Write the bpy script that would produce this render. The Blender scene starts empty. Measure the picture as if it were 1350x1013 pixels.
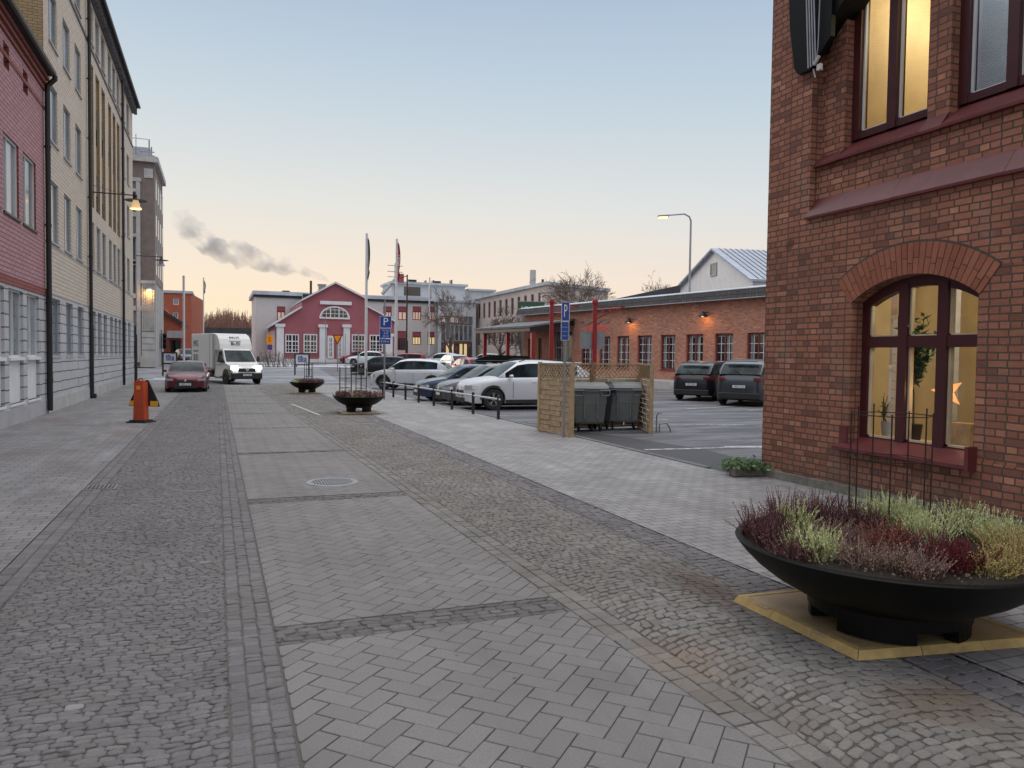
import bpy, bmesh, math, random
from mathutils import Vector, Matrix, noise as mnoise
from mathutils.geometry import tessellate_polygon
random.seed(7)
R=math.radians
scene=bpy.context.scene
col=scene.collection
# ------------------------------------------------------------------ camera
F=1000.0; CU,CV=675.0,506.5; EYE=1.9
YAW,PITCH,ROLL=21.06,2.12,0.75
camM=Matrix.Translation((0,0,EYE))@Matrix.Rotation(R(-YAW),4,'Z')@Matrix.Rotation(R(90-PITCH),4,'X')@Matrix.Rotation(R(ROLL),4,'Z')
cd=bpy.data.cameras.new('camera'); cam=bpy.data.objects.new('camera',cd); col.objects.link(cam)
cd.sensor_fit='HORIZONTAL'; cd.sensor_width=36.0; cd.lens=36.0*F/1350.0
cd.clip_end=6000; cd.clip_start=.05
cam.matrix_world=camM; scene.camera=cam
# ------------------------------------------------------------------ view, world and sun
scene.view_settings.view_transform='Standard'; scene.view_settings.look='None'
scene.view_settings.exposure=0.06; scene.view_settings.gamma=1.0; scene.view_settings.use_curve_mapping=False
def s2l(c):
    return tuple((x/12.92 if x<=.04045 else ((x+.055)/1.055)**2.4) for x in (k/255.0 for k in c))+(1.0,)
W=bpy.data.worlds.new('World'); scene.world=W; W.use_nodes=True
nt=W.node_tree; nt.nodes.clear()
def N(t,typ,**kw):
    n=t.nodes.new(typ)
    for k,v in kw.items():
        if k in('operation','blend_type','data_type','noise_dimensions','feature','distance','sky_type','sun_disc','interpolation','wave_type','bands_direction','musgrave_type','noise_type','attribute_name','gradient_type','uv_map'):
            setattr(n,k,v)
        else:
            n.inputs[k.replace('_',' ')].default_value=v
    return n
def ramp(t,fac,pts,interp='LINEAR'):
    n=t.nodes.new('ShaderNodeValToRGB'); n.color_ramp.interpolation=interp
    e=n.color_ramp.elements
    while len(e)<len(pts): e.new(.5)
    for i,(p,c) in enumerate(pts):
        e[i].position=p; e[i].color=c if len(c)==4 else tuple(c)+(1,)
    if fac is not None: t.links.new(fac,n.inputs[0])
    return n
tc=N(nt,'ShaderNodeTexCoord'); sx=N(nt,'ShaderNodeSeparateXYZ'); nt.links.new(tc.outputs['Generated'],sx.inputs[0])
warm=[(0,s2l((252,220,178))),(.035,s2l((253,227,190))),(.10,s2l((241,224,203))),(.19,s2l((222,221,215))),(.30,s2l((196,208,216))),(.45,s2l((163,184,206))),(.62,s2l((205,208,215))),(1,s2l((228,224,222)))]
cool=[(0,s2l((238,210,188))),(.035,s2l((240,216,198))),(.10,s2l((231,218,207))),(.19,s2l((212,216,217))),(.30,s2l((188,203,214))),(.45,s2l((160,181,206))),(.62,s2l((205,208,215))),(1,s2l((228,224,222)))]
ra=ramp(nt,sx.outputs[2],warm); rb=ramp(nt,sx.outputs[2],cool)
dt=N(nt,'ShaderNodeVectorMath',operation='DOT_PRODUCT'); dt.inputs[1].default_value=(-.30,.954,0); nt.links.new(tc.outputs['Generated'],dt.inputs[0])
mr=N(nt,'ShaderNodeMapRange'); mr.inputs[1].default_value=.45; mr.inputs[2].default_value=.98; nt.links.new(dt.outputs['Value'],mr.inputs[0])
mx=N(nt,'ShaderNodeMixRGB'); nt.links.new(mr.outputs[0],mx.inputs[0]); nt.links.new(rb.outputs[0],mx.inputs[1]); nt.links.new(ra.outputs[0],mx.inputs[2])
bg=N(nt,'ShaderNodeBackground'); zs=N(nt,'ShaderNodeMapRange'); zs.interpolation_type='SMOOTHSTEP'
for i_,v_ in enumerate((.44,.85,1.08,2.75)): zs.inputs[i_+1].default_value=v_  # sky strength raised towards the unseen zenith, added as ambient fill
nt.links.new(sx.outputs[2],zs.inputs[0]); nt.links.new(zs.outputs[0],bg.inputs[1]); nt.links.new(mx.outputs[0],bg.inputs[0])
sky=N(nt,'ShaderNodeTexSky',sky_type='NISHITA',sun_disc=False)
SUN_EL,SUN_AZ=R(5),R(-28)
sky.sun_elevation=SUN_EL; sky.sun_rotation=SUN_AZ
bg2=N(nt,'ShaderNodeBackground'); bg2.inputs[1].default_value=.05; nt.links.new(sky.outputs[0],bg2.inputs[0])
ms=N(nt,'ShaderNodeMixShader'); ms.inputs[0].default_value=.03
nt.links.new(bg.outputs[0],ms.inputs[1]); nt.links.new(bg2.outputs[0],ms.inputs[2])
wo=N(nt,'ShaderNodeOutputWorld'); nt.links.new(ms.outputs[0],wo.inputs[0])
sd=bpy.data.lights.new('sun','SUN'); sd.energy=.6; sd.angle=R(14); sd.color=(1,.84,.7)
so=bpy.data.objects.new('sun',sd); col.objects.link(so)
sdir=Vector((math.sin(SUN_AZ)*math.cos(R(9)),math.cos(SUN_AZ)*math.cos(R(9)),math.sin(R(9))))
so.rotation_euler=sdir.to_track_quat('Z','Y').to_euler()
# ------------------------------------------------------------------ pixel -> place
camR=camM.to_3x3()
def ray(u,v): return camR@Vector(((u-CU)/F,-(v-CV)/F,-1))
def gz(y): 
    t=min(max((y-52)/16,0),1); t=t*t*(3-2*t)
    return .6*t+.2*min(max((y-68)/25,0),1)
def G(u,v,z=0.0):
    d=ray(u,v); k=(z-EYE)/d.z; return Vector((d.x*k,d.y*k,z))
FW=Vector((math.sin(R(YAW)),math.cos(R(YAW)),0))
def D(u,v,d):
    r=ray(u,v); k=d/(r.dot(FW)); return Vector((0,0,EYE))+r*k
def hor(u): # horizon row at column u
    lo,hi=300.0,600.0
    for _ in range(30):
        m=(lo+hi)/2
        if ray(u,m).z>0: lo=m
        else: hi=m
    return lo
def onY(u,Y,v=None):  # point at world Y in column u at eye level (or row v)
    r=ray(u,hor(u) if v is None else v); k=Y/r.y; return Vector((0,0,EYE))+r*k
def onX(u,X,v=None):
    r=ray(u,hor(u) if v is None else v); k=X/r.x; return Vector((0,0,EYE))+r*k
# ------------------------------------------------------------------ objects
MW={}
def tag(o,label=None,cat=None,group=None,kind=None):
    if label:o['label']=label
    if cat:o['category']=cat
    if group:o['group']=group
    if kind:o['kind']=kind
    return o
def thing(name,loc,label,cat,group=None,rz=0,scale=1):
    o=bpy.data.objects.new(name,None); col.objects.link(o); o.empty_display_size=.2
    o.location=loc; o.rotation_euler=(0,0,rz); o.scale=(scale,)*3
    MW[o.name]=Matrix.Translation(Vector(loc))@Matrix.Rotation(rz,4,'Z')@Matrix.Scale(scale,4)
    return tag(o,label,cat,group)
class MB:
    def __init__(s): s.v=[];s.f=[];s.mi=[];s.cur=0
    def vert(s,p): s.v.append(tuple(p)); return len(s.v)-1
    def face(s,ps):
        b=len(s.v); s.v.extend(tuple(p) for p in ps); s.f.append(tuple(range(b,b+len(ps)))); s.mi.append(s.cur)
    def box(s,c,size,rz=0,M=None,bev=0):
        cx,cy,cz=c; hx,hy,hz=size[0]/2,size[1]/2,size[2]/2
        rot=Matrix.Rotation(rz,3,'Z') if M is None else M
        b=len(s.v)
        if bev and min(hx,hy,hz)>bev:
            # chamfered box: 24 verts
            pts=[]
            for sx_ in(-1,1):
                for sy in(-1,1):
                    for sz in(-1,1):
                        for a in range(3):
                            p=[sx_*(hx-(0 if a==0 else bev)),sy*(hy-(0 if a==1 else bev)),sz*(hz-(0 if a==2 else bev))]
                            pts.append(Vector(c)+rot@Vector(p))
            s.v.extend(tuple(p) for p in pts)
            def ix(x,y,z,a): return b+(((x*2+y)*2+z)*3+a)
            for k in(0,1):
                fs=[(ix(k,0,0,0),ix(k,1,0,0),ix(k,1,1,0),ix(k,0,1,0)),(ix(0,k,0,1),ix(1,k,0,1),ix(1,k,1,1),ix(0,k,1,1)),(ix(0,0,k,2),ix(1,0,k,2),ix(1,1,k,2),ix(0,1,k,2))]
                for i,f in enumerate(fs):
                    flip=(k==0)
                    if i==1: flip=not flip
                    s.f.append(f[::-1] if flip else f); s.mi.append(s.cur)
            for x in(0,1):
                for y in(0,1):
                    s.f.append((ix(x,y,0,0),ix(x,y,1,0),ix(x,y,1,1),ix(x,y,0,1))); s.mi.append(s.cur)
                    s.f.append((ix(x,0,y,0),ix(x,1,y,0),ix(x,1,y,2),ix(x,0,y,2))); s.mi.append(s.cur)
                    s.f.append((ix(0,x,y,1),ix(1,x,y,1),ix(1,x,y,2),ix(0,x,y,2))); s.mi.append(s.cur)
                    for z in(0,1): s.f.append((ix(x,y,z,0),ix(x,y,z,1),ix(x,y,z,2))); s.mi.append(s.cur)
            return s
        for dz in(-hz,hz):
            for dx,dy in((-hx,-hy),(hx,-hy),(hx,hy),(-hx,hy)):
                s.v.append(tuple(Vector(c)+rot@Vector((dx,dy,dz))))
        for f in((3,2,1,0),(4,5,6,7),(0,1,5,4),(1,2,6,5),(2,3,7,6),(3,0,4,7)):
            s.f.append(tuple(b+i for i in f)); s.mi.append(s.cur)
        return s
    def bar(s,a,b_,w,h=None,up=Vector((0,0,1))):
        a=Vector(a);b_=Vector(b_);h=h or w; d=(b_-a); L=d.length; d.normalize()
        if abs(d.dot(up))>.99: up=Vector((0,1,0)) if abs(d.y)<.9 else Vector((1,0,0))
        x=d.cross(up).normalized(); z=x.cross(d)
        return s.box((a+b_)/2,(w,L,h),M=Matrix((x,d,z)).transposed())
    def tube(s,pts,rad,n=8,cap=True):
        pts=[Vector(p) for p in pts]
        if not hasattr(rad,'__len__'): rad=[rad]*len(pts)
        b=len(s.v); ref=None
        for i,p in enumerate(pts):
            if i==0:t=pts[1]-p
            elif i==len(pts)-1:t=p-pts[i-1]
            else:t=(pts[i+1]-p).normalized()+(p-pts[i-1]).normalized()
            t.normalize()
            if ref is None: ref=Vector((0,0,1)) if abs(t.z)<.9 else Vector((1,0,0))
            x=t.cross(ref)
            if x.length<1e-4: x=t.orthogonal()
            x.normalize(); y=x.cross(t).normalized(); ref=y
            for k in range(n):
                a=2*math.pi*k/n; s.v.append(tuple(p+(x*math.cos(a)+y*math.sin(a))*rad[i]))
        for i in range(len(pts)-1):
            for k in range(n):
                s.f.append((b+i*n+k,b+(i+1)*n+k,b+(i+1)*n+(k+1)%n,b+i*n+(k+1)%n)); s.mi.append(s.cur)
        if cap:
            s.f.append(tuple(b+k for k in range(n))); s.mi.append(s.cur)
            e=b+(len(pts)-1)*n; s.f.append(tuple(e+n-1-k for k in range(n))); s.mi.append(s.cur)
        return s
    def lathe(s,prof,n=32,c=(0,0,0),axis='z'):
        b=len(s.v)
        for r,z in prof:
            for k in range(n):
                a=2*math.pi*k/n
                p=(r*math.cos(a),r*math.sin(a),z) if axis=='z' else ((r*math.cos(a),z,r*math.sin(a)) if axis=='y' else (z,r*math.cos(a),r*math.sin(a)))
                s.v.append((p[0]+c[0],p[1]+c[1],p[2]+c[2]))
        for i in range(len(prof)-1):
            for k in range(n):
                s.f.append((b+i*n+k,b+i*n+(k+1)%n,b+(i+1)*n+(k+1)%n,b+(i+1)*n+k)); s.mi.append(s.cur)
        return s
    def prism(s,poly,off):
        poly=[Vector(p) for p in poly]; off=Vector(off); n=len(poly)
        tri=tessellate_polygon([poly]); b=len(s.v)
        s.v.extend(tuple(p) for p in poly); s.v.extend(tuple(p+off) for p in poly)
        for t in tri:
            s.f.append(tuple(b+i for i in t)); s.mi.append(s.cur)
            s.f.append(tuple(b+n+i for i in reversed(t))); s.mi.append(s.cur)
        for i in range(n):
            j=(i+1)%n; s.f.append((b+i,b+j,b+n+j,b+n+i)); s.mi.append(s.cur)
        return s
    def build(s,name,mat,parent=None,world=False,smooth=False,uv=True,flip=False,recalc=True):
        me=bpy.data.meshes.new(name)
        vs=s.v
        PM=MW.get(parent.name,Matrix()) if parent else Matrix()
        if world and parent: inv=PM.inverted(); vs=[tuple(inv@Vector(p)) for p in vs]
        me.from_pydata(vs,[],s.f)
        mats=mat if isinstance(mat,(list,tuple)) else [mat]
        for m in mats: me.materials.append(m)
        if len(mats)>1: me.polygons.foreach_set('material_index',s.mi)
        if recalc:
            bm=bmesh.new(); bm.from_mesh(me)
            if smooth: bmesh.ops.remove_doubles(bm,verts=bm.verts,dist=1e-5)
            bmesh.ops.recalc_face_normals(bm,faces=bm.faces); bm.to_mesh(me); bm.free()
        if smooth:
            me.polygons.foreach_set('use_smooth',[True]*len(me.polygons))
            if smooth!='all':
                try: me.set_sharp_from_angle(angle=R(38))
                except Exception: pass
        if uv:
            ul=me.uv_layers.new(name='UVMap').data
            RM=PM.to_3x3()
            for p in me.polygons:
                nrm=RM@p.normal
                if abs(nrm.z)>.75:
                    for li in p.loop_indices:
                        co=PM@me.vertices[me.loops[li].vertex_index].co; ul[li].uv=(co.x,co.y)
                else:
                    t=Vector((-nrm.y,nrm.x,0)); t.normalize()
                    # snap tangent so one straight wall shares one direction
                    for li in p.loop_indices:
                        co=PM@me.vertices[me.loops[li].vertex_index].co; ul[li].uv=(co.dot(t),co.z)
        o=bpy.data.objects.new(name,me); col.objects.link(o)
        if parent: o.parent=parent; MW[o.name]=PM
        return o
def copy_tree(o,parent=None):
    c=o.copy(); col.objects.link(c); c.parent=parent
    for ch in list(o.children): copy_tree(ch,c)
    return c
def place(src,first,loc,rz=None,label=None,scale=None):
    o=src if first else copy_tree(src)
    o.location=loc
    if rz is not None:o.rotation_euler.z=rz
    if scale:o.scale=(scale,)*3
    if label:o['label']=label
    return o
def text(name,body,size,org,right,up,mat,parent,ext=.004,align='CENTER',squash=1.0,local=False,sp=1.0,off=0.0):
    cu=bpy.data.curves.new(name,'FONT'); cu.space_character=sp; cu.offset=off; cu.body=body; cu.size=size; cu.extrude=ext; cu.align_x=align; cu.align_y='CENTER'; cu.resolution_u=2
    t=bpy.data.objects.new(name,cu); col.objects.link(t)
    dg=bpy.context.evaluated_depsgraph_get(); me=bpy.data.meshes.new_from_object(t.evaluated_get(dg))
    bpy.data.objects.remove(t)
    right=Vector(right).normalized(); up=Vector(up).normalized(); nn=right.cross(up)
    Mx=Matrix((right*squash,up,nn)).transposed().to_4x4(); Mx.translation=Vector(org)
    if parent and not local: Mx=MW.get(parent.name,Matrix()).inverted()@Mx
    me.transform(Mx); me.materials.clear(); me.materials.append(mat)
    o=bpy.data.objects.new(name,me); col.objects.link(o)
    if parent:o.parent=parent; MW[o.name]=MW.get(parent.name,Matrix())
    return o
# ------------------------------------------------------------------ materials
def base(name,rough=.7,metal=0,spec=.5):
    m=bpy.data.materials.new(name); m.use_nodes=True; t=m.node_tree
    p=t.nodes['Principled BSDF']; p.inputs['Roughness'].default_value=rough; p.inputs['Metallic'].default_value=metal
    p.inputs['Specular IOR Level'].default_value=spec
    return m,t,p
def coords(t,kind='Object',scale=(1,1,1)):
    c=N(t,'ShaderNodeTexCoord'); mp=N(t,'ShaderNodeMapping'); mp.inputs['Scale'].default_value=scale
    t.links.new(c.outputs[kind],mp.inputs[0]); return mp.outputs[0]
def wcoords(t,scale=(1,1,1)):
    c=N(t,'ShaderNodeNewGeometry'); mp=N(t,'ShaderNodeMapping'); mp.inputs['Scale'].default_value=scale
    t.links.new(c.outputs['Position'],mp.inputs[0]); return mp.outputs[0]
def noise(t,vec,scale,detail=4,rough=.55,dist=0):
    n=N(t,'ShaderNodeTexNoise'); n.inputs['Scale'].default_value=scale; n.inputs['Detail'].default_value=detail
    n.inputs['Roughness'].default_value=rough; n.inputs['Distortion'].default_value=dist
    if vec is not None: t.links.new(vec,n.inputs['Vector'])
    return n.outputs['Fac']
def mixc(t,fac,a,b,mode='MIX'):
    n=N(t,'ShaderNodeMixRGB',blend_type=mode)
    for i,x in((0,fac),(1,a),(2,b)):
        if isinstance(x,(int,float)): n.inputs[i].default_value=x
        elif isinstance(x,tuple): n.inputs[i].default_value=x if len(x)==4 else x+(1,)
        else: t.links.new(x,n.inputs[i])
    return n.outputs[0]
def rng(t,x,a,b,c=0,d=1):
    n=N(t,'ShaderNodeMapRange'); 
    for i,k in enumerate((a,b,c,d)): n.inputs[i+1].default_value=k
    t.links.new(x,n.inputs[0]); return n.outputs[0]
def bump(t,p,h,strength=.5,dist=.01,nrm=None):
    b=N(t,'ShaderNodeBump'); b.inputs['Strength'].default_value=strength; b.inputs['Distance'].default_value=dist
    t.links.new(h,b.inputs['Height'])
    if nrm is not None: t.links.new(nrm,b.inputs['Normal'])
    t.links.new(b.outputs[0],p.inputs['Normal']); return b.outputs[0]
def plain(name,c,rough=.6,metal=0,var=.18,scale=3,bmp=.0,spec=.5,coat=0):
    m,t,p=base(name,rough,metal,spec)
    v=coords(t,'Object'); n=noise(t,v,scale,5,.6)
    a=tuple(x*(1-var) for x in c[:3]); b=tuple(min(1,x*(1+var)) for x in c[:3])
    t.links.new(mixc(t,rng(t,n,.3,.7),a,b),p.inputs['Base Color'])
    if bmp: bump(t,p,noise(t,v,scale*8,4,.6),bmp,.01)
    if coat: p.inputs['Coat Weight'].default_value=coat; p.inputs['Coat Roughness'].default_value=.05
    return m
def emit(name,c,s):
    m,t,p=base(name,.5); p.inputs['Base Color'].default_value=tuple(c)+(1,); p.inputs['Emission Color'].default_value=tuple(c)+(1,); p.inputs['Emission Strength'].default_value=s
    return m
def brick(name,c1,c2,mort,bw,bh,mo=.01,bmp=.6,dark=None,darkamt=.3,rough=.8,stain=.25,off=.5,contrast=1,pale=None,bd=.012,squash=1):
    m,t,p=base(name,rough,0,.3)
    u=coords(t,'UV')
    wob=N(t,'ShaderNodeVectorMath',operation='ADD'); nz=N(t,'ShaderNodeTexNoise'); nz.inputs['Scale'].default_value=2.2; nz.inputs['Detail'].default_value=2; t.links.new(u,nz.inputs['Vector'])
    sc=N(t,'ShaderNodeVectorMath',operation='SCALE'); sc.inputs['Scale'].default_value=bh*.22; t.links.new(nz.outputs['Color'],sc.inputs[0])
    t.links.new(u,wob.inputs[0]); t.links.new(sc.outputs[0],wob.inputs[1]); uu=wob.outputs[0]
    b=N(t,'ShaderNodeTexBrick'); b.inputs['Scale'].default_value=1; b.inputs['Brick Width'].default_value=bw; b.inputs['Row Height'].default_value=bh
    b.inputs['Mortar Size'].default_value=mo; b.inputs['Mortar Smooth'].default_value=.3; b.offset=off; b.squash=squash; b.squash_frequency=2
    b.inputs['Color1'].default_value=(0,0,0,1); b.inputs['Color2'].default_value=(1,1,1,1); b.inputs['Mortar'].default_value=(.5,.5,.5,1); b.inputs['Bias'].default_value=0
    t.links.new(uu,b.inputs['Vector'])
    pts=[(0,c1),(1,c2)]
    if dark: pts=[(0,dark),(darkamt*.5,dark),(darkamt,c1),(.9,c2),(1,pale or c2)]
    rp=ramp(t,b.outputs['Color'],pts)
    n1=noise(t,u,18,6,.65); n2=noise(t,u,.55,4,.6)
    cc=mixc(t,rng(t,n1,.3,.7,0,.35*contrast),rp.outputs[0],tuple(x*.55 for x in c1[:3]))
    cc=mixc(t,rng(t,n2,.45,.75,0,stain),cc,tuple(x*.5 for x in mort[:3]))
    if squash!=1:
        n3=noise(t,coords(t,'UV',(1,.35,1)),1.1,6,.7,.4); cc=mixc(t,rng(t,n3,.54,.70,0,.35),cc,(.30,.24,.20)); g3=N(t,'ShaderNodeNewGeometry'); s3=N(t,'ShaderNodeSeparateXYZ'); t.links.new(g3.outputs['Position'],s3.inputs[0]); dm=N(t,'ShaderNodeMath',operation='MULTIPLY_ADD'); t.links.new(noise(t,u,2.5,5,.7),dm.inputs[0]); dm.inputs[1].default_value=1.0; t.links.new(s3.outputs[2],dm.inputs[2]); cc=mixc(t,rng(t,dm.outputs[0],.55,1.1,.45,0),cc,(.09,.075,.06))
    mc=mixc(t,noise(t,u,40,3),tuple(x*.7 for x in mort[:3]),tuple(mort[:3]))
    out=mixc(t,b.outputs['Fac'],cc,mc)
    t.links.new(out,p.inputs['Base Color'])
    inv=N(t,'ShaderNodeMath',operation='SUBTRACT'); inv.inputs[0].default_value=1; t.links.new(b.outputs['Fac'],inv.inputs[1])
    ad=N(t,'ShaderNodeMath',operation='MULTIPLY_ADD'); t.links.new(n1,ad.inputs[0]); ad.inputs[1].default_value=.45; t.links.new(inv.outputs[0],ad.inputs[2])
    bump(t,p,ad.outputs[0],bmp,bd)
    return m
def stone(name,lo,hi,joint=None,rough=.85,bs=.5,moss=None,fine=45,rv=.5,pale=0,gum=0,stains=(),mossamt=.5):
    m,t,p=base(name,rough,0,.35)
    w=wcoords(t); g=N(t,'ShaderNodeNewGeometry')
    n1=noise(t,w,fine,6,.7); n2=noise(t,w,.8,5,.6); 
    cc=mixc(t,g.outputs['Random Per Island'],tuple(lo),tuple(hi))
    cc=mixc(t,rng(t,n1,.3,.75,0,.55),cc,tuple(x*.45 for x in lo))
    cc=mixc(t,rng(t,n2,.45,.7,0,rv),cc,tuple(x*.62 for x in lo))
    if moss:
        n3=noise(t,w,1.3,6,.65,.6); cc=mixc(t,rng(t,n3,.52,.68,0,mossamt),cc,tuple(moss))
    if pale: cc=mixc(t,rng(t,g.outputs['Random Per Island'],pale,pale+.002,0,.8),cc,(.42,.42,.42))
    if gum:
        vo=N(t,'ShaderNodeTexVoronoi'); vo.inputs['Scale'].default_value=gum; t.links.new(w,vo.inputs['Vector']); cc=mixc(t,rng(t,vo.outputs['Distance'],.035,.06,.75,0),cc,(.05,.05,.05))
        n5=noise(t,wcoords(t,(1,.18,1)),1.6,5,.7,.3); cc=mixc(t,rng(t,n5,.5,.72,0,.4),cc,tuple(x*.55 for x in lo))
    for (cx,cy,rx,ry,cl_,am) in stains:
        v2=N(t,'ShaderNodeMapping'); v2.inputs['Location'].default_value=(-cx/rx,-cy/ry,0); v2.inputs['Scale'].default_value=(1/rx,1/ry,0); t.links.new(w,v2.inputs[0]); le=N(t,'ShaderNodeVectorMath',operation='LENGTH'); t.links.new(v2.outputs[0],le.inputs[0])
        sm=N(t,'ShaderNodeMath',operation='MULTIPLY_ADD'); t.links.new(noise(t,w,5,6,.75),sm.inputs[0]); sm.inputs[1].default_value=1.6; t.links.new(le.outputs['Value'],sm.inputs[2]); cc=mixc(t,rng(t,sm.outputs[0],1.0,1.75,am,0),cc,cl_)
    t.links.new(cc,p.inputs['Base Color']); bump(t,p,n1,bs,.006)
    return m
def glass(name,tint=(.9,.95,1),refl=.5,rough=.02):
    m,t,p=base(name); t.nodes.remove(p)
    tr=N(t,'ShaderNodeBsdfTransparent'); tr.inputs[0].default_value=tuple(tint)+(1,)
    gl=N(t,'ShaderNodeBsdfGlossy'); gl.inputs['Roughness'].default_value=rough
    fr=N(t,'ShaderNodeFresnel'); fr.inputs[0].default_value=1.5
    mu=N(t,'ShaderNodeMath',operation='MULTIPLY'); t.links.new(fr.outputs[0],mu.inputs[0]); mu.inputs[1].default_value=refl
    mm=N(t,'ShaderNodeMixShader'); t.links.new(mu.outputs[0],mm.inputs[0]); t.links.new(tr.outputs[0],mm.inputs[1]); t.links.new(gl.outputs[0],mm.inputs[2])
    t.links.new(mm.outputs[0],t.nodes['Material Output'].inputs[0]); return m
def darkglass(name,a,b,rough=.06,sc=.9,spec=.8):
    m,t,p=base(name,rough,0,spec); w=wcoords(t,(1,1,.6)); n=noise(t,w,sc,3,.6)
    t.links.new(mixc(t,rng(t,n,.4,.6),a,b),p.inputs['Base Color']); return m
M={}
M['brick_big']=brick('old_red_brick',(.315,.122,.078),(.40,.168,.108),(.105,.082,.066),.24,.088,.010,1,dark=(.20,.082,.058),darkamt=.16,stain=.45,pale=(.52,.24,.15),bd=.025,squash=.56)
M['brick_pier']=M['brick_big']
M['brick_low']=brick('orange_brick',(.46,.195,.135),(.56,.265,.185),(.42,.24,.18),.27,.09,.012,.5,dark=(.40,.15,.09),darkamt=.2,stain=.1,pale=(.66,.36,.24))
M['brick_pink']=brick('pink_glazed_brick',(.46,.245,.27),(.54,.30,.32),(.24,.13,.14),.42,.115,.016,.5,stain=.1)
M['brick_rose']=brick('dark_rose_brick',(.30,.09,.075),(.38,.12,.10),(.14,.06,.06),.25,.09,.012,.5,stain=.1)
M['brick_cream']=brick('cream_glazed_brick',(.62,.54,.45),(.70,.61,.51),(.40,.345,.295),.44,.13,.014,.5,stain=.08)
M['brick_yellow']=brick('yellow_brick',(.36,.25,.13),(.45,.32,.17),(.2,.15,.1),.25,.085,.012,.5)
M['blocks']=brick('pale_block_base',(.50,.50,.51),(.57,.57,.58),(.12,.12,.13),3.0,.31,.018,.8,stain=.12)
M['brick_far']=brick('far_red_brick',(.40,.10,.055),(.48,.13,.07),(.25,.10,.08),.3,.1,.01,.3,stain=.1)
M['brown_render']=plain('brown_render',(.20,.16,.145),.9,0,.15,2,.4)
M['grey_panel']=plain('grey_stone_panel',(.40,.39,.40),.8,0,.12,1.5,.2)
M['pale_stone']=plain('pale_stone',(.44,.43,.42),.8,0,.15,2,.2)
M['rose_render']=plain('rose_render',(.35,.115,.135),.9,0,.10,.6,.2)
M['white_paint']=plain('white_paint',(.72,.72,.73),.6,0,.06,2)
M['grey_render']=plain('greyish_render',(.55,.50,.48),.9,0,.06,.4,.1)
M['beige_render']=plain('beige_render',(.52,.45,.41),.9,0,.08,.4,.1)
M['red_panel']=plain('dull_red_panel',(.27,.06,.07),.6,0,.1)
M['roof_grey']=plain('frosted_roof_felt',(.42,.45,.50),.9,0,.2,.8,.2)
M['roof_dark']=plain('dark_roof_felt',(.045,.045,.05),.85,0,.3,1,.3)
M['roof_mid']=plain('grey_eternit_sheets',(.13,.13,.14),.8,0,.35,2,.3)
M['frost_metal']=brick('standing_seam_roof',(.42,.47,.55),(.47,.52,.6),(.25,.29,.36),6,.33,.02,.6,stain=.05)
M['maroon']=plain('maroon_paint',(.052,.010,.012),.38,0,.15,3,.05)
M['maroon_sill']=plain('maroon_sheet_metal',(.112,.024,.026),.42,0,.2,4,.12)
M['black']=plain('black_paint',(.012,.012,.013),.45,0,.1)
M['blackmetal']=plain('black_coated_metal',(.0035,.0035,.0035),.5,0,.2,6,.1,.2)
M['rubber']=plain('rubber',(.015,.015,.016),.8,0,.2,8)
M['darkpipe']=plain('dark_sheet_pipe',(.022,.02,.022),.45,.2,.2)
M['greymetal']=plain('galvanised_metal',(.28,.29,.31),.4,.6,.15,6)
M['palemetal']=plain('pale_aluminium',(.6,.61,.63),.4,.3,.08)
M['whiteplastic']=plain('white_enamel',(.7,.7,.7),.35,0,.04)
M['window_white']=plain('white_window_frame',(.62,.62,.62),.5,0,.05)
M['window_red']=plain('dark_red_window_frame',(.16,.022,.022),.5,0,.1)
M['window_grey']=plain('grey_window_frame',(.30,.31,.33),.5,0,.1)
M['glass']=glass('clear_glass')
M['glass_far']=darkglass('reflecting_glass',(.03,.035,.045),(.13,.14,.16))
M['glass_blind']=darkglass('glass_over_blinds',(.13,.165,.185),(.27,.31,.34),.12,.6)
M['glass_dark']=darkglass('dark_glass',(.008,.009,.011),(.03,.033,.04))
M['glass_car']=darkglass('car_glass',(.010,.014,.017),(.032,.050,.056),.05,2,.14)
M['lit_yellow']=emit('lit_room_yellow',(.85,.66,.32),.42)
M['peach_glow']=emit('sunset_emission_pane',(.85,.58,.46),.16)  # sunset light on the panes put in as emission
M['lamp_warm']=emit('lamp_glow',(1,.60,.20),3.6)
M['lamp_warm_soft']=emit('lamp_glow_soft',(1,.68,.34),.5)
M['headlight']=emit('headlight_glow',(1,1,.9),14)
M['red_paint']=plain('signal_red_paint',(.26,.012,.016),.45,0,.1)
M['orange_red']=plain('orange_red_plastic',(.46,.060,.018),.5,0,.15,3)
M['yellow_refl']=plain('yellow_reflector',(.85,.45,.015),.35)
M['orange_sign']=plain('orange_sign',(.9,.3,.01),.4)
M['blue_sign']=plain('blue_sign_face',(.014,.055,.30),.35,0,.05)
M['blue_pale']=plain('pale_blue_print',(.25,.42,.75),.4,0,.05)
M['purple']=plain('purple_sign_face',(.10,.04,.22),.4,0,.05)
M['green_sign']=plain('dark_green_sign',(.02,.09,.04),.4,0,.15)
M['soil']=plain('dark_soil',(.022,.015,.010),.95,0,.5,30,.8)
M['wood_base']=plain('varnished_plywood',(.38,.275,.15),.5,0,.25,5,.2)
M['wood_fence']=brick('impregnated_fence_boards',(.36,.235,.125),(.47,.33,.18),(.16,.10,.055),.62,.13,.012,.7,off=.5,stain=.2,bd=.02)
M['wood_plain']=plain('fence_timber',(.40,.295,.18),.75,0,.25,7,.2)
M['bin']=plain('grey_bin_plastic',(.15,.165,.168),.45,0,.12,3,.05)
M['bin_dark']=plain('dark_bin_plastic',(.022,.026,.05),.45)
M['bark']=plain('grey_bark',(.075,.06,.055),.9,0,.3,6,.4)
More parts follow.
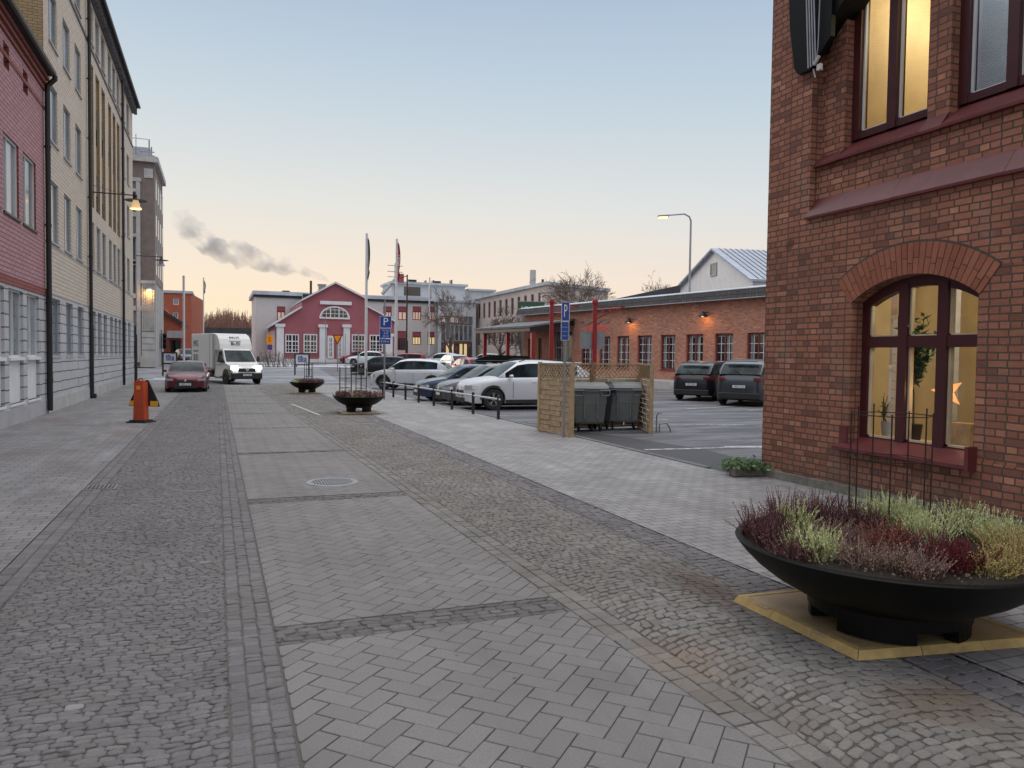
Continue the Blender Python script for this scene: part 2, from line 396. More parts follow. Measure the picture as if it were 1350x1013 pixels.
M['twig']=plain('bare_twigs',(.15,.11,.09),.9,0,.3,6)
M['twig_warm']=plain('reddish_bare_wood',(.20,.105,.08),.9,0,.35,.05)
M['leaf']=plain('green_leaf',(.05,.11,.03),.5,0,.35,6)
M['cloth_navy']=plain('navy_flag_cloth',(.03,.035,.07),.8)
M['cloth_red']=plain('red_flag_cloth',(.42,.03,.05),.8)
M['cloth_grey']=plain('grey_flag_cloth',(.12,.13,.17),.8)
M['cloth_white']=plain('white_curtain',(.55,.55,.55),.9)
M['neon']=emit('red_neon',(.75,.05,.07),.30)
M['cable']=plain('grey_cable',(.32,.33,.36),.5)
def paint(name,c,metal=.3,frost=.4):
    m,t,p=base(name,.32,metal,.4); p.inputs['Coat Weight'].default_value=.35; p.inputs['Coat Roughness'].default_value=.08
    w=wcoords(t); n=noise(t,w,2.5,4,.6); g=N(t,'ShaderNodeNewGeometry'); sp=N(t,'ShaderNodeSeparateXYZ'); t.links.new(g.outputs['Normal'],sp.inputs[0])
    up=rng(t,sp.outputs[2],.7,.98,0,frost); mu=N(t,'ShaderNodeMath',operation='MULTIPLY'); t.links.new(up,mu.inputs[0]); t.links.new(rng(t,n,.3,.6),mu.inputs[1])
    t.links.new(mixc(t,mu.outputs[0],tuple(c),(.55,.58,.63)),p.inputs['Base Color']); return m
# ================================================================== GROUND
def sheet(name,x0,x1,y0,y1,mat,dz=0,nx=1,ny=None,kind='structure'):
    mb=MB(); ny=ny or max(1,int((y1-y0)/4)) if y1-y0<400 else (ny or 60)
    for i in range(nx):
        for j in range(ny):
            a,b=x0+(x1-x0)*i/nx,x0+(x1-x0)*(i+1)/nx; c,d=y0+(y1-y0)*j/ny,y0+(y1-y0)*(j+1)/ny
            mb.face([(a,c,gz(c)+dz),(b,c,gz(c)+dz),(b,d,gz(d)+dz),(a,d,gz(d)+dz)])
    o=mb.build(name,mat); 
    for p in o.data.polygons:
        if p.normal.z<0: p.flip()
    o['kind']=kind; return o
def asphalt(name,a,b,frost=.0,sc=1.0,wet=.62):
    m,t,p=base(name,wet,0,.45); w=wcoords(t); ws=wcoords(t,(.28,1.5,1))
    n=noise(t,w,90,3,.7); n2=noise(t,w,.5*sc,5,.65); n3=noise(t,ws,.75,5,.7,.8)
    c=mixc(t,rng(t,n,.3,.7),tuple(a),tuple(b)); c=mixc(t,rng(t,n2,.45,.7,0,.5),c,tuple(x*.6 for x in a))
    if frost: c=mixc(t,rng(t,n3,.44,.66,0,frost),c,(.42,.44,.49))
    t.links.new(c,p.inputs['Base Color']); bump(t,p,n,.5,.005); return m
M['asphalt']=asphalt('street_asphalt',(.075,.075,.085),(.13,.13,.14),.25)
M['asphalt_lot']=asphalt('frosty_lot_asphalt',(.045,.045,.051),(.092,.092,.102),.34)
M['earth']=asphalt('rough_ground',(.09,.08,.07),(.14,.125,.11),.3,.3)
M['asphalt_far']=asphalt('far_road_asphalt',(.10,.10,.115),(.17,.17,.19),.6)
def tiles(name,c1,c2,mort,bw,bh,frost=.35,dirt=.4,warm=0):
    m,t,p=base(name,.72,0,.35); w=wcoords(t)
    b=N(t,'ShaderNodeTexBrick'); b.inputs['Scale'].default_value=1; b.inputs['Brick Width'].default_value=bw; b.inputs['Row Height'].default_value=bh
    b.inputs['Mortar Size'].default_value=.007; b.inputs['Mortar Smooth'].default_value=.2
    b.inputs['Color1'].default_value=tuple(c1)+(1,); b.inputs['Color2'].default_value=tuple(c2)+(1,); b.inputs['Mortar'].default_value=tuple(mort)+(1,)
    nz=N(t,'ShaderNodeTexNoise'); nz.inputs['Scale'].default_value=1.2; t.links.new(w,nz.inputs['Vector'])
    sc=N(t,'ShaderNodeVectorMath',operation='SCALE'); sc.inputs['Scale'].default_value=.035; t.links.new(nz.outputs['Color'],sc.inputs[0])
    ad=N(t,'ShaderNodeVectorMath',operation='ADD'); t.links.new(w,ad.inputs[0]); t.links.new(sc.outputs[0],ad.inputs[1]); t.links.new(ad.outputs[0],b.inputs['Vector'])
    n1=noise(t,w,60,4,.7); n2=noise(t,w,.7,6,.65,.5); n3=noise(t,wcoords(t,(1,.25,1)),2.2,5,.7)
    c=mixc(t,rng(t,n1,.3,.7,0,.3),b.outputs[0],tuple(x*.6 for x in c1))
    c=mixc(t,rng(t,n2,.42,.72,0,dirt),c,tuple(x*.5 for x in c1))
    c=mixc(t,rng(t,n3,.5,.72,0,frost),c,(.50,.51,.54))
    vo=N(t,'ShaderNodeTexVoronoi'); vo.inputs['Scale'].default_value=2.6; t.links.new(w,vo.inputs['Vector']); c=mixc(t,rng(t,vo.outputs['Distance'],.03,.055,.7,0),c,(.05,.05,.05))
    if warm: c=mixc(t,rng(t,noise(t,w,.35,4,.6),.55,.7,0,warm),c,(.20,.13,.09))
    t.links.new(c,p.inputs['Base Color'])
    inv=N(t,'ShaderNodeMath',operation='MULTIPLY_ADD'); t.links.new(b.outputs['Fac'],inv.inputs[0]); inv.inputs[1].default_value=-1; t.links.new(n1,inv.inputs[2]); 
    bump(t,p,inv.outputs[0],.6,.006); return m
M['tiles']=tiles('pavement_tiles',(.245,.24,.24),(.335,.33,.33),(.085,.08,.08),.21,.14,.3,.4)
M['tiles_l']=tiles('worn_pavement_tiles',(.20,.195,.20),(.27,.265,.27),(.06,.056,.056),.28,.14,.25,.55,.5)
M['bed']=asphalt('sandy_joint_bed',(.065,.058,.052),(.11,.095,.082),0)
sheet('ground',-900,1500,-300,3500,M['earth'],-.06,ny=None)
gr=[o for o in col.objects if o.name=='ground'][0]
# finer terrain rows near the rise
mb=MB(); ys=[-300,-20,20,48]+[50+2*i for i in range(24)]+[100,130,200,400,1000,3500]
for a,b in zip(ys,ys[1:]): mb.face([(-900,a,gz(a)-.06),(1500,a,gz(a)-.06),(1500,b,gz(b)-.06),(-900,b,gz(b)-.06)])
bpy.data.objects.remove(gr); g=mb.build('ground',M['earth']); g['kind']='structure'
EDGE=7.85
sheet('joint_bed',-1.75,4.45,-6,47,M['bed'],-.0095)
sheet('left_pavement',-4.86,-1.75,-6,50,M['tiles_l'],0)
sheet('right_pavement',4.45,EDGE,-6,10.1,M['tiles'],0)
sheet('right_pavement',4.45,EDGE,10.1,47,M['tiles'],0)
sheet('wall_foot_pavement',EDGE,8.45,-6,10.1,M['tiles'],0.002)
sheet('parking_lot',EDGE,60,10.1,47,M['asphalt_lot'],-.012)
sheet('parking_lot',EDGE,60,47,86,M['asphalt_lot'],-.012,ny=24)
sheet('street_end_paving',-4.86,EDGE,47,50,M['asphalt'],-.014)
sheet('cross_street',-80,EDGE,50,66,M['asphalt_far'],-.012,ny=10)
sheet('side_lane',-4.86,EDGE,66,200,M['asphalt_far'],-.012,ny=30)
M['asphalt_dark']=asphalt('dark_asphalt_patch',(.028,.028,.032),(.06,.06,.066),0)
mb=MB(); mb.face([(7.98,10.3,-.008),(9.1,10.3,-.008),(9.5,13.5,-.008),(9.0,16.2,-.008),(7.98,19.5,-.008)]); o=mb.build('asphalt_patch',M['asphalt_dark'],uv=False); o['kind']='structure'
# kerb between pavement and parking
mb=MB(); 
for y in range(11,46): mb.box((EDGE+.06,y+.5,-.0),(.12,.985,.05),bev=.01)
k=mb.build('kerb',plain('dark_kerb_stone',(.15,.15,.155),.9,0,.2,4,.3)); k['kind']='structure'
def clip(poly,a,b,c): # keep a*x+b*y>=c
    out=[]; n=len(poly)
    for i in range(n):
        p=poly[i];q=poly[(i+1)%n]; dp=a*p[0]+b*p[1]-c; dq=a*q[0]+b*q[1]-c
        if dp>=0: out.append(p)
        if dp*dq<0:
            t=dp/(dp-dq); out.append((p[0]+(q[0]-p[0])*t,p[1]+(q[1]-p[1])*t))
    return out
def area(p): return abs(sum(p[i][0]*p[(i+1)%len(p)][1]-p[(i+1)%len(p)][0]*p[i][1] for i in range(len(p))))/2
def slab(mb,poly,z,gap,cham,depth,tilt=.0,drop=None):
    n=len(poly); cx=sum(p[0] for p in poly)/n; cy=sum(p[1] for p in poly)/n
    if sum(poly[i][0]*poly[(i+1)%n][1]-poly[(i+1)%n][0]*poly[i][1] for i in range(n))<0: poly=poly[::-1]
    def ring(ins,zz):
        b=len(mb.v)
        for x,y in poly:
            dx,dy=x-cx,y-cy; L=math.hypot(dx,dy) or 1; k=max(.2,1-ins*1.35/L)
            mb.v.append((cx+dx*k,cy+dy*k,zz+(tx*dx+ty*dy)))
        return b
    tx,ty=random.uniform(-tilt,tilt),random.uniform(-tilt,tilt)
    r0=ring(gap,z-depth); r1=ring(gap,z-cham*.8); r2=ring(gap+cham,z)
    for a,b in((r0,r1),(r1,r2)):
        for i in range(n):
            j=(i+1)%n; mb.f.append((a+i,a+j,b+j,b+i)); mb.mi.append(0)
    mb.f.append(tuple(r2+i for i in range(n))); mb.mi.append(0)
xL=lambda y:.37-.0043*y
xR=lambda y:2.53-.0165*y
bands=[5.25,10.15,15.1,20.05,24.9,29.8,34.6,39.5,44.4]
w=.133
m_p=stone('concrete_pavers',(.212,.206,.203),(.246,.239,.235),bs=.35,fine=70,rv=.45,gum=3.1)
m_s=stone('granite_setts',(.160,.156,.160),(.232,.226,.230),bs=1.0,moss=(.165,.145,.13),fine=60,rv=.35,pale=.9992,gum=2.3,mossamt=.4)
m_s2=stone('worn_cobbles',(.180,.173,.163),(.265,.254,.238),bs=.9,moss=(.16,.13,.105),fine=52,rv=.5,pale=.999,stains=((G(905,868).x,G(905,868).y,.42,.5,(.25,.17,.11),.4),(G(930,775).x,G(930,775).y,.35,.9,(.085,.06,.05),.7),(G(1240,925).x,G(1240,925).y,.6,.35,(.13,.085,.055),.6)))
m_s3=stone('violet_setts',(.15,.143,.152),(.22,.21,.222),bs=.8,fine=45)
mb=MB(); bw=.36
edges=[-3.0]+bands+[47]
for k in range(len(edges)-1):
    y0=edges[k]+(bw/2 if k else 0); y1=edges[k+1]-(bw/2 if k+1<len(edges)-1 else 0)
    if k>=3: y0-=.08; y1+=.08
    bo=.0
    y=y1
    while y<y1-.02:
        yy=min(y+w*1.4142,y1)
        slab(mb,[(xL(y),y),(xL(y)+bo,y),(xL(yy)+bo,yy),(xL(yy),yy)],random.uniform(-.001,.001),.002,.004,.02)
        slab(mb,[(xR(y)-bo,y),(xR(y),y),(xR(yy),yy),(xR(yy)-bo,yy)],random.uniform(-.001,.001),.002,.004,.02)
        y=yy
    A0=int(y0/(w*1.4142))-4; A1=int(y1/(w*1.4142))+4
    for n in range(A0,A1):
        for m in range(-2,9):
            for (ox,oy,lx,ly) in((0,0,2,1),(0,1,1,2)):
                px,py=n,n  # n*a
                px+=2*m; py-=2*m
                q=[(px+ox,py+oy),(px+ox+lx,py+oy),(px+ox+lx,py+oy+ly),(px+ox,py+oy+ly)]
                P=[((a-b)*.7071*w+.37,(a+b)*.7071*w) for a,b in q]
                if max(p[1] for p in P)<y0 or min(p[1] for p in P)>y1: continue
                P=clip(P,0,1,y0); 
                if len(P)>2:P=clip(P,0,-1,-y1)
                if len(P)>2:P=clip(P,1,.0043,.37+bo)
                if len(P)>2:P=clip(P,-1,-.0165,-2.53+bo)
                if len(P)>2 and area(P)>.0005: slab(mb,P,random.uniform(-.0012,.0012),.0038,.004,.02)
o=mb.build('herringbone_paving',m_p,recalc=False,uv=False); o['kind']='structure'
# setts ------------------------------------------------------------
def setts(mb,x0,x1,y0,y1,cw,ch,arc,per,jit=.012,mode='rows',z=0.0,gap_=.002,ch_=.006):
    y=y0-abs(arc); row=0
    while y<y1+abs(arc):
        x=None; row+=1
        xa=x0(y) if callable(x0) else x0; xb=x1(y) if callable(x1) else x1
        x=xa-random.uniform(0,cw)
        hh=ch*random.uniform(.9,1.12)
        while x<xb:
            ww=cw*random.uniform(.75,1.3)
            def off(xx): 
                
                if not per: return 0
                t=((xx-xa)/per)%1.0; return arc*(1-4*(t-.5)**2)
            a,b=max(x,xa),min(x+ww,xb)
            if b-a>.025:
                if y+off((a+b)/2)>=y0 and y+off((a+b)/2)+hh<=y1+.03:
                    j=lambda: random.uniform(-jit,jit)
                    P=[(a+j()*.6,y+off(a)+j()),(b+j()*.6,y+off(b)+j()),(b+j()*.6,y+hh+off(b)+j()),(a+j()*.6,y+hh+off(a)+j())]
                    if y<16: # cut the corners
                        Q=[]
                        for i in range(4):
                            p=P[i];q=P[i-1];r=P[(i+1)%4]; e=random.uniform(.12,.3)
                            Q.append((p[0]+(q[0]-p[0])*e,p[1]+(q[1]-p[1])*e)); Q.append((p[0]+(r[0]-p[0])*e*.8,p[1]+(r[1]-p[1])*e*.8))
                        P=Q
                    slab(mb,P,z+random.uniform(-.003,.002),gap_,ch_,.03,tilt=.05)
            x+=ww
        y+=hh
# left lane: three lengthwise courses beside the strip then rows
mb=MB()
for c in range(3):
    y=-3
    while y<47:
        h=random.uniform(.055,.10); xx=xL(y)-.010-.10*c
        j=lambda: random.uniform(-.008,.008)
        slab(mb,[(xx-.096+j(),y+j()),(xx+j()*.4,y+j()),(xx+j()*.4,y+h+j()),(xx-.096+j(),y+h+j())],random.uniform(-.005,.003),.002,.007,.03,tilt=.06); y+=h
setts(mb,-1.50,lambda y:xL(y)-.31,-3,47,.088,.052,.04,1.25,jit=.010)
for c in range(2):
    y=-3
    while y<47:
        h=random.uniform(.14,.22); xx=-1.51-.12*c
        slab(mb,[(xx-.115,y),(xx,y),(xx,y+h),(xx-.115,y+h)],random.uniform(-.004,.003),.004,.008,.03,tilt=.03); y+=h
mbb=MB()
for b_ in bands:
    if b_<12: setts(mbb,lambda y:xL(y),lambda y:xR(y),b_-bw/2+.0,b_+bw/2+.0,.12,.068,0,0,gap_=.004)
    else: setts(mbb,lambda y:xL(y),lambda y:xR(y),b_-.09,b_+.09,.115,.07,0,0,gap_=.004)
o=mbb.build('dark_sett_bands',stone('dark_setts',(.125,.118,.12),(.215,.205,.203),bs=1,fine=45,rv=.4),recalc=False,uv=False); o['kind']='structure'
o=mb.build('granite_sett_paving',m_s,recalc=False,uv=False); o['kind']='structure'
mb=MB()
for c in range(2):
    y=-3
    while y<47:
        h=random.uniform(.10,.17); xx=xR(y)+.01+.12*c
        slab(mb,[(xx,y),(xx+.115,y),(xx+.115,y+h),(xx,y+h)],random.uniform(-.004,.002),.003,.006,.03,tilt=.04); y+=h
setts(mb,lambda y:xR(y)+.25,4.05,-3,47,.094,.070,.17,1.33,jit=.013,gap_=.003,ch_=.006)
o=mb.build('cobble_paving',m_s2,recalc=False,uv=False); o['kind']='structure'
mb=MB(); setts(mb,4.06,4.44,-3,47,.13,.10,0,0,.006)
o=mb.build('violet_sett_border',m_s3,recalc=False,uv=False); o['kind']='structure'
# markings ----------------------------------------------------------
def wornwhite(name):
    m,t,p=base(name,.75,0,.3); w=wcoords(t); n=noise(t,w,7,5,.75)
    t.links.new(mixc(t,rng(t,n,.38,.6),(.22,.22,.23),(.58,.59,.61)),p.inputs['Base Color']); return m
M['line']=wornwhite('worn_road_paint')
mb=MB()
def line(a,b,wd,dz=-.007):
    a=Vector(a);b=Vector(b);d=(b-a).normalized();n_=Vector((-d.y,d.x,0))*wd/2
    mb.face([a-n_+Vector((0,0,dz)),b-n_+Vector((0,0,dz)),b+n_+Vector((0,0,dz)),a+n_+Vector((0,0,dz))])
line(G(850,592.5),G(1035,588),.12); line(G(955,589),G(1035,589),.3,-.0045)
for Y in (20.2,22.8,25.5,28.1,30.7,33.3,35.9,38.5): line((8.3,Y,0),(13,Y,0),.1)
line(G(868,516),G(905,514),.12); line(G(905,539),G(1010,533),.12); line(G(985,541),G(1060,538),.12)
line(G(850,505),G(880,505),.12); line(G(880,559),G(980,560),.08); line(G(795,600),G(850,597),.08)
l=mb.build('parking_lines',M['line'],uv=False); l['kind']='structure'
for p in l.data.polygons:
    if p.normal.z<0:p.flip()
mb=MB()
line(G(384,533),G(422,548),.08,.009)
if mb.f:
    l=mb.build('bay_line',M['line'],uv=False); l['kind']='structure'
    for p in l.data.polygons:
        if p.normal.z<0:p.flip()
# snow patches by the far green
M['snow']=plain('thin_snow',(.40,.42,.46),.9,0,.25,2,.4)
mb=MB()
def blob(cx,cy,rx,ry,n=28,dz=.0):
    pts=[]
    for i in range(n):
        a=2*math.pi*i/n; k=1+.35*mnoise.noise(Vector((math.cos(a)*1.7+cx,math.sin(a)*1.7+cy,0)))
        x=cx+rx*k*math.cos(a); y=cy+ry*k*math.sin(a); pts.append((x,y,gz(y)+dz))
    c=(cx,cy,gz(cy)+dz+.02)
    for i in range(n): mb.face([c,pts[i],pts[(i+1)%n]])
for (x,y,rx,ry) in ((9,76,7,3.5),(17,83,8,3),(4,88,5,3),(24,88,8,2.5),(15,70,6,1.6),(-2.5,55,2,1.2),(5.5,68.5,3,1)): blob(x,y,rx,ry,dz=.006 if x>-4 else .0)
o=mb.build('snow',M['snow'],uv=False); o['kind']='structure'
# ground fixtures -----------------------------------------------------
c0=G(438,636)
t=thing('manhole_cover',(c0.x,c0.y,.0),'round metal grating cover set in the herringbone strip','manhole cover')
mb=MB(); mb.lathe([(.30,.001),(.30,.008),(.375,.008),(.38,.001)],48)
mb.build('frame',M['greymetal'],t)
mb=MB()
for i in range(-7,8):
    x=i*.04; h=math.sqrt(max(.0,.295**2-x*x))
    if h>.03: mb.box((x,0,.004),(.018,2*h,.008))
mb.box((0,0,.0035),(.58,.025,.007)); mb.build('grate',M['greymetal'],t)
mb=MB(); mb.lathe([(0,.0012),(.30,.0012)],40); mb.build('pit',M['black'],t)
c0=G(132,643)
t=thing('storm_drain',(c0.x,c0.y,0),'small dark rectangular drain in the left pavement edge','storm drain')
mb=MB(); mb.box((0,0,.004),(.42,.36,.008),bev=.002); mb.build('frame',M['greymetal'],t)
mb=MB(); mb.box((0,0,.0095),(.36,.30,.003)); mb.build('pit',M['black'],t)
mb=MB(); [mb.box((-.15+.05*i,0,.013),(.02,.30,.004)) for i in range(7)]; mb.build('grate',M['greymetal'],t)
c0=G(484,556)
t=thing('small_drain',(c0.x,c0.y,0),'small dark drain grate in the cobbles in front of middle planter','storm drain')
mb=MB(); mb.box((0,0,.008),(.6,.4,.014),bev=.003); mb.build('frame',M['greymetal'],t)
mb=MB(); [mb.box((-.22+.055*i,0,.0165),(.025,.30,.003)) for i in range(9)]; mb.build('grate',M['black'],t)
# ================================================================== FACADE TOOLKIT
class Facade:
    def __init__(s,p0,p1,n=None):
        s.p0=Vector((p0[0],p0[1],0)); d=Vector((p1[0]-p0[0],p1[1]-p0[1],0)); s.L=d.length; s.d=d.normalized()
        s.n=Vector((s.d.y,-s.d.x,0)) if n is None else Vector(n).normalized()
    def P(s,a,z,o=0): 
        q=s.p0+s.d*a+s.n*o; return Vector((q.x,q.y,z))
    def s_at(s,u):   # distance along the facade seen in column u
        r=ray(u,hor(u)); E=Vector((0,0,0))
        # solve p0+d*a = r*k
        den=s.d.x*(-r.y)-(-r.x)*s.d.y
        bx,by=-s.p0.x,-s.p0.y
        a=(bx*(-r.y)-(-r.x)*by)/den
        return a
    def z_at(s,u,v):
        a=s.s_at(u); p=s.P(a,0); r=ray(u,v); k=math.hypot(p.x,p.y)/math.hypot(r.x,r.y); return EYE+r.z*k
    def box(s,mb,a0,a1,z0,z1,o0,o1):
        P=[s.P(a0,z0,o0),s.P(a1,z0,o0),s.P(a1,z0,o1),s.P(a0,z0,o1)]; Q=[Vector((p.x,p.y,z1)) for p in P]
        b=len(mb.v); mb.v.extend(tuple(p) for p in P+Q)
        for f in((3,2,1,0),(4,5,6,7),(0,1,5,4),(1,2,6,5),(2,3,7,6),(3,0,4,7)):
            mb.f.append(tuple(b+i for i in f)); mb.mi.append(mb.cur)
    def wall(s,mb,z0,z1,holes=(),a0=0,a1=None,depth=.15,o=0,back=None):
        a1=s.L if a1 is None else a1
        H=[(max(h[0],a0),min(h[1],a1),max(h[2],z0),min(h[3],z1)) for h in holes if h[1]>a0 and h[0]<a1 and h[3]>z0 and h[2]<z1]
        A=sorted(set([a0,a1]+[h[0] for h in H]+[h[1] for h in H])); Z=sorted(set([z0,z1]+[h[2] for h in H]+[h[3] for h in H]))
        for i in range(len(A)-1):
            for j in range(len(Z)-1):
                ca,cz=(A[i]+A[i+1])/2,(Z[j]+Z[j+1])/2
                if any(h[0]<ca<h[1] and h[2]<cz<h[3] for h in H): continue
                mb.face([s.P(A[i],Z[j],o),s.P(A[i+1],Z[j],o),s.P(A[i+1],Z[j+1],o),s.P(A[i],Z[j+1],o)])
        for h in H:
            c=[(h[0],h[2]),(h[1],h[2]),(h[1],h[3]),(h[0],h[3])]
            for i in range(4):
                p,q=c[i],c[(i+1)%4]; mb.face([s.P(p[0],p[1],o),s.P(q[0],q[1],o),s.P(q[0],q[1],o-depth),s.P(p[0],p[1],o-depth)])
def window(root,F,a0,a1,z0,z1,o,fm,pm,vert=(),horiz=(),fw=.06,bar=.03,sill=None,sm=None,label=None,proud=.03):
    mb=MB()
    F.box(mb,a0,a0+fw,z0,z1,o-.05,o+proud); F.box(mb,a1-fw,a1,z0,z1,o-.05,o+proud)
    F.box(mb,a0+fw,a1-fw,z0,z0+fw,o-.05,o+proud-.002); F.box(mb,a0+fw,a1-fw,z1-fw,z1,o-.05,o+proud-.002)
    for t in vert:
        tt,ww=(t if isinstance(t,tuple) else (t,bar)); x=a0+(a1-a0)*tt; F.box(mb,x-ww/2,x+ww/2,z0+fw,z1-fw,o-.03,o+proud-.006)
    for t in horiz:
        tt,ww=(t if isinstance(t,tuple) else (t,bar)); z=z0+(z1-z0)*tt; F.box(mb,a0+fw,a1-fw,z-ww/2,z+ww/2,o-.03,o+proud-.010)
    w_=mb.build('window',fm,root,world=True)
    if label: w_['label']=label
    mb=MB(); mb.face([F.P(a0+fw/2,z0+fw/2,o-.01),F.P(a1-fw/2,z0+fw/2,o-.01),F.P(a1-fw/2,z1-fw/2,o-.01),F.P(a0+fw/2,z1-fw/2,o-.01)])
    mb.build('pane',pm,w_,world=True)
    if sill:
        mb=MB(); F.box(mb,a0-.05,a1+.05,z0-.06,z0-.002,o,sill); mb.build('sill',sm or fm,w_,world=True)
    return w_
def boxw(mb,x0,x1,y0,y1,z0,z1): mb.box(((x0+x1)/2,(y0+y1)/2,(z0+z1)/2),(x1-x0,y1-y0,z1-z0))
def hip(mb,pts,z,rise=.3): pass
# ================================================================== PINK BRICK BUILDING (left)
XW=-4.86
FL=Facade((XW,0),(XW,60),(1,0,0))   # along +Y facing +X, s==Y
Ypk=26.25
root=thing('pink_brick_building',(XW-5,16,0),'pink brick building with a dark gutter, nearest the camera on the left','building')
Yu=lambda u: onX(u,XW).y
gw=[(Yu(12),Yu(31)),(Yu(36),Yu(54))]; pitch=gw[1][0]-gw[0][0]; wd=gw[0][1]-gw[0][0]
gws=[(gw[1][0]-k*pitch,gw[1][0]-k*pitch+wd) for k in range(0,10) if gw[1][0]-k*pitch>3]
up=[(Yu(32.5),Yu(49.5)),(Yu(7),Yu(26))]; pu=up[0][0]-up[1][0]; wu=up[0][1]-up[0][0]
ups=[(up[0][0]-k*pu,up[0][0]-k*pu+wu) for k in range(0,10) if up[0][0]-k*pu>3]
vn=[(Yu(34),Yu(40))]; vns=[(vn[0][0]-k*pu,vn[0][0]-k*pu+.55) for k in range(0,10) if vn[0][0]-k*pu>3]
hu=[(a,b,5.25,7.15) for a,b in ups]+[(a,b,8.75,9.35) for a,b in vns]
mb=MB(); FL.wall(mb,3.62,9.95,hu,2,Ypk,.16); mb.build('wall',M['brick_pink'],root,world=True)
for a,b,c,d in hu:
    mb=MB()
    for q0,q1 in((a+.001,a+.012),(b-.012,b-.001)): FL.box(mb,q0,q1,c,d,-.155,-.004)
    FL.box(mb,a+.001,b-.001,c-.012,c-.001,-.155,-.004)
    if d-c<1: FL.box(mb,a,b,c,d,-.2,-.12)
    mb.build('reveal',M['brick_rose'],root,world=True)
hg=[(a,b,1.70,3.42) for a,b in gws]
mb=MB(); FL.wall(mb,.0,3.5,[(a,b,.52,3.42) for a,b in gws],2,Ypk,.14); mb.build('ground_floor_wall',M['blocks'],root,world=True)
mb=MB()
for a,b in gws: FL.box(mb,a,b,.52,1.62,-.13,-.085); FL.box(mb,a-.02,b+.02,1.62,1.70,-.13,.04); FL.box(mb,a-.02,b+.02,.46,.52,-.1,.03)
mb.build('parapet_panel',M['white_paint'],root,world=True)
mb=MB(); FL.box(mb,2,Ypk,0,.40,-.1,.02); mb.build('plinth',M['grey_panel'],root,world=True)
mb=MB(); FL.box(mb,2,Ypk,3.5,3.72,-.1,.02); mb.build('string_course',M['brick_rose'],root,world=True)
mb=MB(); FL.box(mb,2,Ypk,9.0,9.1,0,.02);FL.box(mb,2,Ypk,9.55,9.65,0,.05);FL.box(mb,2,Ypk,9.7,9.8,0,.10);FL.box(mb,2,Ypk,9.85,9.95,0,.15); mb.build('cornice',M['brick_rose'],root,world=True)
for a,b in ups: window(root,FL,a,b,5.25,7.15,-.08,M['window_white'],M['glass_blind'],vert=(.36,),sill=.04,sm=M['darkpipe'])
for a,b in gws: window(root,FL,a,b,1.70,3.42,-.10,M['window_white'],M['glass_blind'],vert=(.42,.5),fw=.05)
mb=MB(); boxw(mb,XW-12,XW-.45,2,Ypk-.02,0,3.4); mb.box((XW-6.3,14.1,6.75),(11.4,24,6.3)); mb.build('core',M['brick_rose'],root,world=True)
mb=MB(); mb.prism([(XW+.30,2,10.0),(XW-6,2,13.4),(XW-12.3,2,10.0)],(0,Ypk-2,0)); mb.build('roof',M['roof_dark'],root,world=True)
mb=MB(); mb.tube([(XW+.30,2,10.02),(XW+.30,Ypk-.25,10.02)],.085,8)
mb.build('gutter',M['darkpipe'],root,world=True)
def downpipe(root,y,ztop,x=XW+.11,r=.065,swan=False,zb=.08,mat=None):
    mb=MB(); pts=[(x,y,zb),(x,y,ztop-.5)]+([(x+.02,y,ztop-.3),(x+.2,y,ztop-.1),(x+.2,y,ztop)] if swan else [(x,y,ztop)])
    mb.tube(pts,r,10)
    z=1.0
    while z<ztop-1: mb.lathe([(r+.012,-.04),(r+.012,.04)],10,(x,y,z)); mb.box((x-.07,y,z),(.12,.03,.03)); z+=2.3
    mb.build('downpipe',mat or M['darkpipe'],root,world=True)
downpipe(root,Ypk-.12,10.0,swan=True,r=.075)
# ================================================================== CREAM OFFICE BLOCK (left)
root=thing('cream_office_building',(XW-6,38,0),'long cream brick office block with tall narrow windows and four downpipes behind the pink building','building')
Y1=Ypk; Y2=onX(116.5,XW).y; Y3=onX(160.5,XW).y; Y4=onX(176,XW).y
def cols(us): return [(Yu(a),Yu(b)) for a,b in us]
secA=cols([(68,78.5),(82,92),(95.5,104.5)])
secB=cols([(121,126.5),(130.5,137),(140.5,145.5),(147.5,151),(153,156.2),(157.5,160)])
# regular spacing from section limits
def spread(y0,y1,n,w_,gap=0): 
    st=(y1-y0)/n; return [(y0+st*(k+.5)-w_/2,y0+st*(k+.5)+w_/2) for k in range(n)]
g1=Y2-Y1
secA=[(Y1+.75+k*2.25,Y1+.75+k*2.25+1.25) for k in range(3)]
secB=[(Y2+.65+k*1.7,Y2+.65+k*1.7+1.1) for k in range(3)]+[(Y2+6.2+k*1.6,Y2+6.2+k*1.6+1.05) for k in range(3)]
secC=[(Y3+.7+k*2.1,Y3+.7+k*2.1+1.2) for k in range(2)]
rowz=[(1.7,3.5),(5.25,7.15),(8.35,10.1),(11.35,12.95),(14.35,15.85)]
holes=[]
for a,b in secA+secC:
    for z0,z1 in rowz: holes.append((a,b,z0,z1))
for a,b in secB:
    holes.append((a,b,*rowz[0])); holes.append((a,b,*rowz[1])); holes.append((a,b,7.75,13.5)); holes.append((a,b,*rowz[4]))
mb=MB(); FL.wall(mb,3.55,16.35,holes,Y1,Y4,.16); mb.build('wall',M['brick_cream'],root,world=True)
mb=MB(); FL.wall(mb,.0,3.55,holes,Y1+.02,Y4,.16,o=.03); mb.build('ground_floor_wall',M['blocks'],root,world=True)
mb=MB(); FL.box(mb,Y1,Y4,0,.42,-.1,.05); mb.build('plinth',M['pale_stone'],root,world=True)
mb=MB(); 
for zz in (3.62,5.12,): FL.box(mb,Y1,Y4,zz,zz+.05,0,.015)
mb.build('string_course',M['grey_panel'],root,world=True)
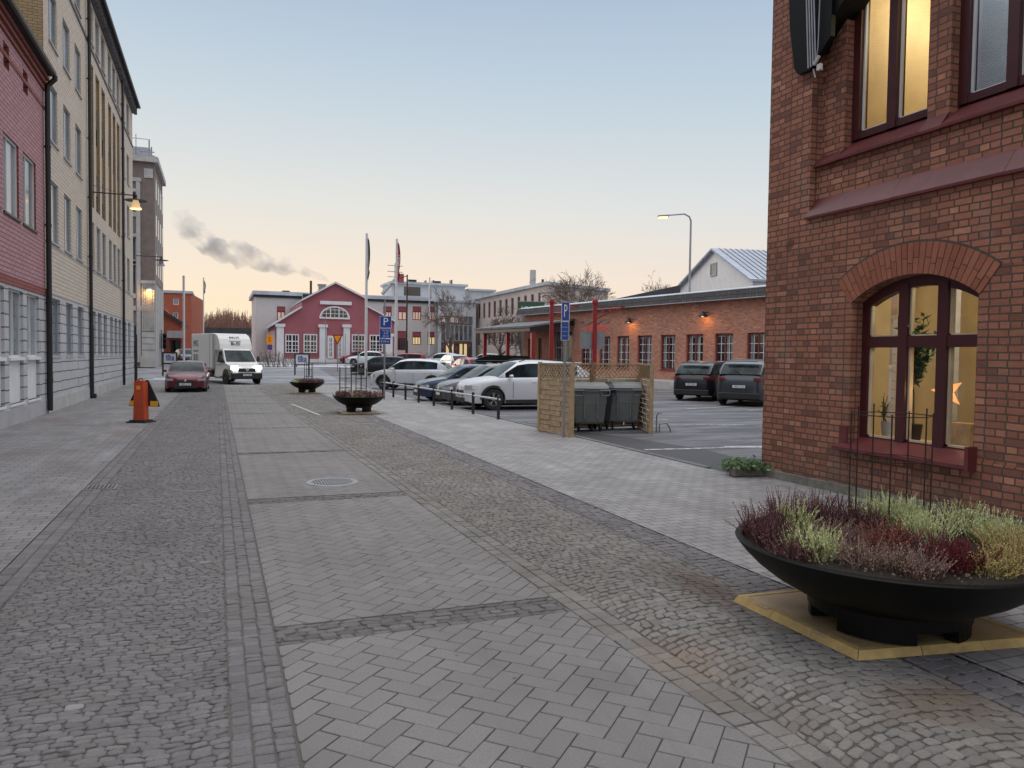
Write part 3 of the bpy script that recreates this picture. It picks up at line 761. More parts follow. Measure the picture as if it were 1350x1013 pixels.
for a,b in secA+secC:
    for i,(z0,z1) in enumerate(rowz): window(root,FL,a,b,z0,z1,-.07,M['window_grey'],M['glass_blind'],vert=(.32,),sill=.05,sm=M['grey_panel'],fw=.05)
mb=MB()
for a,b in secB:
    for i in (0,1,4): window(root,FL,a,b,*rowz[i],-.07,M['window_grey'],M['glass_blind'],vert=(.32,),sill=.05,sm=M['grey_panel'],fw=.05)
    for z0,z1 in ((7.8,9.45),(10.65,12.2)): window(root,FL,a,b,z0,z1,-.14,M['window_grey'],M['glass_far'],vert=(.5,),horiz=(.45,),fw=.05)
    FL.box(mb,a,b,9.45,10.65,-.2,-.10); FL.box(mb,a,b,12.2,13.5,-.2,-.10); FL.box(mb,b-.03,b+.001,7.76,13.49,-.098,.002)
mb.build('recess_panel',M['brick_yellow'],root,world=True)
mb=MB()
for a,b in secB:
    for z0 in (7.8,10.65):
        FL.box(mb,a,b,z0+.72,z0+.76,-.12,-.09); n=7
        for k in range(n): FL.box(mb,a+(b-a)*(k+.5)/n-.01,a+(b-a)*(k+.5)/n+.01,z0,z0+.72,-.115,-.095)
mb.build('window_railing',M['darkpipe'],root,world=True)
# end gable above the pink roof
FG=Facade((XW-12,Y1),(XW,Y1),(0,-1,0))
mb=MB(); FG.wall(mb,9.0,16.3); mb.build('gable_wall',M['brick_yellow'],root,world=True)
mb=MB(); boxw(mb,XW-12,XW-.32,Y1+.01,Y4,0,16.3); mb.build('core',M['brick_cream'],root,world=True)
FN=Facade((XW-12,Y4),(XW,Y4),(0,1,0)); mb=MB(); FN.wall(mb,0,16.35); mb.build('end_wall',M['brick_cream'],root,world=True)
mb=MB(); FL.box(mb,Y1,Y4,14.0,14.12,0,.04); FL.box(mb,Y1,Y4,16.0,16.35,.0,.1)
y=Y1+.1
while y<Y4: FL.box(mb,y,y+.08,15.95,16.38,.1,.26); y+=.42
mb.build('eave_rafters',M['roof_mid'],root,world=True)
mb=MB(); mb.prism([(XW+.32,Y1-.2,16.38),(XW+.30,Y1-.2,16.50),(XW-6,Y1-.2,19.2),(XW-12.5,Y1-.2,16.5),(XW-12.5,Y1-.2,16.38)],(0,Y4-Y1+.4,0)); mb.build('roof',M['roof_dark'],root,world=True)
mb=MB(); mb.tube([(XW+.38,Y1,16.42),(XW+.38,Y4+.1,16.42)],.075,8); mb.build('gutter',M['darkpipe'],root,world=True)
downpipe(root,Y2,16.3); downpipe(root,Y3,16.3)
downpipe(root,Y4-.15,3.4,r=.05)
# slim steel lamp mast against the wall with its span arm
p=G(117.5,524)
def wall_lamp_arm(name,x,y,zarm,L,label,lit,h):
    t=thing(name,(x,y,0),label,'street lamp','hanging lamps on arms along the left facades')
    mb=MB(); mb.tube([(0,0,0),(0,0,2.9)],.05,8); mb.box((0,0,.09),(.26,.26,.18),bev=.02); mb.build('mast_foot',M['darkpipe'],t)
    mb=MB(); mb.tube([(0,0,2.9),(0,0,h)],.028,8); mb.build('mast',M['greymetal'],t)
    mb=MB(); mb.tube([(0,0,zarm),(L,0,zarm+.0)],.025,6); mb.tube([(0,0,zarm+.28),(L*.55,0,zarm+.08)],.008,4); mb.build('arm',M['darkpipe'],t)
    mb=MB(); mb.tube([(L,0,zarm+.03),(L,0,zarm-.22)],.05,8); mb.lathe([(.05,-.14),(.42,-.20),(.42,-.21),(.12,-.19)],20,(L,0,zarm)); k=mb.build('lamp_top',M['black'],t)
    mb=MB(); mb.lathe([(.10,-.20),(.13,-.30),(.15,-.42),(.22,-.50),(.22,-.54)],20,(L,0,zarm)); mb.build('lamp_shade',M['lamp_warm_soft'] if lit else M['palemetal'],t,smooth=True)
    mb=MB(); mb.lathe([(0,-.545),(.20,-.545)],20,(L,0,zarm)); mb.build('lamp_lens',M['lamp_warm'] if lit else M['whiteplastic'],t)
    return t
zz=lambda p,v,u: EYE+(hor(u)-v)*(p.dot(FW))/1000
r_=ray(179.5,265); 
pm=Vector((XW+.12,onX(117.5,XW).y,0)); 
# arm reaches into the street at the same Y
rr=ray(180,hor(180)); L1=(rr.x/rr.y)*pm.y-pm.x
z1=EYE+ray(180,259).z/rr.y*pm.y*1.0
z1=EYE+(ray(180,258).z/ray(180,258).y)*pm.y
wall_lamp_arm('hanging_street_lamp',pm.x,pm.y+.0,z1,L1,'lit hanging street lamp on a long arm from a slim mast by the cream facade',True,z1+.6)
pm2=Vector((XW+.12,onX(177,XW).y,0)); rr=ray(213,hor(213)); L2=(rr.x/rr.y)*pm2.y-pm2.x; z2=EYE+(ray(213,339).z/ray(213,339).y)*pm2.y
wall_lamp_arm('hanging_street_lamp',pm2.x,pm2.y,z2,L2,'unlit hanging street lamp on the far arm in front of the tall brown building',False,z2+1)
# ================================================================== TALL BROWN CORNER BUILDING
YT=68; XT=onY(204.5,YT).x
root=thing('tall_brown_building',(XT-6,YT+5,gz(YT)),'tall brown corner building with pale stone frames, wall lamp and antenna rails on its roof','building')
FT=Facade((XT-14,YT),(XT,YT),(0,-1,0)); FT2=Facade((XT,YT),(XT,onX(215,XT).y),(1,0,0))
zt=FT.z_at(203,215)
za=lambda v:FT.z_at(190,v)
s0=FT.s_at(172); cw=FT.s_at(186)-FT.s_at(172)
hol=[]
rows=[(za(480),za(408)),(za(388),za(342)) ,(za(345),za(308)),(za(280),za(245))]
rows=[(za(476),za(408)),(za(387),za(349)),(za(346),za(309)),(za(281),za(246))]
xs=[s0-.25+k*-3.1 for k in range(4)]
for a in xs:
    for z0,z1 in ((za(474),za(445)),(za(390),za(342)),(za(346),za(308)),(za(283),za(246))):
        pass
zrows=[(gz(YT)+.9,gz(YT)+3.3),(6.9,10.2),(11.0,13.2),(14.6,15.9)]
zrows=[(za(474),za(446)),(za(388),za(345)),(za(344),za(309)),(za(281),za(250))]
hol=[(a,a+cw*.9,z0,z1-.25) for a in xs for z0,z1 in zrows]
mb=MB(); FT.wall(mb,gz(YT),zt,hol,depth=.3); FT2.wall(mb,gz(YT),zt); mb.build('wall',M['brown_render'],root,world=True)
mb=MB(); boxw(mb,XT-14,XT-.35,YT+.35,YT+14,gz(YT),zt-.1); mb.build('core',M['brown_render'],root,world=True)
for a in xs:
    for i,(z0,z1) in enumerate(zrows): window(root,FT,a,a+cw*.9,z0,z1-.25,-.2,M['window_grey'],M['glass_far'],vert=(.5,),fw=.09)
mb=MB()
for a in xs:
    FT.box(mb,a-.32,a-.02,za(478),zt-1.5,0,.10); FT.box(mb,a+cw*.9+.02,a+cw*.9+.32,za(478),zt-1.5,0,.10)
    for z0,z1 in zrows: FT.box(mb,a-.02,a+cw*.9+.02,z0-.35,z0,0,.09); FT.box(mb,a-.02,a+cw*.9+.02,z1-.25,z1+.0,0,.09)
    FT.box(mb,a-.4,a+cw*.9+.4,zt-1.6,zt-1.3,0,.12)
FT.box(mb,0,FT.L+.25,zt,zt+.45,-.2,.3); FT2.box(mb,.0,FT2.L,zt+.003,zt+.447,-.2,.3)
FT.box(mb,FT.L-.75,FT.L-.1,zt-1.25,zt-.5,0,.06)
FT.box(mb,0,FT.L,za(410),za(404),0,.12)
for k in range(4):
    a=.9+k*2.3; FT2.box(mb,a,a+.20,gz(YT)+7,zt-1.2,0,.03); FT2.box(mb,a+1.33,a+1.53,gz(YT)+7,zt-1.2,0,.03); FT2.box(mb,a,a+1.53,zt-1.2,zt-1.0,0,.03)
mb.build('stone_frame',M['pale_stone'],root,world=True)
mb=MB()
for k in range(4):
    a=.9+k*2.3
    for z0 in (8.2,11.4,14.4): FT2.box(mb,a+.3,a+1.23,z0,z0+1.7,0,.02)
mb.build('side_window',M['glass_far'],root,world=True)
# fluted stone corner at street level
mb=MB(); c0,c1=FT.s_at(187),FT.L
zf0,zf1,zf2=gz(YT),za(437),za(374)
n=7
for k in range(n): 
    a=c0+(c1-c0)*k/n; FT.box(mb,a+.03,a+(c1-c0)/n-.03,zf1,zf2,0,.16)
FT.box(mb,c0,c1,zf1,zf2,0,.08); FT.box(mb,c0-.05,c1+.05,zf2,zf2+.25,0,.2)
k=0; z=zf0+.9
while z<zf1-.05: FT.box(mb,c0,c1+.02,z,min(z+.50,zf1)-.04,0,.14); z+=.50
FT.box(mb,c0-.1,c1+.1,zf0,zf0+.9,0,.22)
for j in range(5): FT2.box(mb,.05+j*1.9,1.6+j*1.9,gz(YT),zf2,0,.05)
mb.build('stone_base',M['pale_stone'],root,world=True)
mb=MB(); z0=zt+.45; boxw(mb,XT-11,onY(199,YT+2).x-.0,YT+2,YT+9,z0,FT.z_at(186,186)); mb.build('roof_plant_room',M['frost_metal'],root,world=True)
mb=MB()
for k,(uu,v0) in enumerate(((197.5,183),(200.5,193),(203,206),(204,210))):
    p_=FT.P(FT.s_at(uu),0,-.3); mb.tube([(p_.x,p_.y,zt),(p_.x,p_.y,FT.z_at(uu,v0))],.06,6)
for v in (199,204,209): 
    mb.tube([FT.P(FT.s_at(185),FT.z_at(195,v),-.3),FT.P(FT.L,FT.z_at(195,v),-.3)],.05,6)
p_=FT.P(FT.s_at(178),0,-1.5); mb.tube([(p_.x,p_.y,zt),(p_.x,p_.y,FT.z_at(178,170))],.04,5); mb.tube([(p_.x-1,p_.y,FT.z_at(178,176)),(p_.x+.9,p_.y,FT.z_at(178,176))],.03,5)
mb.build('roof_railing',M['greymetal'],root,world=True)
# lit wall lamp
t=thing('wall_lamp',(FT.P(FT.s_at(197.5),za(383),.2)),'lit amber wall lamp above the fluted stone corner of the tall brown building','wall lamp')
mb=MB(); mb.lathe([(.02,.22),(.22,.10),(.30,.0)],16); mb.box((0,.1,.15),(.08,.3,.08)); mb.build('lamp_hood',M['palemetal'],t)
mb=MB(); mb.lathe([(0,-.05),(.16,-.04),(.25,.02)],16); mb.build('bulb',M['lamp_warm'],t)
def glow(name,loc,e,c=(1,.55,.18),rad=.1,spot=None,rot=None):
    l=bpy.data.lights.new(name,'SPOT' if spot else 'POINT'); l.energy=e; l.color=c; l.shadow_soft_size=rad
    o=bpy.data.objects.new(name,l); col.objects.link(o); o.location=loc
    if spot: l.spot_size=spot; l.spot_blend=.6
    if rot: o.rotation_euler=rot
    return o
glow('wall_lamp_light',FT.P(FT.s_at(197.5),za(388),.55),40,rad=.15)
# ================================================================== FAR LEFT: red brick block and small dark-roofed house
YR=115; 
root=thing('red_brick_block',(onY(236,YR).x,YR+5,gz(YR)),'plain red brick block with a white window far behind the white van','building')
FR=Facade((onY(205,YR).x,YR),(onY(252.5,YR).x,YR),(0,-1,0)); zr=FR.z_at(240,387)
mb=MB(); w1=(FR.s_at(228.5),FR.s_at(236),FR.z_at(230,402),FR.z_at(230,393.5)); w2=(FR.s_at(228),FR.s_at(235),FR.z_at(230,420),FR.z_at(230,412))
FR.wall(mb,gz(YR),zr,[w1,w2]); Fs=Facade((FR.P(FR.L,0)),(FR.P(FR.L,0)+Vector((1.3,14,0))),(1,0,0)); Fs.wall(mb,gz(YR),zr); mb.build('wall',M['brick_far'],root,world=True)
mb=MB(); FR.box(mb,-.2,FR.L+.2,zr,zr+.35,-12,.15); mb.build('roof',M['roof_grey'],root,world=True)
for q in(w1,w2): window(root,FR,*q,-.1,M['window_white'],M['glass_blind'],vert=(.5,),fw=.1)
YH=88
root=thing('small_dark_roofed_house',(onY(228,YH).x,YH+3,gz(YH)),'low red house with dark pitched roof and flat canopy left of the van','house')
FH=Facade((onY(214,YH).x,YH),(onY(239,YH).x,YH),(0,-1,0)); zz_=lambda v:FH.z_at(228,v)
mb=MB(); FH.wall(mb,gz(YH),zz_(430)); mb.prism([FH.P(0,zz_(430)),FH.P(FH.L,zz_(430)),FH.P(0,zz_(405))],(0,6,0)); mb.build('wall',M['brick_far'],root,world=True)
mb=MB(); a=FH.P(-1,zz_(400),.4); b=FH.P(FH.L+.35,zz_(426),.4); mb.prism([a,b,b-Vector((0,0,.35)),a-Vector((0,0,.35))],(0,8,0)); mb.build('roof',M['roof_dark'],root,world=True)
mb=MB(); FH.box(mb,FH.s_at(222),FH.s_at(243),zz_(446),zz_(437),0,2.5); mb.build('canopy',M['grey_panel'],root,world=True)
mb=MB(); FH.box(mb,FH.s_at(223),FH.s_at(223.8),gz(YH),zz_(446),2.2,2.4); FH.box(mb,FH.s_at(241),FH.s_at(241.8),gz(YH),zz_(446),2.2,2.4); mb.build('canopy_post',M['window_red'],root,world=True)
mb=MB(); FH.box(mb,FH.s_at(225),FH.s_at(238),gz(YH)+.1,zz_(449),.0,.06); mb.build('door',M['glass_dark'],root,world=True)
# long dark shed far behind
p0,p1=D(255,433,150),D(332,436,150)
root=thing('long_dark_shed',(p0.x,p0.y,gz(p0.y)),'long low shed with a thin dark flat roof in front of the bare wood','shed')
Fq=Facade((p0.x,p0.y),(p1.x,p1.y)); zq=Fq.z_at(290,431)
mb=MB(); Fq.wall(mb,0,zq-1.2); mb.build('wall',M['brown_render'],root,world=True)
mb=MB(); Fq.box(mb,-.5,Fq.L+.5,zq-1.2,zq-.2,-8,.5); mb.build('roof',M['roof_dark'],root,world=True)
M['roof_tile']=brick('dark_roof_tiles',(.055,.052,.055),(.085,.08,.082),(.02,.02,.02),.22,.25,.02,.8,stain=.2)
M['cloth_dim']=plain('dim_curtain',(.20,.20,.20),.9)
M['pale_wall']=plain('pale_grey_wall',(.50,.51,.53),.8,0,.08,.5)
# ================================================================== ROSE GABLED HOUSE
YP=93; gP=gz(YP)
FPk=Facade((onY(363.5,YP).x,YP),(onY(519.5,YP).x,YP),(0,-1,0))
root=thing('rose_gabled_house',(FPk.P(FPk.L/2,gP)),'rose red rendered house with stepped gable, white pilasters and half round window','house')
def pz(u,v): return (FPk.s_at(u),FPk.z_at(u,v))
outline=[(0,gP),(FPk.L,gP),(FPk.L,pz(511,424)[1]),pz(481.5,404),pz(481.5,394.5),pz(441.5,374),pz(397.5,397),pz(397.5,406),(0,pz(363.5,427)[1])]
mb=MB(); mb.prism([FPk.P(a,z,0) for a,z in outline],(0,.3,0)); mb.build('front_wall',M['rose_render'],root,world=True)
DP=15
mb=MB(); o2=[(a,max(z-.12,gP)) for a,z in outline]; o2[0]=(.02,gP-.2); o2[1]=(FPk.L-.02,gP-.2)
mb.prism([FPk.P(a,z,-.31) for a,z in o2],(0,DP,0)); mb.build('side_wall',M['rose_render'],root,world=True)
mb=MB()
def strip(p,q,th=.22,o0=.35,o1=-DP-.5,lift=.0):
    a=FPk.P(p[0],p[1]+lift,o0); b=FPk.P(q[0],q[1]+lift,o0); mb.prism([a,b,b+Vector((0,0,th)),a+Vector((0,0,th))],(0,o0-o1,0))
eL=(-.5,pz(363.5,427)[1]-.28); eR=(FPk.L+.4,outline[2][1]-.22)
strip(eL,pz(397.5,406)); strip(pz(397.5,397),pz(441.5,374)); strip(pz(441.5,374),pz(481.5,394.5)); strip(pz(481.5,404),eR)
mb.build('roof',M['roof_grey'],root,world=True)
mb=MB()
for p,q in((eL,pz(397.5,406)),(pz(397.5,397),pz(441.5,374)),(pz(441.5,374),pz(481.5,394.5)),(pz(481.5,404),eR)): strip(p,q,.16,.40,.352,-.0)
mb.build('bargeboard',M['white_paint'],root,world=True)
mb=MB()
for (u0,u1,v0) in ((364.5,374,427),(421,430,428),(452.5,461,428),(508,517,440)):
    a,b=FPk.s_at(u0),FPk.s_at(u1); z=FPk.z_at(u0,v0); FPk.box(mb,a,b,gP,z-.35,0,.22); FPk.box(mb,a-.15,b+.15,z-.35,z,0,.32); FPk.box(mb,a-.12,b+.12,gP,gP+.5,.0,.30)
FPk.box(mb,0,FPk.L,gP,gP+.42,0,.08)
FPk.box(mb,FPk.s_at(421.5),FPk.s_at(463),FPk.z_at(440,402),FPk.z_at(440,397.5),0,.22)
mb.build('pilaster',M['white_paint'],root,world=True)
for (u0,u1,v0,v1,lit) in ((376,394,465.5,440.5,0),(400,418,465.5,440.5,0),(463.5,481,464,441,0),(487,504.5,464,441.5,0)):
    a,b=FPk.s_at(u0),FPk.s_at(u1); z0,z1=FPk.z_at(u0,v0),FPk.z_at(u0,v1)
    window(root,FPk,a,b,z0,z1,.05,M['white_paint'],M['glass_dark'],vert=(.25,(.5,.14),.75),horiz=(.2,.4,(.62,.12)),fw=.13,bar=.06,proud=.06)
a,b=FPk.s_at(431.5),FPk.s_at(451.5); 
mb=MB(); z1=FPk.z_at(440,443)
window(root,FPk,FPk.s_at(431.5),FPk.s_at(440),gP+.5,z1,.05,M['white_paint'],M['glass_dark'],vert=(.5,),horiz=(.3,.5,.7),fw=.25,bar=.08,proud=.06)
window(root,FPk,FPk.s_at(444),FPk.s_at(452),gP+.5,z1,.05,M['white_paint'],M['glass_dark'],vert=(.5,),horiz=(.3,.5,.7),fw=.25,bar=.08,proud=.06)
# half-round window
mb=MB(); ca=FPk.s_at(441); rz=FPk.z_at(441,419.5); ra=(FPk.s_at(461)-FPk.s_at(421))/2; rh=FPk.z_at(441,404)-rz
def arc(r,h,n=20): return [(ca-r*math.cos(math.pi*i/n),rz+h*math.sin(math.pi*i/n)) for i in range(n+1)]
A=arc(ra,rh);B=arc(ra-.18,rh-.18)
for i in range(20):
    P=[FPk.P(*A[i],.0),FPk.P(*A[i+1],.0),FPk.P(*B[i+1],.0),FPk.P(*B[i],.0)]; mb.prism(P,(0,-.12,0))
FPk.box(mb,ca-ra,ca+ra,rz-.12,rz+.08,.0,.13)
for k in range(-3,4):
    x=ca+k*ra/3.6; h=rh*math.sqrt(max(0,1-((x-ca)/ra)**2)); wv=.12 if k in(-1,1) else .05; wv=.12 if abs(k)==1 else .05
    FPk.box(mb,x-wv/2,x+wv/2,rz,rz+h-.05,.02,.10)
for q in (.36,.68):
    hw=ra*math.sqrt(1-q*q); FPk.box(mb,ca-hw,ca+hw,rz+rh*q-.03,rz+rh*q+.03,.02,.09)
wv=mb.build('window',M['white_paint'],root,world=True)
mb=MB(); mb.prism([FPk.P(a_,z_,.0) for a_,z_ in B],(0,-.03,0)); mb.build('pane',M['glass_dark'],wv,world=True)
# left side posts of the lean-to
FS=Facade((FPk.P(0,0)),(FPk.P(0,0)+Vector((0,DP,0))),(-1,0,0))
mb=MB()
for k in range(5): FS.box(mb,1.2+k*2.8,1.7+k*2.8,gP,4.6,0,.2)
mb.build('side_pilaster',M['white_paint'],root,world=True)
# chimneys on it
mb=MB(); p_=FPk.P(FPk.s_at(430.5),0,-5); zc=FPk.z_at(430,374); mb.box((p_.x,p_.y,zc-.9),(.9,.9,2.2)); mb.box((p_.x,p_.y,zc+.25),(1.1,1.1,.12)); mb.build('chimney',M['greymetal'],root,world=True)
mb=MB(); p_=FPk.P(FPk.s_at(414.5),0,-4); mb.tube([(p_.x,p_.y,6),(p_.x,p_.y,FPk.z_at(414,371)+.4)],.14,8); p_=FPk.P(FPk.s_at(408),0,-4); mb.box((p_.x,p_.y,FPk.z_at(408,386)-.7),(.9,.7,1.6)); mb.build('flue',M['darkpipe'],root,world=True)
# ================================================================== LONG GREYISH BUILDING BEHIND
YC=109; gC=gz(YC); XCr=onY(628,YC).x
FC=Facade((onY(337,YC).x,YC),(XCr,YC),(0,-1,0)); zC=FC.z_at(530,396)
root=thing('long_greyish_building',(FC.P(FC.L/2,gC)),'long two storey greyish building with red topped windows behind the rose house','building')
wins=[]
for (u0,u1) in ((365,376),(505,516),(524.5,536),(543.5,555),(563.5,574.5)):
    wins.append((u0,u1,422,404)); 
for (u0,u1) in ((543.5,555),(563.5,574.5)): wins.append((u0,u1,455,437.5))
wins.append((524,535.5,462,436.5))
hol=[(FC.s_at(a),FC.s_at(b),FC.z_at(a,c),FC.z_at(a,d)) for a,b,c,d in wins]
mb=MB(); FC.wall(mb,gC,zC,hol,depth=.25); FC.wall(mb,gC,zC) if 0 else None
Fw=Facade((FC.P(0,0)),(FC.P(0,0)+Vector((0,14,0))),(-1,0,0)); Fw.wall(mb,gC,zC)
mb.build('wall',M['grey_render'],root,world=True)
mb=MB(); FC.box(mb,.3,FC.L,gC,zC-.1,-13.5,-.3); mb.build('core',M['grey_render'],root,world=True)
cwin=[]
for i,((a,b,c,d),h) in enumerate(zip(wins,hol)):
    zs=h[2]+(h[3]-h[2])*.64; lit=i in(5,6)
    w9=window(root,FC,h[0],h[1],h[2],zs,-.15,M['window_red'],M['lit_yellow'] if lit else (M['peach_glow'] if i<5 else M['glass_dark']),vert=((.33,.1),(.66,.1)) if i%2 else ((.5,.12),),fw=.12)
    mb=MB(); FC.box(mb,h[0],h[1],zs+.002,h[3],-.2,-.08); mb.build('blind_box',M['red_panel'],w9,world=True)
mb=MB(); FC.box(mb,-.4,FC.L+.2,zC,zC+.5,-14.5,.45); mb.build('roof',M['roof_grey'],root,world=True)
mb=MB(); FC.box(mb,-.3,FC.L,zC-.35,zC-.003,0,.2); mb.build('cornice',M['roof_dark'],root,world=True)
# rooftop structures
Fz=Facade((onY(516,YC+4).x,YC+4),(onY(612,YC+4).x,YC+4),(0,-1,0)); za_=Fz.z_at(560,376)
mb=MB(); Fz.wall(mb,zC+.4,za_); Fz.box(mb,0.01,Fz.L-.01,zC+.4,za_-.01,-7,-.02); 
Fy=Facade((onY(612,YC+5).x,YC+5),(onY(650,YC+5).x,YC+5),(0,-1,0)); zb_=Fy.z_at(630,384); Fy.box(mb,0.02,Fy.L,zC+.4,zb_,-6,0)
mb.build('rooftop_room',M['pale_wall'],root,world=True)
mb=MB(); Fz.box(mb,-.3,Fz.L+.4,za_,za_+.35,-7.3,.4); Fy.box(mb,.45,Fy.L+.3,zb_,zb_+.3,-6.2,.3); mb.build('rooftop_roof',M['roof_grey'],root,world=True)
mb=MB(); Fz.box(mb,Fz.s_at(532),Fz.s_at(553.5),Fz.z_at(540,390),Fz.z_at(540,378.5),0,.05); mb.build('rooftop_window',M['glass_dark'],root,world=True)
mb=MB()
for (uu,v0,v1,w_) in ((545,368,375,1.3),(573,369,375,.25),(579,370,375,.9),(597,368.5,375,.22),(563,369,375,.15)):
    mb=MB(); s_=Fz.s_at(uu); Fz.box(mb,s_-w_/2,s_+w_/2,za_+.3,Fz.z_at(uu,v0),-2,-1); mb.build('roof_vent',M['darkpipe'],root,world=True)
mb=MB(); s_=FC.s_at(378.5); FC.box(mb,s_-.35,s_+.35,zC+.4,FC.z_at(378,383),-3,-2); FC.box(mb,s_-.5,s_+.5,FC.z_at(378,383),FC.z_at(378,382),-3.2,-1.8)
mb.build('roof_vent',M['darkpipe'],root,world=True)
# inclined mast
mb=MB(); mb.tube([Fz.P(Fz.s_at(503),Fz.z_at(503,388),0),Fz.P(Fz.s_at(520),Fz.z_at(520,369),0)],.28,6)
for v in (350,358,365): mb.tube([Fz.P(Fz.s_at(510),Fz.z_at(515,v),0),Fz.P(Fz.s_at(530),Fz.z_at(525,v+1),0)],.06,5)
mb.tube([Fz.P(Fz.s_at(520),zC,0),Fz.P(Fz.s_at(520),Fz.z_at(520,347),0)],.1,6)
mb.build('antenna',M['greymetal'],root,world=True)
mb=MB(); s_=Fz.s_at(526.5); Fz.box(mb,s_-.5,s_+.5,Fz.z_at(526,373),Fz.z_at(526,361.5),-.5,.5); mb.build('roof_tank',M['red_panel'],root,world=True)
# glass entrance bay
Fg=Facade((onY(577,YC-2).x,YC-2),(onY(627,YC-2).x,YC-2),(0,-1,0)); zg=Fg.z_at(600,399)
gl=thing('glazed_entrance_bay',(Fg.P(Fg.L/2,gC)),'glazed entrance bay with pale lintels and lit doors between the two greyish wings','building')
mb=MB(); Fg.wall(mb,gC,zg,[(.5,Fg.L-.5,gC,zg-2)],depth=.3); Fg.box(mb,0,Fg.L,gC,zg,-1.9,-1.6); mb.build('wall',M['pale_wall'],gl,world=True)
mb=MB(); Fg.box(mb,-.2,Fg.L+.2,zg,zg+.3,-2,.2); mb.build('roof',M['roof_grey'],gl,world=True)
nn=7
for r0,r1,k0 in ((gC,gC+2.9,0),(gC+3.2,gC+5.6,1),(gC+5.8,zg-2.05,2)):
    for k in range(nn):
        a=.5+(Fg.L-1)*k/nn; b=.5+(Fg.L-1)*(k+1)/nn
        pm_=M['lit_yellow'] if (k0==0 and k in(1,2,4,5)) else (M['peach_glow'] if (k0==2 and k in (0,2,3)) else M['glass_far'])
        window(gl,Fg,a,b,r0,r1,-.2,M['window_grey'] if k0 else M['window_red'],pm_,vert=(),horiz=(.5,) if k0==1 else (),fw=.12)
# right wing (corner building)
YWc=onX(721,36).y
FW1=Facade((36,YC),(36,YWc),(-1,0,0)); e_=D(800,470,98); FW2=Facade((36,YWc),(e_.x,e_.y),(0,-1,0))
root=thing('beige_corner_wing',(36+4,YWc+8,gC),'beige two storey corner wing with tall dark red windows and the dark green rooftop sign','building')
zW=FW1.z_at(628,395); h0=[]
ss=[FW1.s_at(u) for u in (629.5,634.8,640.5,646.6,653.2,660.5)]
pt=(FW1.L-1.6)/11
cols_=[1.0+pt*k for k in range(11)]
for a in cols_: h0+= [(a,a+pt*.42,FW1.z_at(629,421),FW1.z_at(629,401.5)),(a,a+pt*.42,FW1.z_at(629,455),FW1.z_at(629,436))]
h1=[]
mb=MB(); FW1.wall(mb,gC,zW,h0,depth=.2)
for k in range(5): h1+=[(1+k*2.3,2.2+k*2.3,5.3,7.5),(1+k*2.3,2.2+k*2.3,2,4.2)]
FW2.wall(mb,gC,zW,h1,depth=.2); mb.build('wall',M['beige_render'],root,world=True)
for h in h0: window(root,FW1,*h,-.12,M['window_red'],M['glass_far'],vert=((.5,.1),),fw=.12)
for h in h1: window(root,FW2,*h,-.12,M['window_red'],M['glass_far'],vert=((.5,.1),),fw=.12)
mb=MB(); mb.prism([(35.7,YC+.4,zW),(35.7,YWc-.3,zW),(e_.x+.2,e_.y-.3,zW),(e_.x+.2,YC+3,zW)],(0,0,.4)); mb.build('roof',M['roof_grey'],root,world=True)
mb=MB(); mb.prism([(36.4,YC,gC),(36.4,YWc+.5,gC),(e_.x-.3,e_.y+.5,gC),(e_.x-.3,YC+2,gC)],(0,0,zW-gC-.1)); mb.build('core',M['beige_render'],root,world=True)
p0=D(683.5,409,66); p1=D(718,404,66)
Fo=Facade((p0.x,p0.y),(p1.x,p1.y)); z0,z1=Fo.z_at(700,414),Fo.z_at(700,398.5)
# green sign on its posts
sg=thing('green_rooftop_sign',(Fo.P(Fo.L/2,0)),'dark green lettered sign standing between bare trees above the brick hall','sign')
mb=MB(); Fo.box(mb,0,Fo.L,z0,z1,-.1,.1); mb.build('sign_board',M['green_sign'],sg,world=True)
mb=MB(); Fo.box(mb,.3,.5,0,z0,-.1,.1); Fo.box(mb,Fo.L-.5,Fo.L-.3,0,z0,-.1,.1); Fo.box(mb,-.05,Fo.L+.05,z1,z1+.06,-.12,.12); mb.build('post',M['greymetal'],sg,world=True)
text('lettering','JOSLA',.72,Fo.P(Fo.L*.52,z0+.36,.105),Fo.d,(0,0,1),M['white_paint'],sg)
# chimneys behind
p_=D(702,400,120); c_=thing('round_chimney',(p_.x,p_.y,gC),'thick pale round chimney with a spiral frame above the beige wing','chimney')
zt_=EYE+(hor(702)-357)*.120; mb=MB(); mb.tube([(0,0,0),(0,0,zt_-gC)],.48,14); mb.build('stack',M['grey_panel'],c_)
mb=MB(); mb.tube([(.5*math.cos(a*.7),.5*math.sin(a*.7),(zt_-gC)*.55+a*.15) for a in range(0,40)],.045,5); mb.build('spiral',M['greymetal'],c_)
p_=D(715,400,110); c_=thing('thin_chimney',(p_.x,p_.y,gC),'thin dark flue right of the round chimney','chimney'); mb=MB(); mb.tube([(0,0,0),(0,0,EYE+(hor(715)-369)*.11-gC)],.18,10); mb.build('flue_pipe',M['darkpipe'],c_)
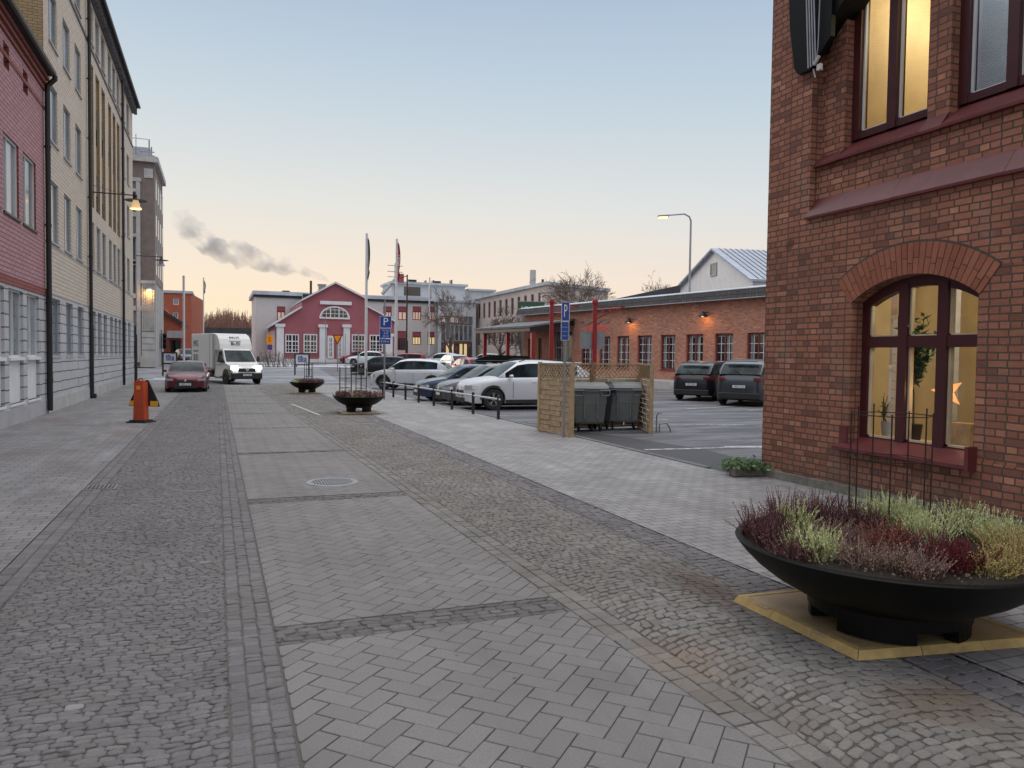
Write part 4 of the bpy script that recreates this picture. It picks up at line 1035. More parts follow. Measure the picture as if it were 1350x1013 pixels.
# ================================================================== LOW ORANGE BRICK HALL
PA,PB=Vector((23.5,58.4)),Vector((27.2,34.5)); dd=(PB-PA).normalized()
FB=Facade(PA,PB+dd*12,(-1,0,0)); FB.n=Vector((dd.y,-dd.x,0)); FB.n=FB.n if FB.n.x<0 else -FB.n
root=thing('orange_brick_hall',(FB.P(FB.L/2,0,-5)),'long low orange brick hall with barred red windows right of the parking lot','building')
zE=5.3
hb=[]
for (u0,u1,v0,v1) in ((696,704,472,445),(709.5,714,472,445),(766,780.5,487,444),(790,804,487,444),(813,829,487,443.5),(840,859,487.5,443),(870.5,890,488,442),(904,926.5,489,441.5),(942,966,490,441),(984,1012,492,439)):
    hb.append((FB.s_at(u0),FB.s_at(u1),1.15,3.35))
pit=hb[-1][0]-hb[-2][0]
for k in range(1,6): hb.append((hb[9][0]+pit*k,hb[9][1]+pit*k,1.15,3.35))
ent=(FB.s_at(731),FB.s_at(754),.45,3.9)
mb=MB(); FB.wall(mb,0.0,zE,hb+[ent],depth=.22)
# north end
FBn=Facade(PA,PA+Vector((12,2)),(0,1,0)); FBn.wall(mb,0,zE); mb.build('wall',M['brick_low'],root,world=True)
hallw=[]
for h in hb: hallw.append(window(root,FB,*h,-.15,M['window_red'],M['glass_dark'],vert=((.49,.10),),fw=.10,bar=.035,sill=.06,sm=M['window_red']))
# white curtains behind the panes are visible as pale strips
for i,h in enumerate(hb):
    mb=MB()
    ww=h[1]-h[0]; hh=h[3]-h[2]
    for q in (.27,.72): FB.box(mb,h[0]+ww*q-.014,h[0]+ww*q+.014,h[2]+.1,h[3]-.1,-.165,-.135)
    for q in (.27,.5,.73): FB.box(mb,h[0]+.1,h[0]+ww*.49-.05,h[2]+hh*q-.014,h[2]+hh*q+.014,-.165,-.137); FB.box(mb,h[0]+ww*.49+.05,h[1]-.1,h[2]+hh*q-.014,h[2]+hh*q+.014,-.165,-.137)
    mb.build('glazing_bar',M['white_paint'],hallw[i],world=True); mb=MB()
    for q in (.17,.64,.86):
        if (i+int(q*10))%3: FB.box(mb,h[0]+(h[1]-h[0])*q-.09,h[0]+(h[1]-h[0])*q+.07,h[2]+.15,h[3]-.12,-.158,-.152)
    FB.box(mb,h[0]+.08,h[1]-.08,h[3]-.20,h[3]-.12,-.158,-.152); mb.build('curtain',M['cloth_dim'],hallw[i],world=True)
e=window(root,FB,*ent,-.15,M['window_grey'],M['glass_far'],vert=((.33,.08),(.66,.08)),horiz=((.62,.08),),fw=.1); e['label']='glazed entrance doors'
mb=MB(); a0,a1=FB.P(0,zE,.45),FB.P(FB.L,zE,.45)
b0,b1=FB.P(0,zE+1.0,-7),FB.P(FB.L,zE+1.0,-7)
def slabq(mb,q,th):
    q=[Vector(x) for x in q]; mb.prism(q,(0,0,th))
mb.prism([FB.P(-.6,zE-.04,.50),FB.P(-.6,zE+.46,.30),FB.P(-.6,zE+.46,-8),FB.P(-.6,zE-.04,-8)],FB.d*(FB.L+.6))
mb.build('roof',M['roof_tile'],root,world=True)
mb=MB(); mb.prism([FB.P(-.6,zE+.463,.26),FB.P(-.6,zE+.50,.26),FB.P(-.6,zE+.64,-.3),FB.P(-.6,zE+.70,-8),FB.P(-.6,zE+.463,-8)],FB.d*(FB.L+.6)); mb.build('roof_frost',M['roof_grey'],root,world=True)
mb=MB(); ur=[D(812,394,60),D(897,376,60),D(897,384,60),D(812,397,60)]; zb9=min(p.z for p in ur); mb.prism([ur[0],ur[1],Vector((ur[1].x,ur[1].y,4.5)),Vector((ur[0].x,ur[0].y,4.5))],(1.5,6,0)); mb.build('upper_roof',M['roof_dark'],root,world=True)
mb=MB(); 
y=-.6
while y<FB.L: FB.box(mb,y+.01,y+.99,zE-.075,zE-.043,.25,.52); y+=1.0
mb.build('eave',M['roof_grey'],root,world=True)
mb=MB(); FB.box(mb,0,FB.L,0,.55,0,.25); mb.build('plinth',M['grey_panel'],root,world=True)
mb=MB(); FB.box(mb,FB.s_at(800),FB.L,0,.50,.25,1.6); mb.build('loading_ledge',M['pale_stone'],root,world=True)
# canopy over entrance
s0_,s1_=FB.s_at(684),FB.s_at(757)
mb=MB(); mb.prism([FB.P(s0_,4.6,.0),FB.P(s1_,4.6,.0),FB.P(s1_,3.95,4.0),FB.P(s0_-.4,3.95,4.0)],(0,0,.14)); mb.build('canopy',M['roof_mid'],root,world=True)
mb=MB(); mb.prism([FB.P(s0_,4.25,.02),FB.P(s1_,4.25,.02),FB.P(s1_,3.7,3.9),FB.P(s0_-.3,3.7,3.9)],(0,0,.24)); mb.build('canopy_soffit',M['black'],root,world=True)
for q in (.06,.52,.97):
    mb=MB(); p_=FB.P(s0_+(s1_-s0_)*q,0,3.5); mb.box((p_.x,p_.y,1.95),(.26,.26,3.5)); mb.build('canopy_post',M['red_paint'],root,world=True)
text('neon_sign','matsmåns',.80,FB.P((FB.s_at(774)+FB.s_at(802))/2,FB.z_at(788,431.5),.10),FB.d,(0,0,1),M['neon'],root,ext=.006,squash=.74,sp=1.18,off=-.018)
mb=MB(); s_=FB.s_at(770); 
mb.tube([FB.P(FB.s_at(766+k*4),zE-.9+.16*math.sin(k*2.1),.06) for k in range(10)],.03,5); mb.build('wall_cable',M['cable'],root,world=True)
for (u,v,lb) in ((833,424,'left lit wall lamp on the orange brick hall, nearer the red lettering'),(931,416,'right lit wall lamp on the orange brick hall, above the dark parked cars')):
    s_=FB.s_at(u); z_=FB.z_at(u,v); p_=FB.P(s_,z_,.35)
    t=thing('wall_lamp',p_,lb,'wall lamp','lit wall lamps on the orange brick hall')
    mb=MB(); nq=-FB.n
    mb.lathe([(.05,.22),(.10,.18),(.27,-.06),(.28,-.10)],18); mb.bar((0,0,.16),nq*.35+Vector((0,0,.16)),.05); k=mb.build('lamp_shade',M['black'],t)
    mb=MB(); mb.lathe([(0,-.10),(.13,-.08),(.24,-.055)],18); mb.build('bulb',M['lamp_warm'],t)
    glow('hall_lamp_light',FB.P(s_,z_-.28,.5),12,rad=.12)
# red posts with arms
for (u,v0,dist,lb,sgn) in ((726.5,396,44,'left red sign post with a ball top and red bracket, behind the blue parking sign',1),(783.5,396.5,40,'right red sign post with a ball top carrying a square grey board back',1)):
    p_=D(u,470,dist); zt_=EYE+(hor(u)-v0)*dist/1000
    t=thing('red_sign_post',(p_.x,p_.y,0),lb,'sign post','red sign posts')
    mb=MB(); mb.tube([(0,0,0),(0,0,zt_-.15)],.12,12); mb.build('post',M['red_paint'],t,smooth=True)
    mb=MB(); mb.lathe([(0,.2),(.12,.15),(.17,0),(.12,-.15),(0,-.2)],14,(0,0,zt_-.1)); mb.build('ball',M['red_paint'],t,smooth=True)
    mb=MB(); rt=Vector((FW.y,-FW.x,0)); a=Vector((0,0,zt_-.35)); b=a+rt*1.55+Vector((0,0,.05)); c=Vector((0,0,zt_-1.0))
    mb.bar(a,b,.06); mb.bar(c,b,.06); 
    for q in (.25,.5,.75): mb.bar(a.lerp(b,q),c.lerp(b,q),.04)
    mb.build('bracket',M['red_paint'],t)
    if u>750:
        mb=MB(); Fx=Facade((0,0),(rt.x,rt.y)); z0,z1=EYE+(hor(u)-460)*dist/1000,EYE+(hor(u)-438)*dist/1000
        Fx.p0=Vector((0,0,0)); Fx.box(mb,-.75,.55,z0,z1,-.2,-.13); mb.build('board',M['greymetal'],t)
# ================================================================== WHITE GABLED HOUSE + street lamp
q1=D(893,470,72); q2=D(990,470,58); qm=(q1+q2)/2; ax=Vector((-(q2-q1).y,(q2-q1).x,0)).normalized(); 
if ax.x<0: ax=-ax
root=thing('white_gabled_house',(qm.x,qm.y,0),'white gabled house with ribbed grey metal roof rising behind the orange brick hall','house')
zr_=EYE+(hor(940)-331)*.0643; z1_=EYE+(hor(893)-383)*.072; z2_=EYE+(hor(990)-369)*.058
A1=Vector((q1.x,q1.y,0));A2=Vector((q2.x,q2.y,0));AR=D(940,470,64.3); AR.z=0
wall=[A1,A2,A2+Vector((0,0,z2_)),AR+Vector((0,0,zr_)),A1+Vector((0,0,z1_))]
mb=MB(); mb.prism(wall,ax*22); mb.build('wall',M['white_paint'],root,world=True)
mb=MB(); r1=AR+Vector((0,0,zr_)); e2=A2+Vector((0,0,z2_)); e1=A1+Vector((0,0,z1_)); o_=ax*-.4
for a,b in((r1,e2+(e2-r1)*.06),(r1,e1+(e1-r1)*.06)): mb.prism([a+o_,b+o_,b+ax*22.5,a+ax*22.5],(0,0,.16))
mb.build('roof',M['frost_metal'],root,world=True)
mb=MB()
for k in range(44):
    q_=ax*(.3+k*.5); mb.bar(r1+q_+Vector((0,0,.2)),e2+(e2-r1)*.05+q_+Vector((0,0,.2)),.05,.08)
mb.build('roof_seam',M['greymetal'],root,world=True)
mb=MB(); wc=A1.lerp(A2,.47); nrm=Vector(((A2-A1).y,-(A2-A1).x,0)).normalized(); nrm=nrm if nrm.dot(-A1)>0 else -nrm
Fw_=Facade(A1,A2); Fw_.n=nrm; s_=Fw_.s_at(939)
window(root,Fw_,s_-.6,s_+.6,Fw_.z_at(939,364),Fw_.z_at(939,347),.08,M['window_grey'],M['glass_blind'],fw=.1)
p_=D(907,470,57); zt_=EYE+(hor(907)-284)*.057
t=thing('street_lamp',(p_.x,p_.y,0),'tall bent arm street lamp with amber light above the orange brick hall','street lamp')
rt=Vector((-FW.y,FW.x,0)); mb=MB(); LL=(909-878)*.057
mb.tube([(0,0,0),(0,0,zt_*.6)],[.12,.09],10); pts=[Vector((0,0,zt_*.6)),Vector((0,0,zt_-.5)),Vector((0,0,zt_-.2))+rt*.12,Vector((0,0,zt_))+rt*.5,Vector((0,0,zt_-.12))+rt*LL]; mb.tube(pts,[.085,.07,.065,.06,.05],8); mb.build('mast',M['greymetal'],t,smooth=True)
mb=MB(); e_=Vector((0,0,zt_-.2))+rt*(LL+.3); mb.bar(e_-rt*.4+Vector((0,0,.06)),e_+rt*.4,.28,.12); mb.build('lamp_head',M['greymetal'],t)
mb=MB(); mb.bar(e_-rt*.3-Vector((0,0,.06)),e_+rt*.35-Vector((0,0,.11)),.22,.08); mb.build('lamp_lens',M['lamp_warm'],t)
# ================================================================== OLD RED BRICK BUILDING (right)
XB=8.30; YB0=10.1; YE=-6
FR_=Facade((XB,YB0),(XB,YE),(-1,0,0))       # s runs towards the camera; s = YB0 - y
S=lambda u,x=XB: YB0-onX(u,x).y
Z=lambda u,v,x=XB: EYE+ray(u,v).z/ray(u,v).x*x
root=thing('old_brick_building',(XB+3,4,0),'old dark red brick building at the right with an arched window and maroon sills','building')
zm0,zm1=Z(1058,292),Z(1066,268,XB+.12)      # moulding
zs0=Z(1080,218,XB+.12)
sp=YB0-onX(1061,XB).y                        # pier width
# arched opening
wa,wb=S(1121),S(1287); wz0=Z(1095,586)+.06; wzs=Z(1121,398); 
wzs2=Z(1287,388); wzc=Z(1205,361)
wsp=(wzs+wzs2)/2; rise=wzc-wsp
wmid=(wa+wb)/2; hw_=(wb-wa)/2
Rr=(hw_**2+rise**2)/(2*rise); zcen=wzc-Rr
def archz(s,dr=0): 
    return zcen+math.sqrt(max(0,(Rr+dr)**2-(s-wmid)**2))
mb=MB(); FR_.wall(mb,0,zm0,[(wa,wb,wz0,wzc)],depth=0)
n=24
for i in range(n):
    a=wa+(wb-wa)*i/n; b=wa+(wb-wa)*(i+1)/n
    mb.face([FR_.P(a,archz(a)),FR_.P(b,archz(b)),FR_.P(b,wzc),FR_.P(a,wzc)])
    mb.face([FR_.P(a,archz(a)),FR_.P(b,archz(b)),FR_.P(b,archz(b),-.32),FR_.P(a,archz(a),-.32)])
for s_ in(wa,wb): mb.face([FR_.P(s_,wz0),FR_.P(s_,archz(s_)),FR_.P(s_,archz(s_),-.32),FR_.P(s_,wz0,-.32)])
# corner pier going up full height + north face
ztop=10.5
FR_.wall(mb,zm0,ztop,(),0,sp)
mb.face([FR_.P(sp,zm0),FR_.P(sp,ztop),FR_.P(sp,ztop,-.5),FR_.P(sp,zm0,-.5)])
mb.face([FR_.P(0,0),FR_.P(0,0,-9),FR_.P(0,ztop,-9),FR_.P(0,ztop)])
X1=-.13
sA=S(1120,XB+.45)-.02; 
# recessed band between moulding and window sill
FR_.wall(mb,zm1,zs0+.02,(),sp,None,o=X1)
zs1=zs0+.30
# inner jamb strip of the recess beside window 1, and pier between windows, at o=-.20
w1=(S(1112,XB+.42),S(1214,XB+.42)); w2=(S(1254,XB+.42),S(1400,XB+.42))
pA_=(S(1212,XB+.2),S(1240,XB+.2))
w1a=S(1104,XB+.2)
for a,b in((sp,w1a),(pA_[0],pA_[1])):
    FR_.wall(mb,zs0,ztop,(),a,b,o=-.20)
    for q in (a,b): mb.face([FR_.P(q,zs0,-.2),FR_.P(q,ztop,-.2),FR_.P(q,ztop,-.5),FR_.P(q,zs0,-.5)])
w2b=pA_[1]+(pA_[0]-w1a)
for k in range(1,3):
    a=pA_[1]+(pA_[1]-w1a)*0+(pA_[0]-w1a)*k+(pA_[1]-pA_[0])*(k-1); b=a+(pA_[1]-pA_[0]); FR_.wall(mb,zs0,ztop,(),a,b,o=-.20)
wall_=mb.build('wall',M['brick_big'],root,world=True)
# voussoirs
mb=MB(); nv=27; ang=math.asin(hw_/Rr)*1.03
for i in range(nv):
    t0=-ang+2*ang*i/nv; t1=-ang+2*ang*(i+1)/nv; g_=.0035/Rr
    segs=[(0,.40)] if i%2 else [(0,.20),(.21,.40)]
    if i%2==1: segs=[(0,.13),(.14,.40)] if i%4==1 else [(0,.40)]
    for r0,r1 in segs:
        q=[]
        for r_,t_ in((r0,t0+g_*1.6),(r0,t1-g_*1.6),(r1,t1-g_*1.6),(r1,t0+g_*1.6)): q.append(FR_.P(wmid+(Rr+r_)*math.sin(t_),zcen+(Rr+r_)*math.cos(t_),.012+random.uniform(-.003,.003)))
        mb.prism(q,(.06,0,0))
m_v=stone('arch_bricks',(.30,.105,.064),(.42,.165,.10),bs=.7,fine=40,rv=.3)
mb.build('brick_arch',m_v,root,world=True)
mb=MB(); P=[(wmid+(Rr+.0)*math.sin(t),zcen+(Rr+.0)*math.cos(t)) for t in [-ang+2*ang*i/24 for i in range(25)]]; Q=[(wmid+(Rr+.43)*math.sin(t),zcen+(Rr+.43)*math.cos(t)) for t in [-ang+2*ang*i/24 for i in range(25)]]
for i in range(24): mb.prism([FR_.P(*P[i],.004),FR_.P(*P[i+1],.004),FR_.P(*Q[i+1],.004),FR_.P(*Q[i],.004)],(.03,0,0))
mb.build('arch_mortar',M['pale_stone'] if 0 else plain('lime_mortar',(.075,.062,.05),.95,0,.3,20),root,world=True)
# mouldings and sills
def wedge(a,b,z0,o0,z1,o1,th=.035):  # sloping sheet strip from front-lower (o0,z0) to back-upper (o1,z1)
    mb.prism([FR_.P(a,z0,o0),FR_.P(a,z0-th,o0),FR_.P(a,z0-th,o1),FR_.P(a,z1,o1)],FR_.P(b,0)-FR_.P(a,0))
zm1b=zm0+.30
mb=MB(); a=sp-.03; st=[sp-.03,sp+1.55,sp+3.1,sp+5.2,FR_.L]
for i in range(4): wedge(st[i]+(.004 if i else 0),st[i+1],zm0+.035+.004*(i%2),.06,zm0+.33,X1-.01); FR_.box(mb,st[i+1]-.012,st[i+1]+.012,zm0+.04,zm0+.05,-.0,.05) if 0 else None
mb.build('lower_moulding',M['maroon_sill'],root,world=True)
mb=MB(); wedge(sp+.02,w1a+.0,zs0,-.05,zs0+.16,-.22); wedge(w1a,pA_[0],zs0+.004,-.045,zs0+.30,-.43); wedge(pA_[0],pA_[1],zs0+.002,-.05,zs0+.20,-.21); 
k0=pA_[1]
for k in range(3):
    a=pA_[1]+(pA_[1]-w1a)*k; wedge(a,a+(pA_[0]-w1a),zs0+.004,-.045,zs0+.30,-.43); wedge(a+(pA_[0]-w1a),a+(pA_[1]-w1a),zs0+.002,-.05,zs0+.20,-.21)
mb.build('upper_sill',M['maroon_sill'],root,world=True)
# upper windows
zw0=zs0+.28
def upwin(a,b,lab,back):
    mb=MB(); fr=.13
    FR_.box(mb,a,a+fr,zw0,ztop,-.5,-.34); FR_.box(mb,b-fr,b,zw0,ztop,-.5,-.34); FR_.box(mb,(a+b)/2-.07,(a+b)/2+.07,zw0,ztop,-.5,-.33); FR_.box(mb,a+fr,b-fr,zw0,zw0+.10,-.5,-.35)
    w_=mb.build('window',M['maroon'],root,world=True); w_['label']=lab
    mb=MB()
    for c,d in((a+fr,(a+b)/2-.07),((a+b)/2+.07,b-fr)):
        FR_.box(mb,c,c+.025,zw0+.10,ztop,-.44,-.40); FR_.box(mb,d-.025,d,zw0+.10,ztop,-.44,-.40); FR_.box(mb,c,d,zw0+.10,zw0+.13,-.44,-.40)
    mb.build('casement',M['window_white'] ,w_,world=True)
    mb=MB()
    for c,d in((a+fr,(a+b)/2-.07),((a+b)/2+.07,b-fr)): mb.face([FR_.P(c,zw0+.1,-.42),FR_.P(d,zw0+.1,-.42),FR_.P(d,ztop,-.42),FR_.P(c,ztop,-.42)])
    mb.build('pane',M['glass'],w_,world=True)
    mb=MB()
    for c,d in((a+fr+.03,(a+b)/2-.10),((a+b)/2+.10,b-fr-.03)):
        z=zw0+.14
        while z<ztop:
            c3=[FR_.P(c,z,-.50),FR_.P(d,z,-.50),FR_.P(d,z+(.012 if back else .022),-.53),FR_.P(c,z+(.012 if back else .022),-.53)]; mb.face(c3); z+=.026 if not back else .03
    mb.build('venetian_blind',M['blind'] if not back else M['blind_thin'],w_,world=True)
M['blind']=plain('silver_blind',(.42,.43,.44),.4,.2,.05)
M['blind_thin']=plain('beige_blind',(.55,.46,.33),.5,0,.05)
upwin(w1a,pA_[0],'upper window with warm lit room behind its blind',True)
a=pA_[1]; 
for k in range(3): upwin(a+(pA_[1]-w1a)*k,a+(pA_[1]-w1a)*k+(pA_[0]-w1a),'upper window with closed silver blind',False)
# rooms
M['ochre']=plain('ochre_room_wall',(.62,.52,.36),.9,0,.10,2)
M['room_floor']=plain('oak_floor',(.30,.18,.08),.6)
mb=MB()
def roomf(a,b,z0,z1,o0,o1):
    P=lambda s,z,o:FR_.P(s,z,o)
    mb.face([P(a,z0,o1),P(b,z0,o1),P(b,z1,o1),P(a,z1,o1)]); mb.face([P(a,z0,o0),P(a,z0,o1),P(a,z1,o1),P(a,z1,o0)]); mb.face([P(b,z0,o0),P(b,z0,o1),P(b,z1,o1),P(b,z1,o0)])
    mb.face([P(a,z1,o0),P(b,z1,o0),P(b,z1,o1),P(a,z1,o1)]); mb.face([P(a,z0,o0),P(b,z0,o0),P(b,z0,o1),P(a,z0,o1)])
roomf(wa-1.2,wb+1.6,.3,3.6,-.33,-3.6)
roomf(sp+.3,pA_[0]+.1,zs0,ztop,-.52,-3.2)
mb.build('room_wall',M['ochre'],root,world=True)
mb=MB(); roomf(pA_[0]+.12,FR_.L-.5,zs0,ztop,-.54,-3.2); mb.build('office_wall',M['white_paint'],root,world=True)
mb=MB(); 
# backing faces that close the lower wall inside
mb.face([FR_.P(wa-1.2,.3,-.329),FR_.P(wa,.3,-.329),FR_.P(wa,3.6,-.329),FR_.P(wa-1.2,3.6,-.329)]); mb.face([FR_.P(wb,.3,-.329),FR_.P(wb+1.6,.3,-.329),FR_.P(wb+1.6,3.6,-.329),FR_.P(wb,3.6,-.329)])
mb.build('inner_wall',M['ochre'],root,world=True)
glow('room_light',FR_.P(wmid+.3,3.1,-1.7),62,(1,.82,.52),.25)
glow('upstairs_light',FR_.P((w1a+pA_[0])/2,7.2,-1.7),70,(1,.80,.48),.25)
glow('office_light',FR_.P(pA_[1]+.9,7.5,-1.8),30,(.9,.95,1),.3)
# arched window frame
mb=MB(); o0,o1=-.32,-.20; fr=.12
def arcband(r0,r1,oA,oB,n=24):
    for i in range(n):
        a=wa+(wb-wa)*i/n; b=wa+(wb-wa)*(i+1)/n
        P=[FR_.P(a,archz(a)-r0,oA),FR_.P(b,archz(b)-r0,oA),FR_.P(b,archz(b)-r1,oA),FR_.P(a,archz(a)-r1,oA)]
        mb.prism(P,Vector((oA-oB,0,0)))
arcband(0.0,.14,o1,o0)
FR_.box(mb,wa,wa+fr,wz0,archz(wa)-.05,o0,o1-.002); FR_.box(mb,wb-fr,wb,wz0,archz(wb)-.05,o0,o1-.002); FR_.box(mb,wa+fr,wb-fr,wz0,wz0+.10,o0,o1-.004)
m1=wa+(wb-wa)*.365; m2=wa+(wb-wa)*.675; zt=Z(1200,450); 
for m_ in(m1,m2): FR_.box(mb,m_-.07,m_+.07,wz0+.05,archz(m_)-.08,o0,o1+.02)
FR_.box(mb,wa+fr,wb-fr,zt-.075,zt+.075,o0,o1+.01)
aw=mb.build('arched_window',M['maroon'],root,world=True)
mb=MB(); cols3=[(wa+fr,m1-.07),(m1+.07,m2-.07),(m2+.07,wb-fr)]
for a,b in cols3:
    FR_.box(mb,a,a+.03,wz0+.1,zt-.075,-.29,-.23); FR_.box(mb,b-.03,b,wz0+.1,zt-.075,-.29,-.23); FR_.box(mb,a,b,wz0+.10,wz0+.125,-.29,-.23); FR_.box(mb,a,a+.025,zt+.075,archz(a)-.12,-.29,-.23); FR_.box(mb,a,b,zt+.075,zt+.095,-.29,-.23)
mb.build('casement',M['cream_case'] if 'cream_case' in M else plain('cream_casement',(.50,.42,.30),.5),aw,world=True)
mb=MB(); n=16
for i in range(n):
    a=wa+fr+(wb-wa-2*fr)*i/n; b=wa+fr+(wb-wa-2*fr)*(i+1)/n; mb.face([FR_.P(a,wz0+.1,-.26),FR_.P(b,wz0+.1,-.26),FR_.P(b,archz(b)-.12,-.26),FR_.P(a,archz(a)-.12,-.26)])
mb.build('pane',M['glass'],aw,world=True)
mb=MB(); a=wa-.16; b=wb+.05
mb.prism([FR_.P(a,wz0-.055,.14),FR_.P(a,wz0-.10,.14),FR_.P(a,wz0-.10,-.21),FR_.P(a,wz0+.085,-.21)],FR_.P(b,0)-FR_.P(a,0))
FR_.box(mb,a+.02,wa-.002,wz0-.09,wz0+.24,-.1,.03); FR_.box(mb,b-.045,b+.003,wz0-.12,wz0+.17,.001,.15)
mb.build('window_sill',M['maroon_sill'],aw,world=True)
# plinth
mb=MB(); y=0.0
while y<FR_.L:
    l=random.uniform(.8,1.4); FR_.box(mb,y+.004,min(y+l,FR_.L)-.004,0,.13+random.uniform(-.01,.01),-.05,.07); y+=l
mb.build('plinth',M['pale_stone_d'] if 'pale_stone_d' in M else plain('weathered_plinth',(.17,.165,.14),.9,0,.35,5,.4),root,world=True)
# eaves and hood over the upper window
mb=MB(); FR_.box(mb,-.3,FR_.L,ztop,ztop+.25,-9,.5); mb.build('eave',M['roof_dark'],root,world=True)
# iron star anchor
mb=MB(); c_=(S(1037),Z(1037,322)); 
for k in range(4):
    t_=math.pi*k/4+.4; mb.bar(FR_.P(c_[0]-.09*math.cos(t_),c_[1]-.09*math.sin(t_),.015),FR_.P(c_[0]+.09*math.cos(t_),c_[1]+.09*math.sin(t_),.015),.014)
mb.build('wall_anchor',plain('rusty_iron',(.16,.09,.07),.8),root,world=True)
# dark half-folded awning box at the top left, a thing hanging on the wall
hz0=Z(1085,84,XB-.1); hs0=S(1036,XB-.12); hs1=S(1096,XB-.05)
t=thing('folded_awning',FR_.P(sp,hz0,.1),'black folded awning with hanging grey cords high on the corner of the brick building','awning')
mb=MB(); q=[(sp-.35,hz0+1.95),(sp-.02,hz0+.06),(sp+.12,hz0),(sp+.42,hz0+.02),(sp+.42,hz0+1.95)]
q=[(sp-.62,ztop-1.0),(sp-.40,hz0+.75),(sp-.28,hz0+.12),(sp-.2,hz0+.02),(sp+.05,hz0),(sp+.45,hz0+.35),(w1a+.1,hz0+.75),(w1a+.55,ztop-1.0)]
mb.prism([FR_.P(a,z,.10) for a,z in q[:6]]+[FR_.P(sp+.5,ztop-1.0,.10)],(.08,0,0))
mb.build('awning_cover',M['blackmetal'],t,world=True)
mb=MB()
for k in range(4): mb.tube([FR_.P(sp-.18+k*.055,ztop-1.1,.13+k*.004),FR_.P(sp+.05+k*.05,hz0+.02,.13)],.011,5)
mb.tube([FR_.P(sp+.28,ztop-1.2,.13),FR_.P(sp+.25,hz0+.25,.14),FR_.P(sp+.2,hz0+.05,.13)],.008,5)
mb.build('cord',M['cable'],t,world=True)
mb=MB(); mb.tube([FR_.P(sp+.17,hz0+.03,.13),FR_.P(sp+.27,hz0+.12,.13)],.025,6); mb.box(FR_.P(sp+.25,hz0-.03,.1),(.05,.07,.09)); mb.tube([FR_.P(sp+.1,hz0,.08),FR_.P(sp+.1,hz0-.12,.04)],.012,6); mb.build('wall_bracket',M['palemetal'],t,world=True)
# dark timber hood above upper window 1
mb=MB(); zq=Z(1130,-2,XB+.2); mb.prism([FR_.P(w1a-.25,zq-.42,.05),FR_.P(w1a+.55,zq+.22,.05),FR_.P(w1a+.55,zq+1.2,.05),FR_.P(sp+.1,zq+1.2,.05),FR_.P(sp+.1,zq-.6,.05)],(.42,0,0)); mb.build('awning_side',M['blackmetal'],t,world=True)
# ---------- things inside the arched window
def leafy(name,loc,label,cat,h,spread_,nl,ls,potr=.12,pot_mat=None,up=.5):
    t=thing(name,loc,label,cat)
    mb=MB(); mb.lathe([(0,0),(potr*.75,0),(potr,.24),(potr*.9,.24),(0,.22)],18); mb.build('pot',pot_mat or M['darkpipe'],t)
    rnd=random.Random(hash(name)%1000 if 0 else len(label)); mb=MB(); lf=MB()
    tips=[]
    mb.tube([(0,0,.2),(.02,.03,h*.4),(.0,.08,h*.55)],[.014,.012,.008],6)
    for k in range(9):
        a=rnd.uniform(0,6.28); r_=spread_*rnd.uniform(.4,1); e=Vector((math.cos(a)*r_,math.sin(a)*r_,h*rnd.uniform(.65,1.0))); s_=Vector((0,.05,h*rnd.uniform(.35,.5))); mid=s_.lerp(e,.5)+Vector((0,0,.05)); mb.tube([s_,mid,e],[.007,.005,.003],5)
        for j in range(nl):
            q=rnd.uniform(.25,1.05); c=s_.lerp(e,q)+Vector([rnd.uniform(-.07,.07) for _ in range(3)]); d=Vector([rnd.uniform(-1,1) for _ in range(3)]).normalized(); n_=d.orthogonal().normalized(); w_=d.cross(n_)
            L=ls*rnd.uniform(.7,1.2); lf.face([c-d*L/2,c+n_*L*.22,c+d*L/2,c-n_*L*.22+w_*L*.06])
    mb.build('stem',M['bark'],t); lf.build('foliage',M['leaf'],t)
    return t
fz=wz0+.06
leafy('rubber_plant',FR_.P(m1-.16,fz,-.62),'leafy green potted tree behind the middle pane of the arched window','potted plant',1.72,.42,30,.19,.12)
leafy('small_potted_plant',FR_.P(m1-.60,fz,-.6),'small thin potted plant behind the left pane of the arched window','potted plant',.62,.09,5,.05,.07,M['grey_panel'])
mb=MB(); FR_.box(mb,wa-1.1,wb+.3,fz-.3,fz,-1.0,-.34)
mb.build('inner_sill',M['ochre'],root,world=True)
t=thing('picture_card',FR_.P(m1+.30,zt+.22,-.55),'small dark framed card with number 2 behind the upper middle pane','picture')
cq=FR_.P(m1-.26,zt+.27,-.5)
mb=MB(); mb.box((cq.x,cq.y,cq.z),(.01,.20,.20)); mb.build('card',M['black'],t,world=True)
text('number','2.',.17,(cq.x-.008,cq.y,cq.z-.01),(0,-1,0),(0,0,1),M['cloth_white'],t,ext=.001)
st_=FR_.P(m2-.25,Z(1250,517,XB+.6),-.62)
t=thing('paper_star',st_,'glowing orange paper star lamp in the right pane of the arched window','star lamp')
mb=MB(); pts=[]
for i in range(10):
    a=math.pi*i/5+.25; r_=.25 if i%2==0 else .10; pts.append((0,math.sin(a)*r_,math.cos(a)*r_))
for i in range(10):
    for sx_ in(-.06,.06): mb.face([(sx_,0,0),pts[i],pts[(i+1)%10]])
mb.build('paper_shade',emit('star_paper',(1,.42,.13),.75),t)
mb=MB(); mb.tube([(0,0,.3),(0,0,1.0)],.004,4); mb.build('cord',M['black'],t)
glow('star_light',st_+Vector((-.12,0,0)),3,(1,.6,.25),.1)
mb=MB(); c_=FR_.P(m2+.30,0,-1.4); FR_.box(mb,m2-1.55,m2-1.35,1.0,3.4,-2.2,-2.1); mb.build('inner_column',M['office_grey'] if 'office_grey' in M else plain('bluish_inner_frame',(.42,.45,.52),.5),root,world=True)
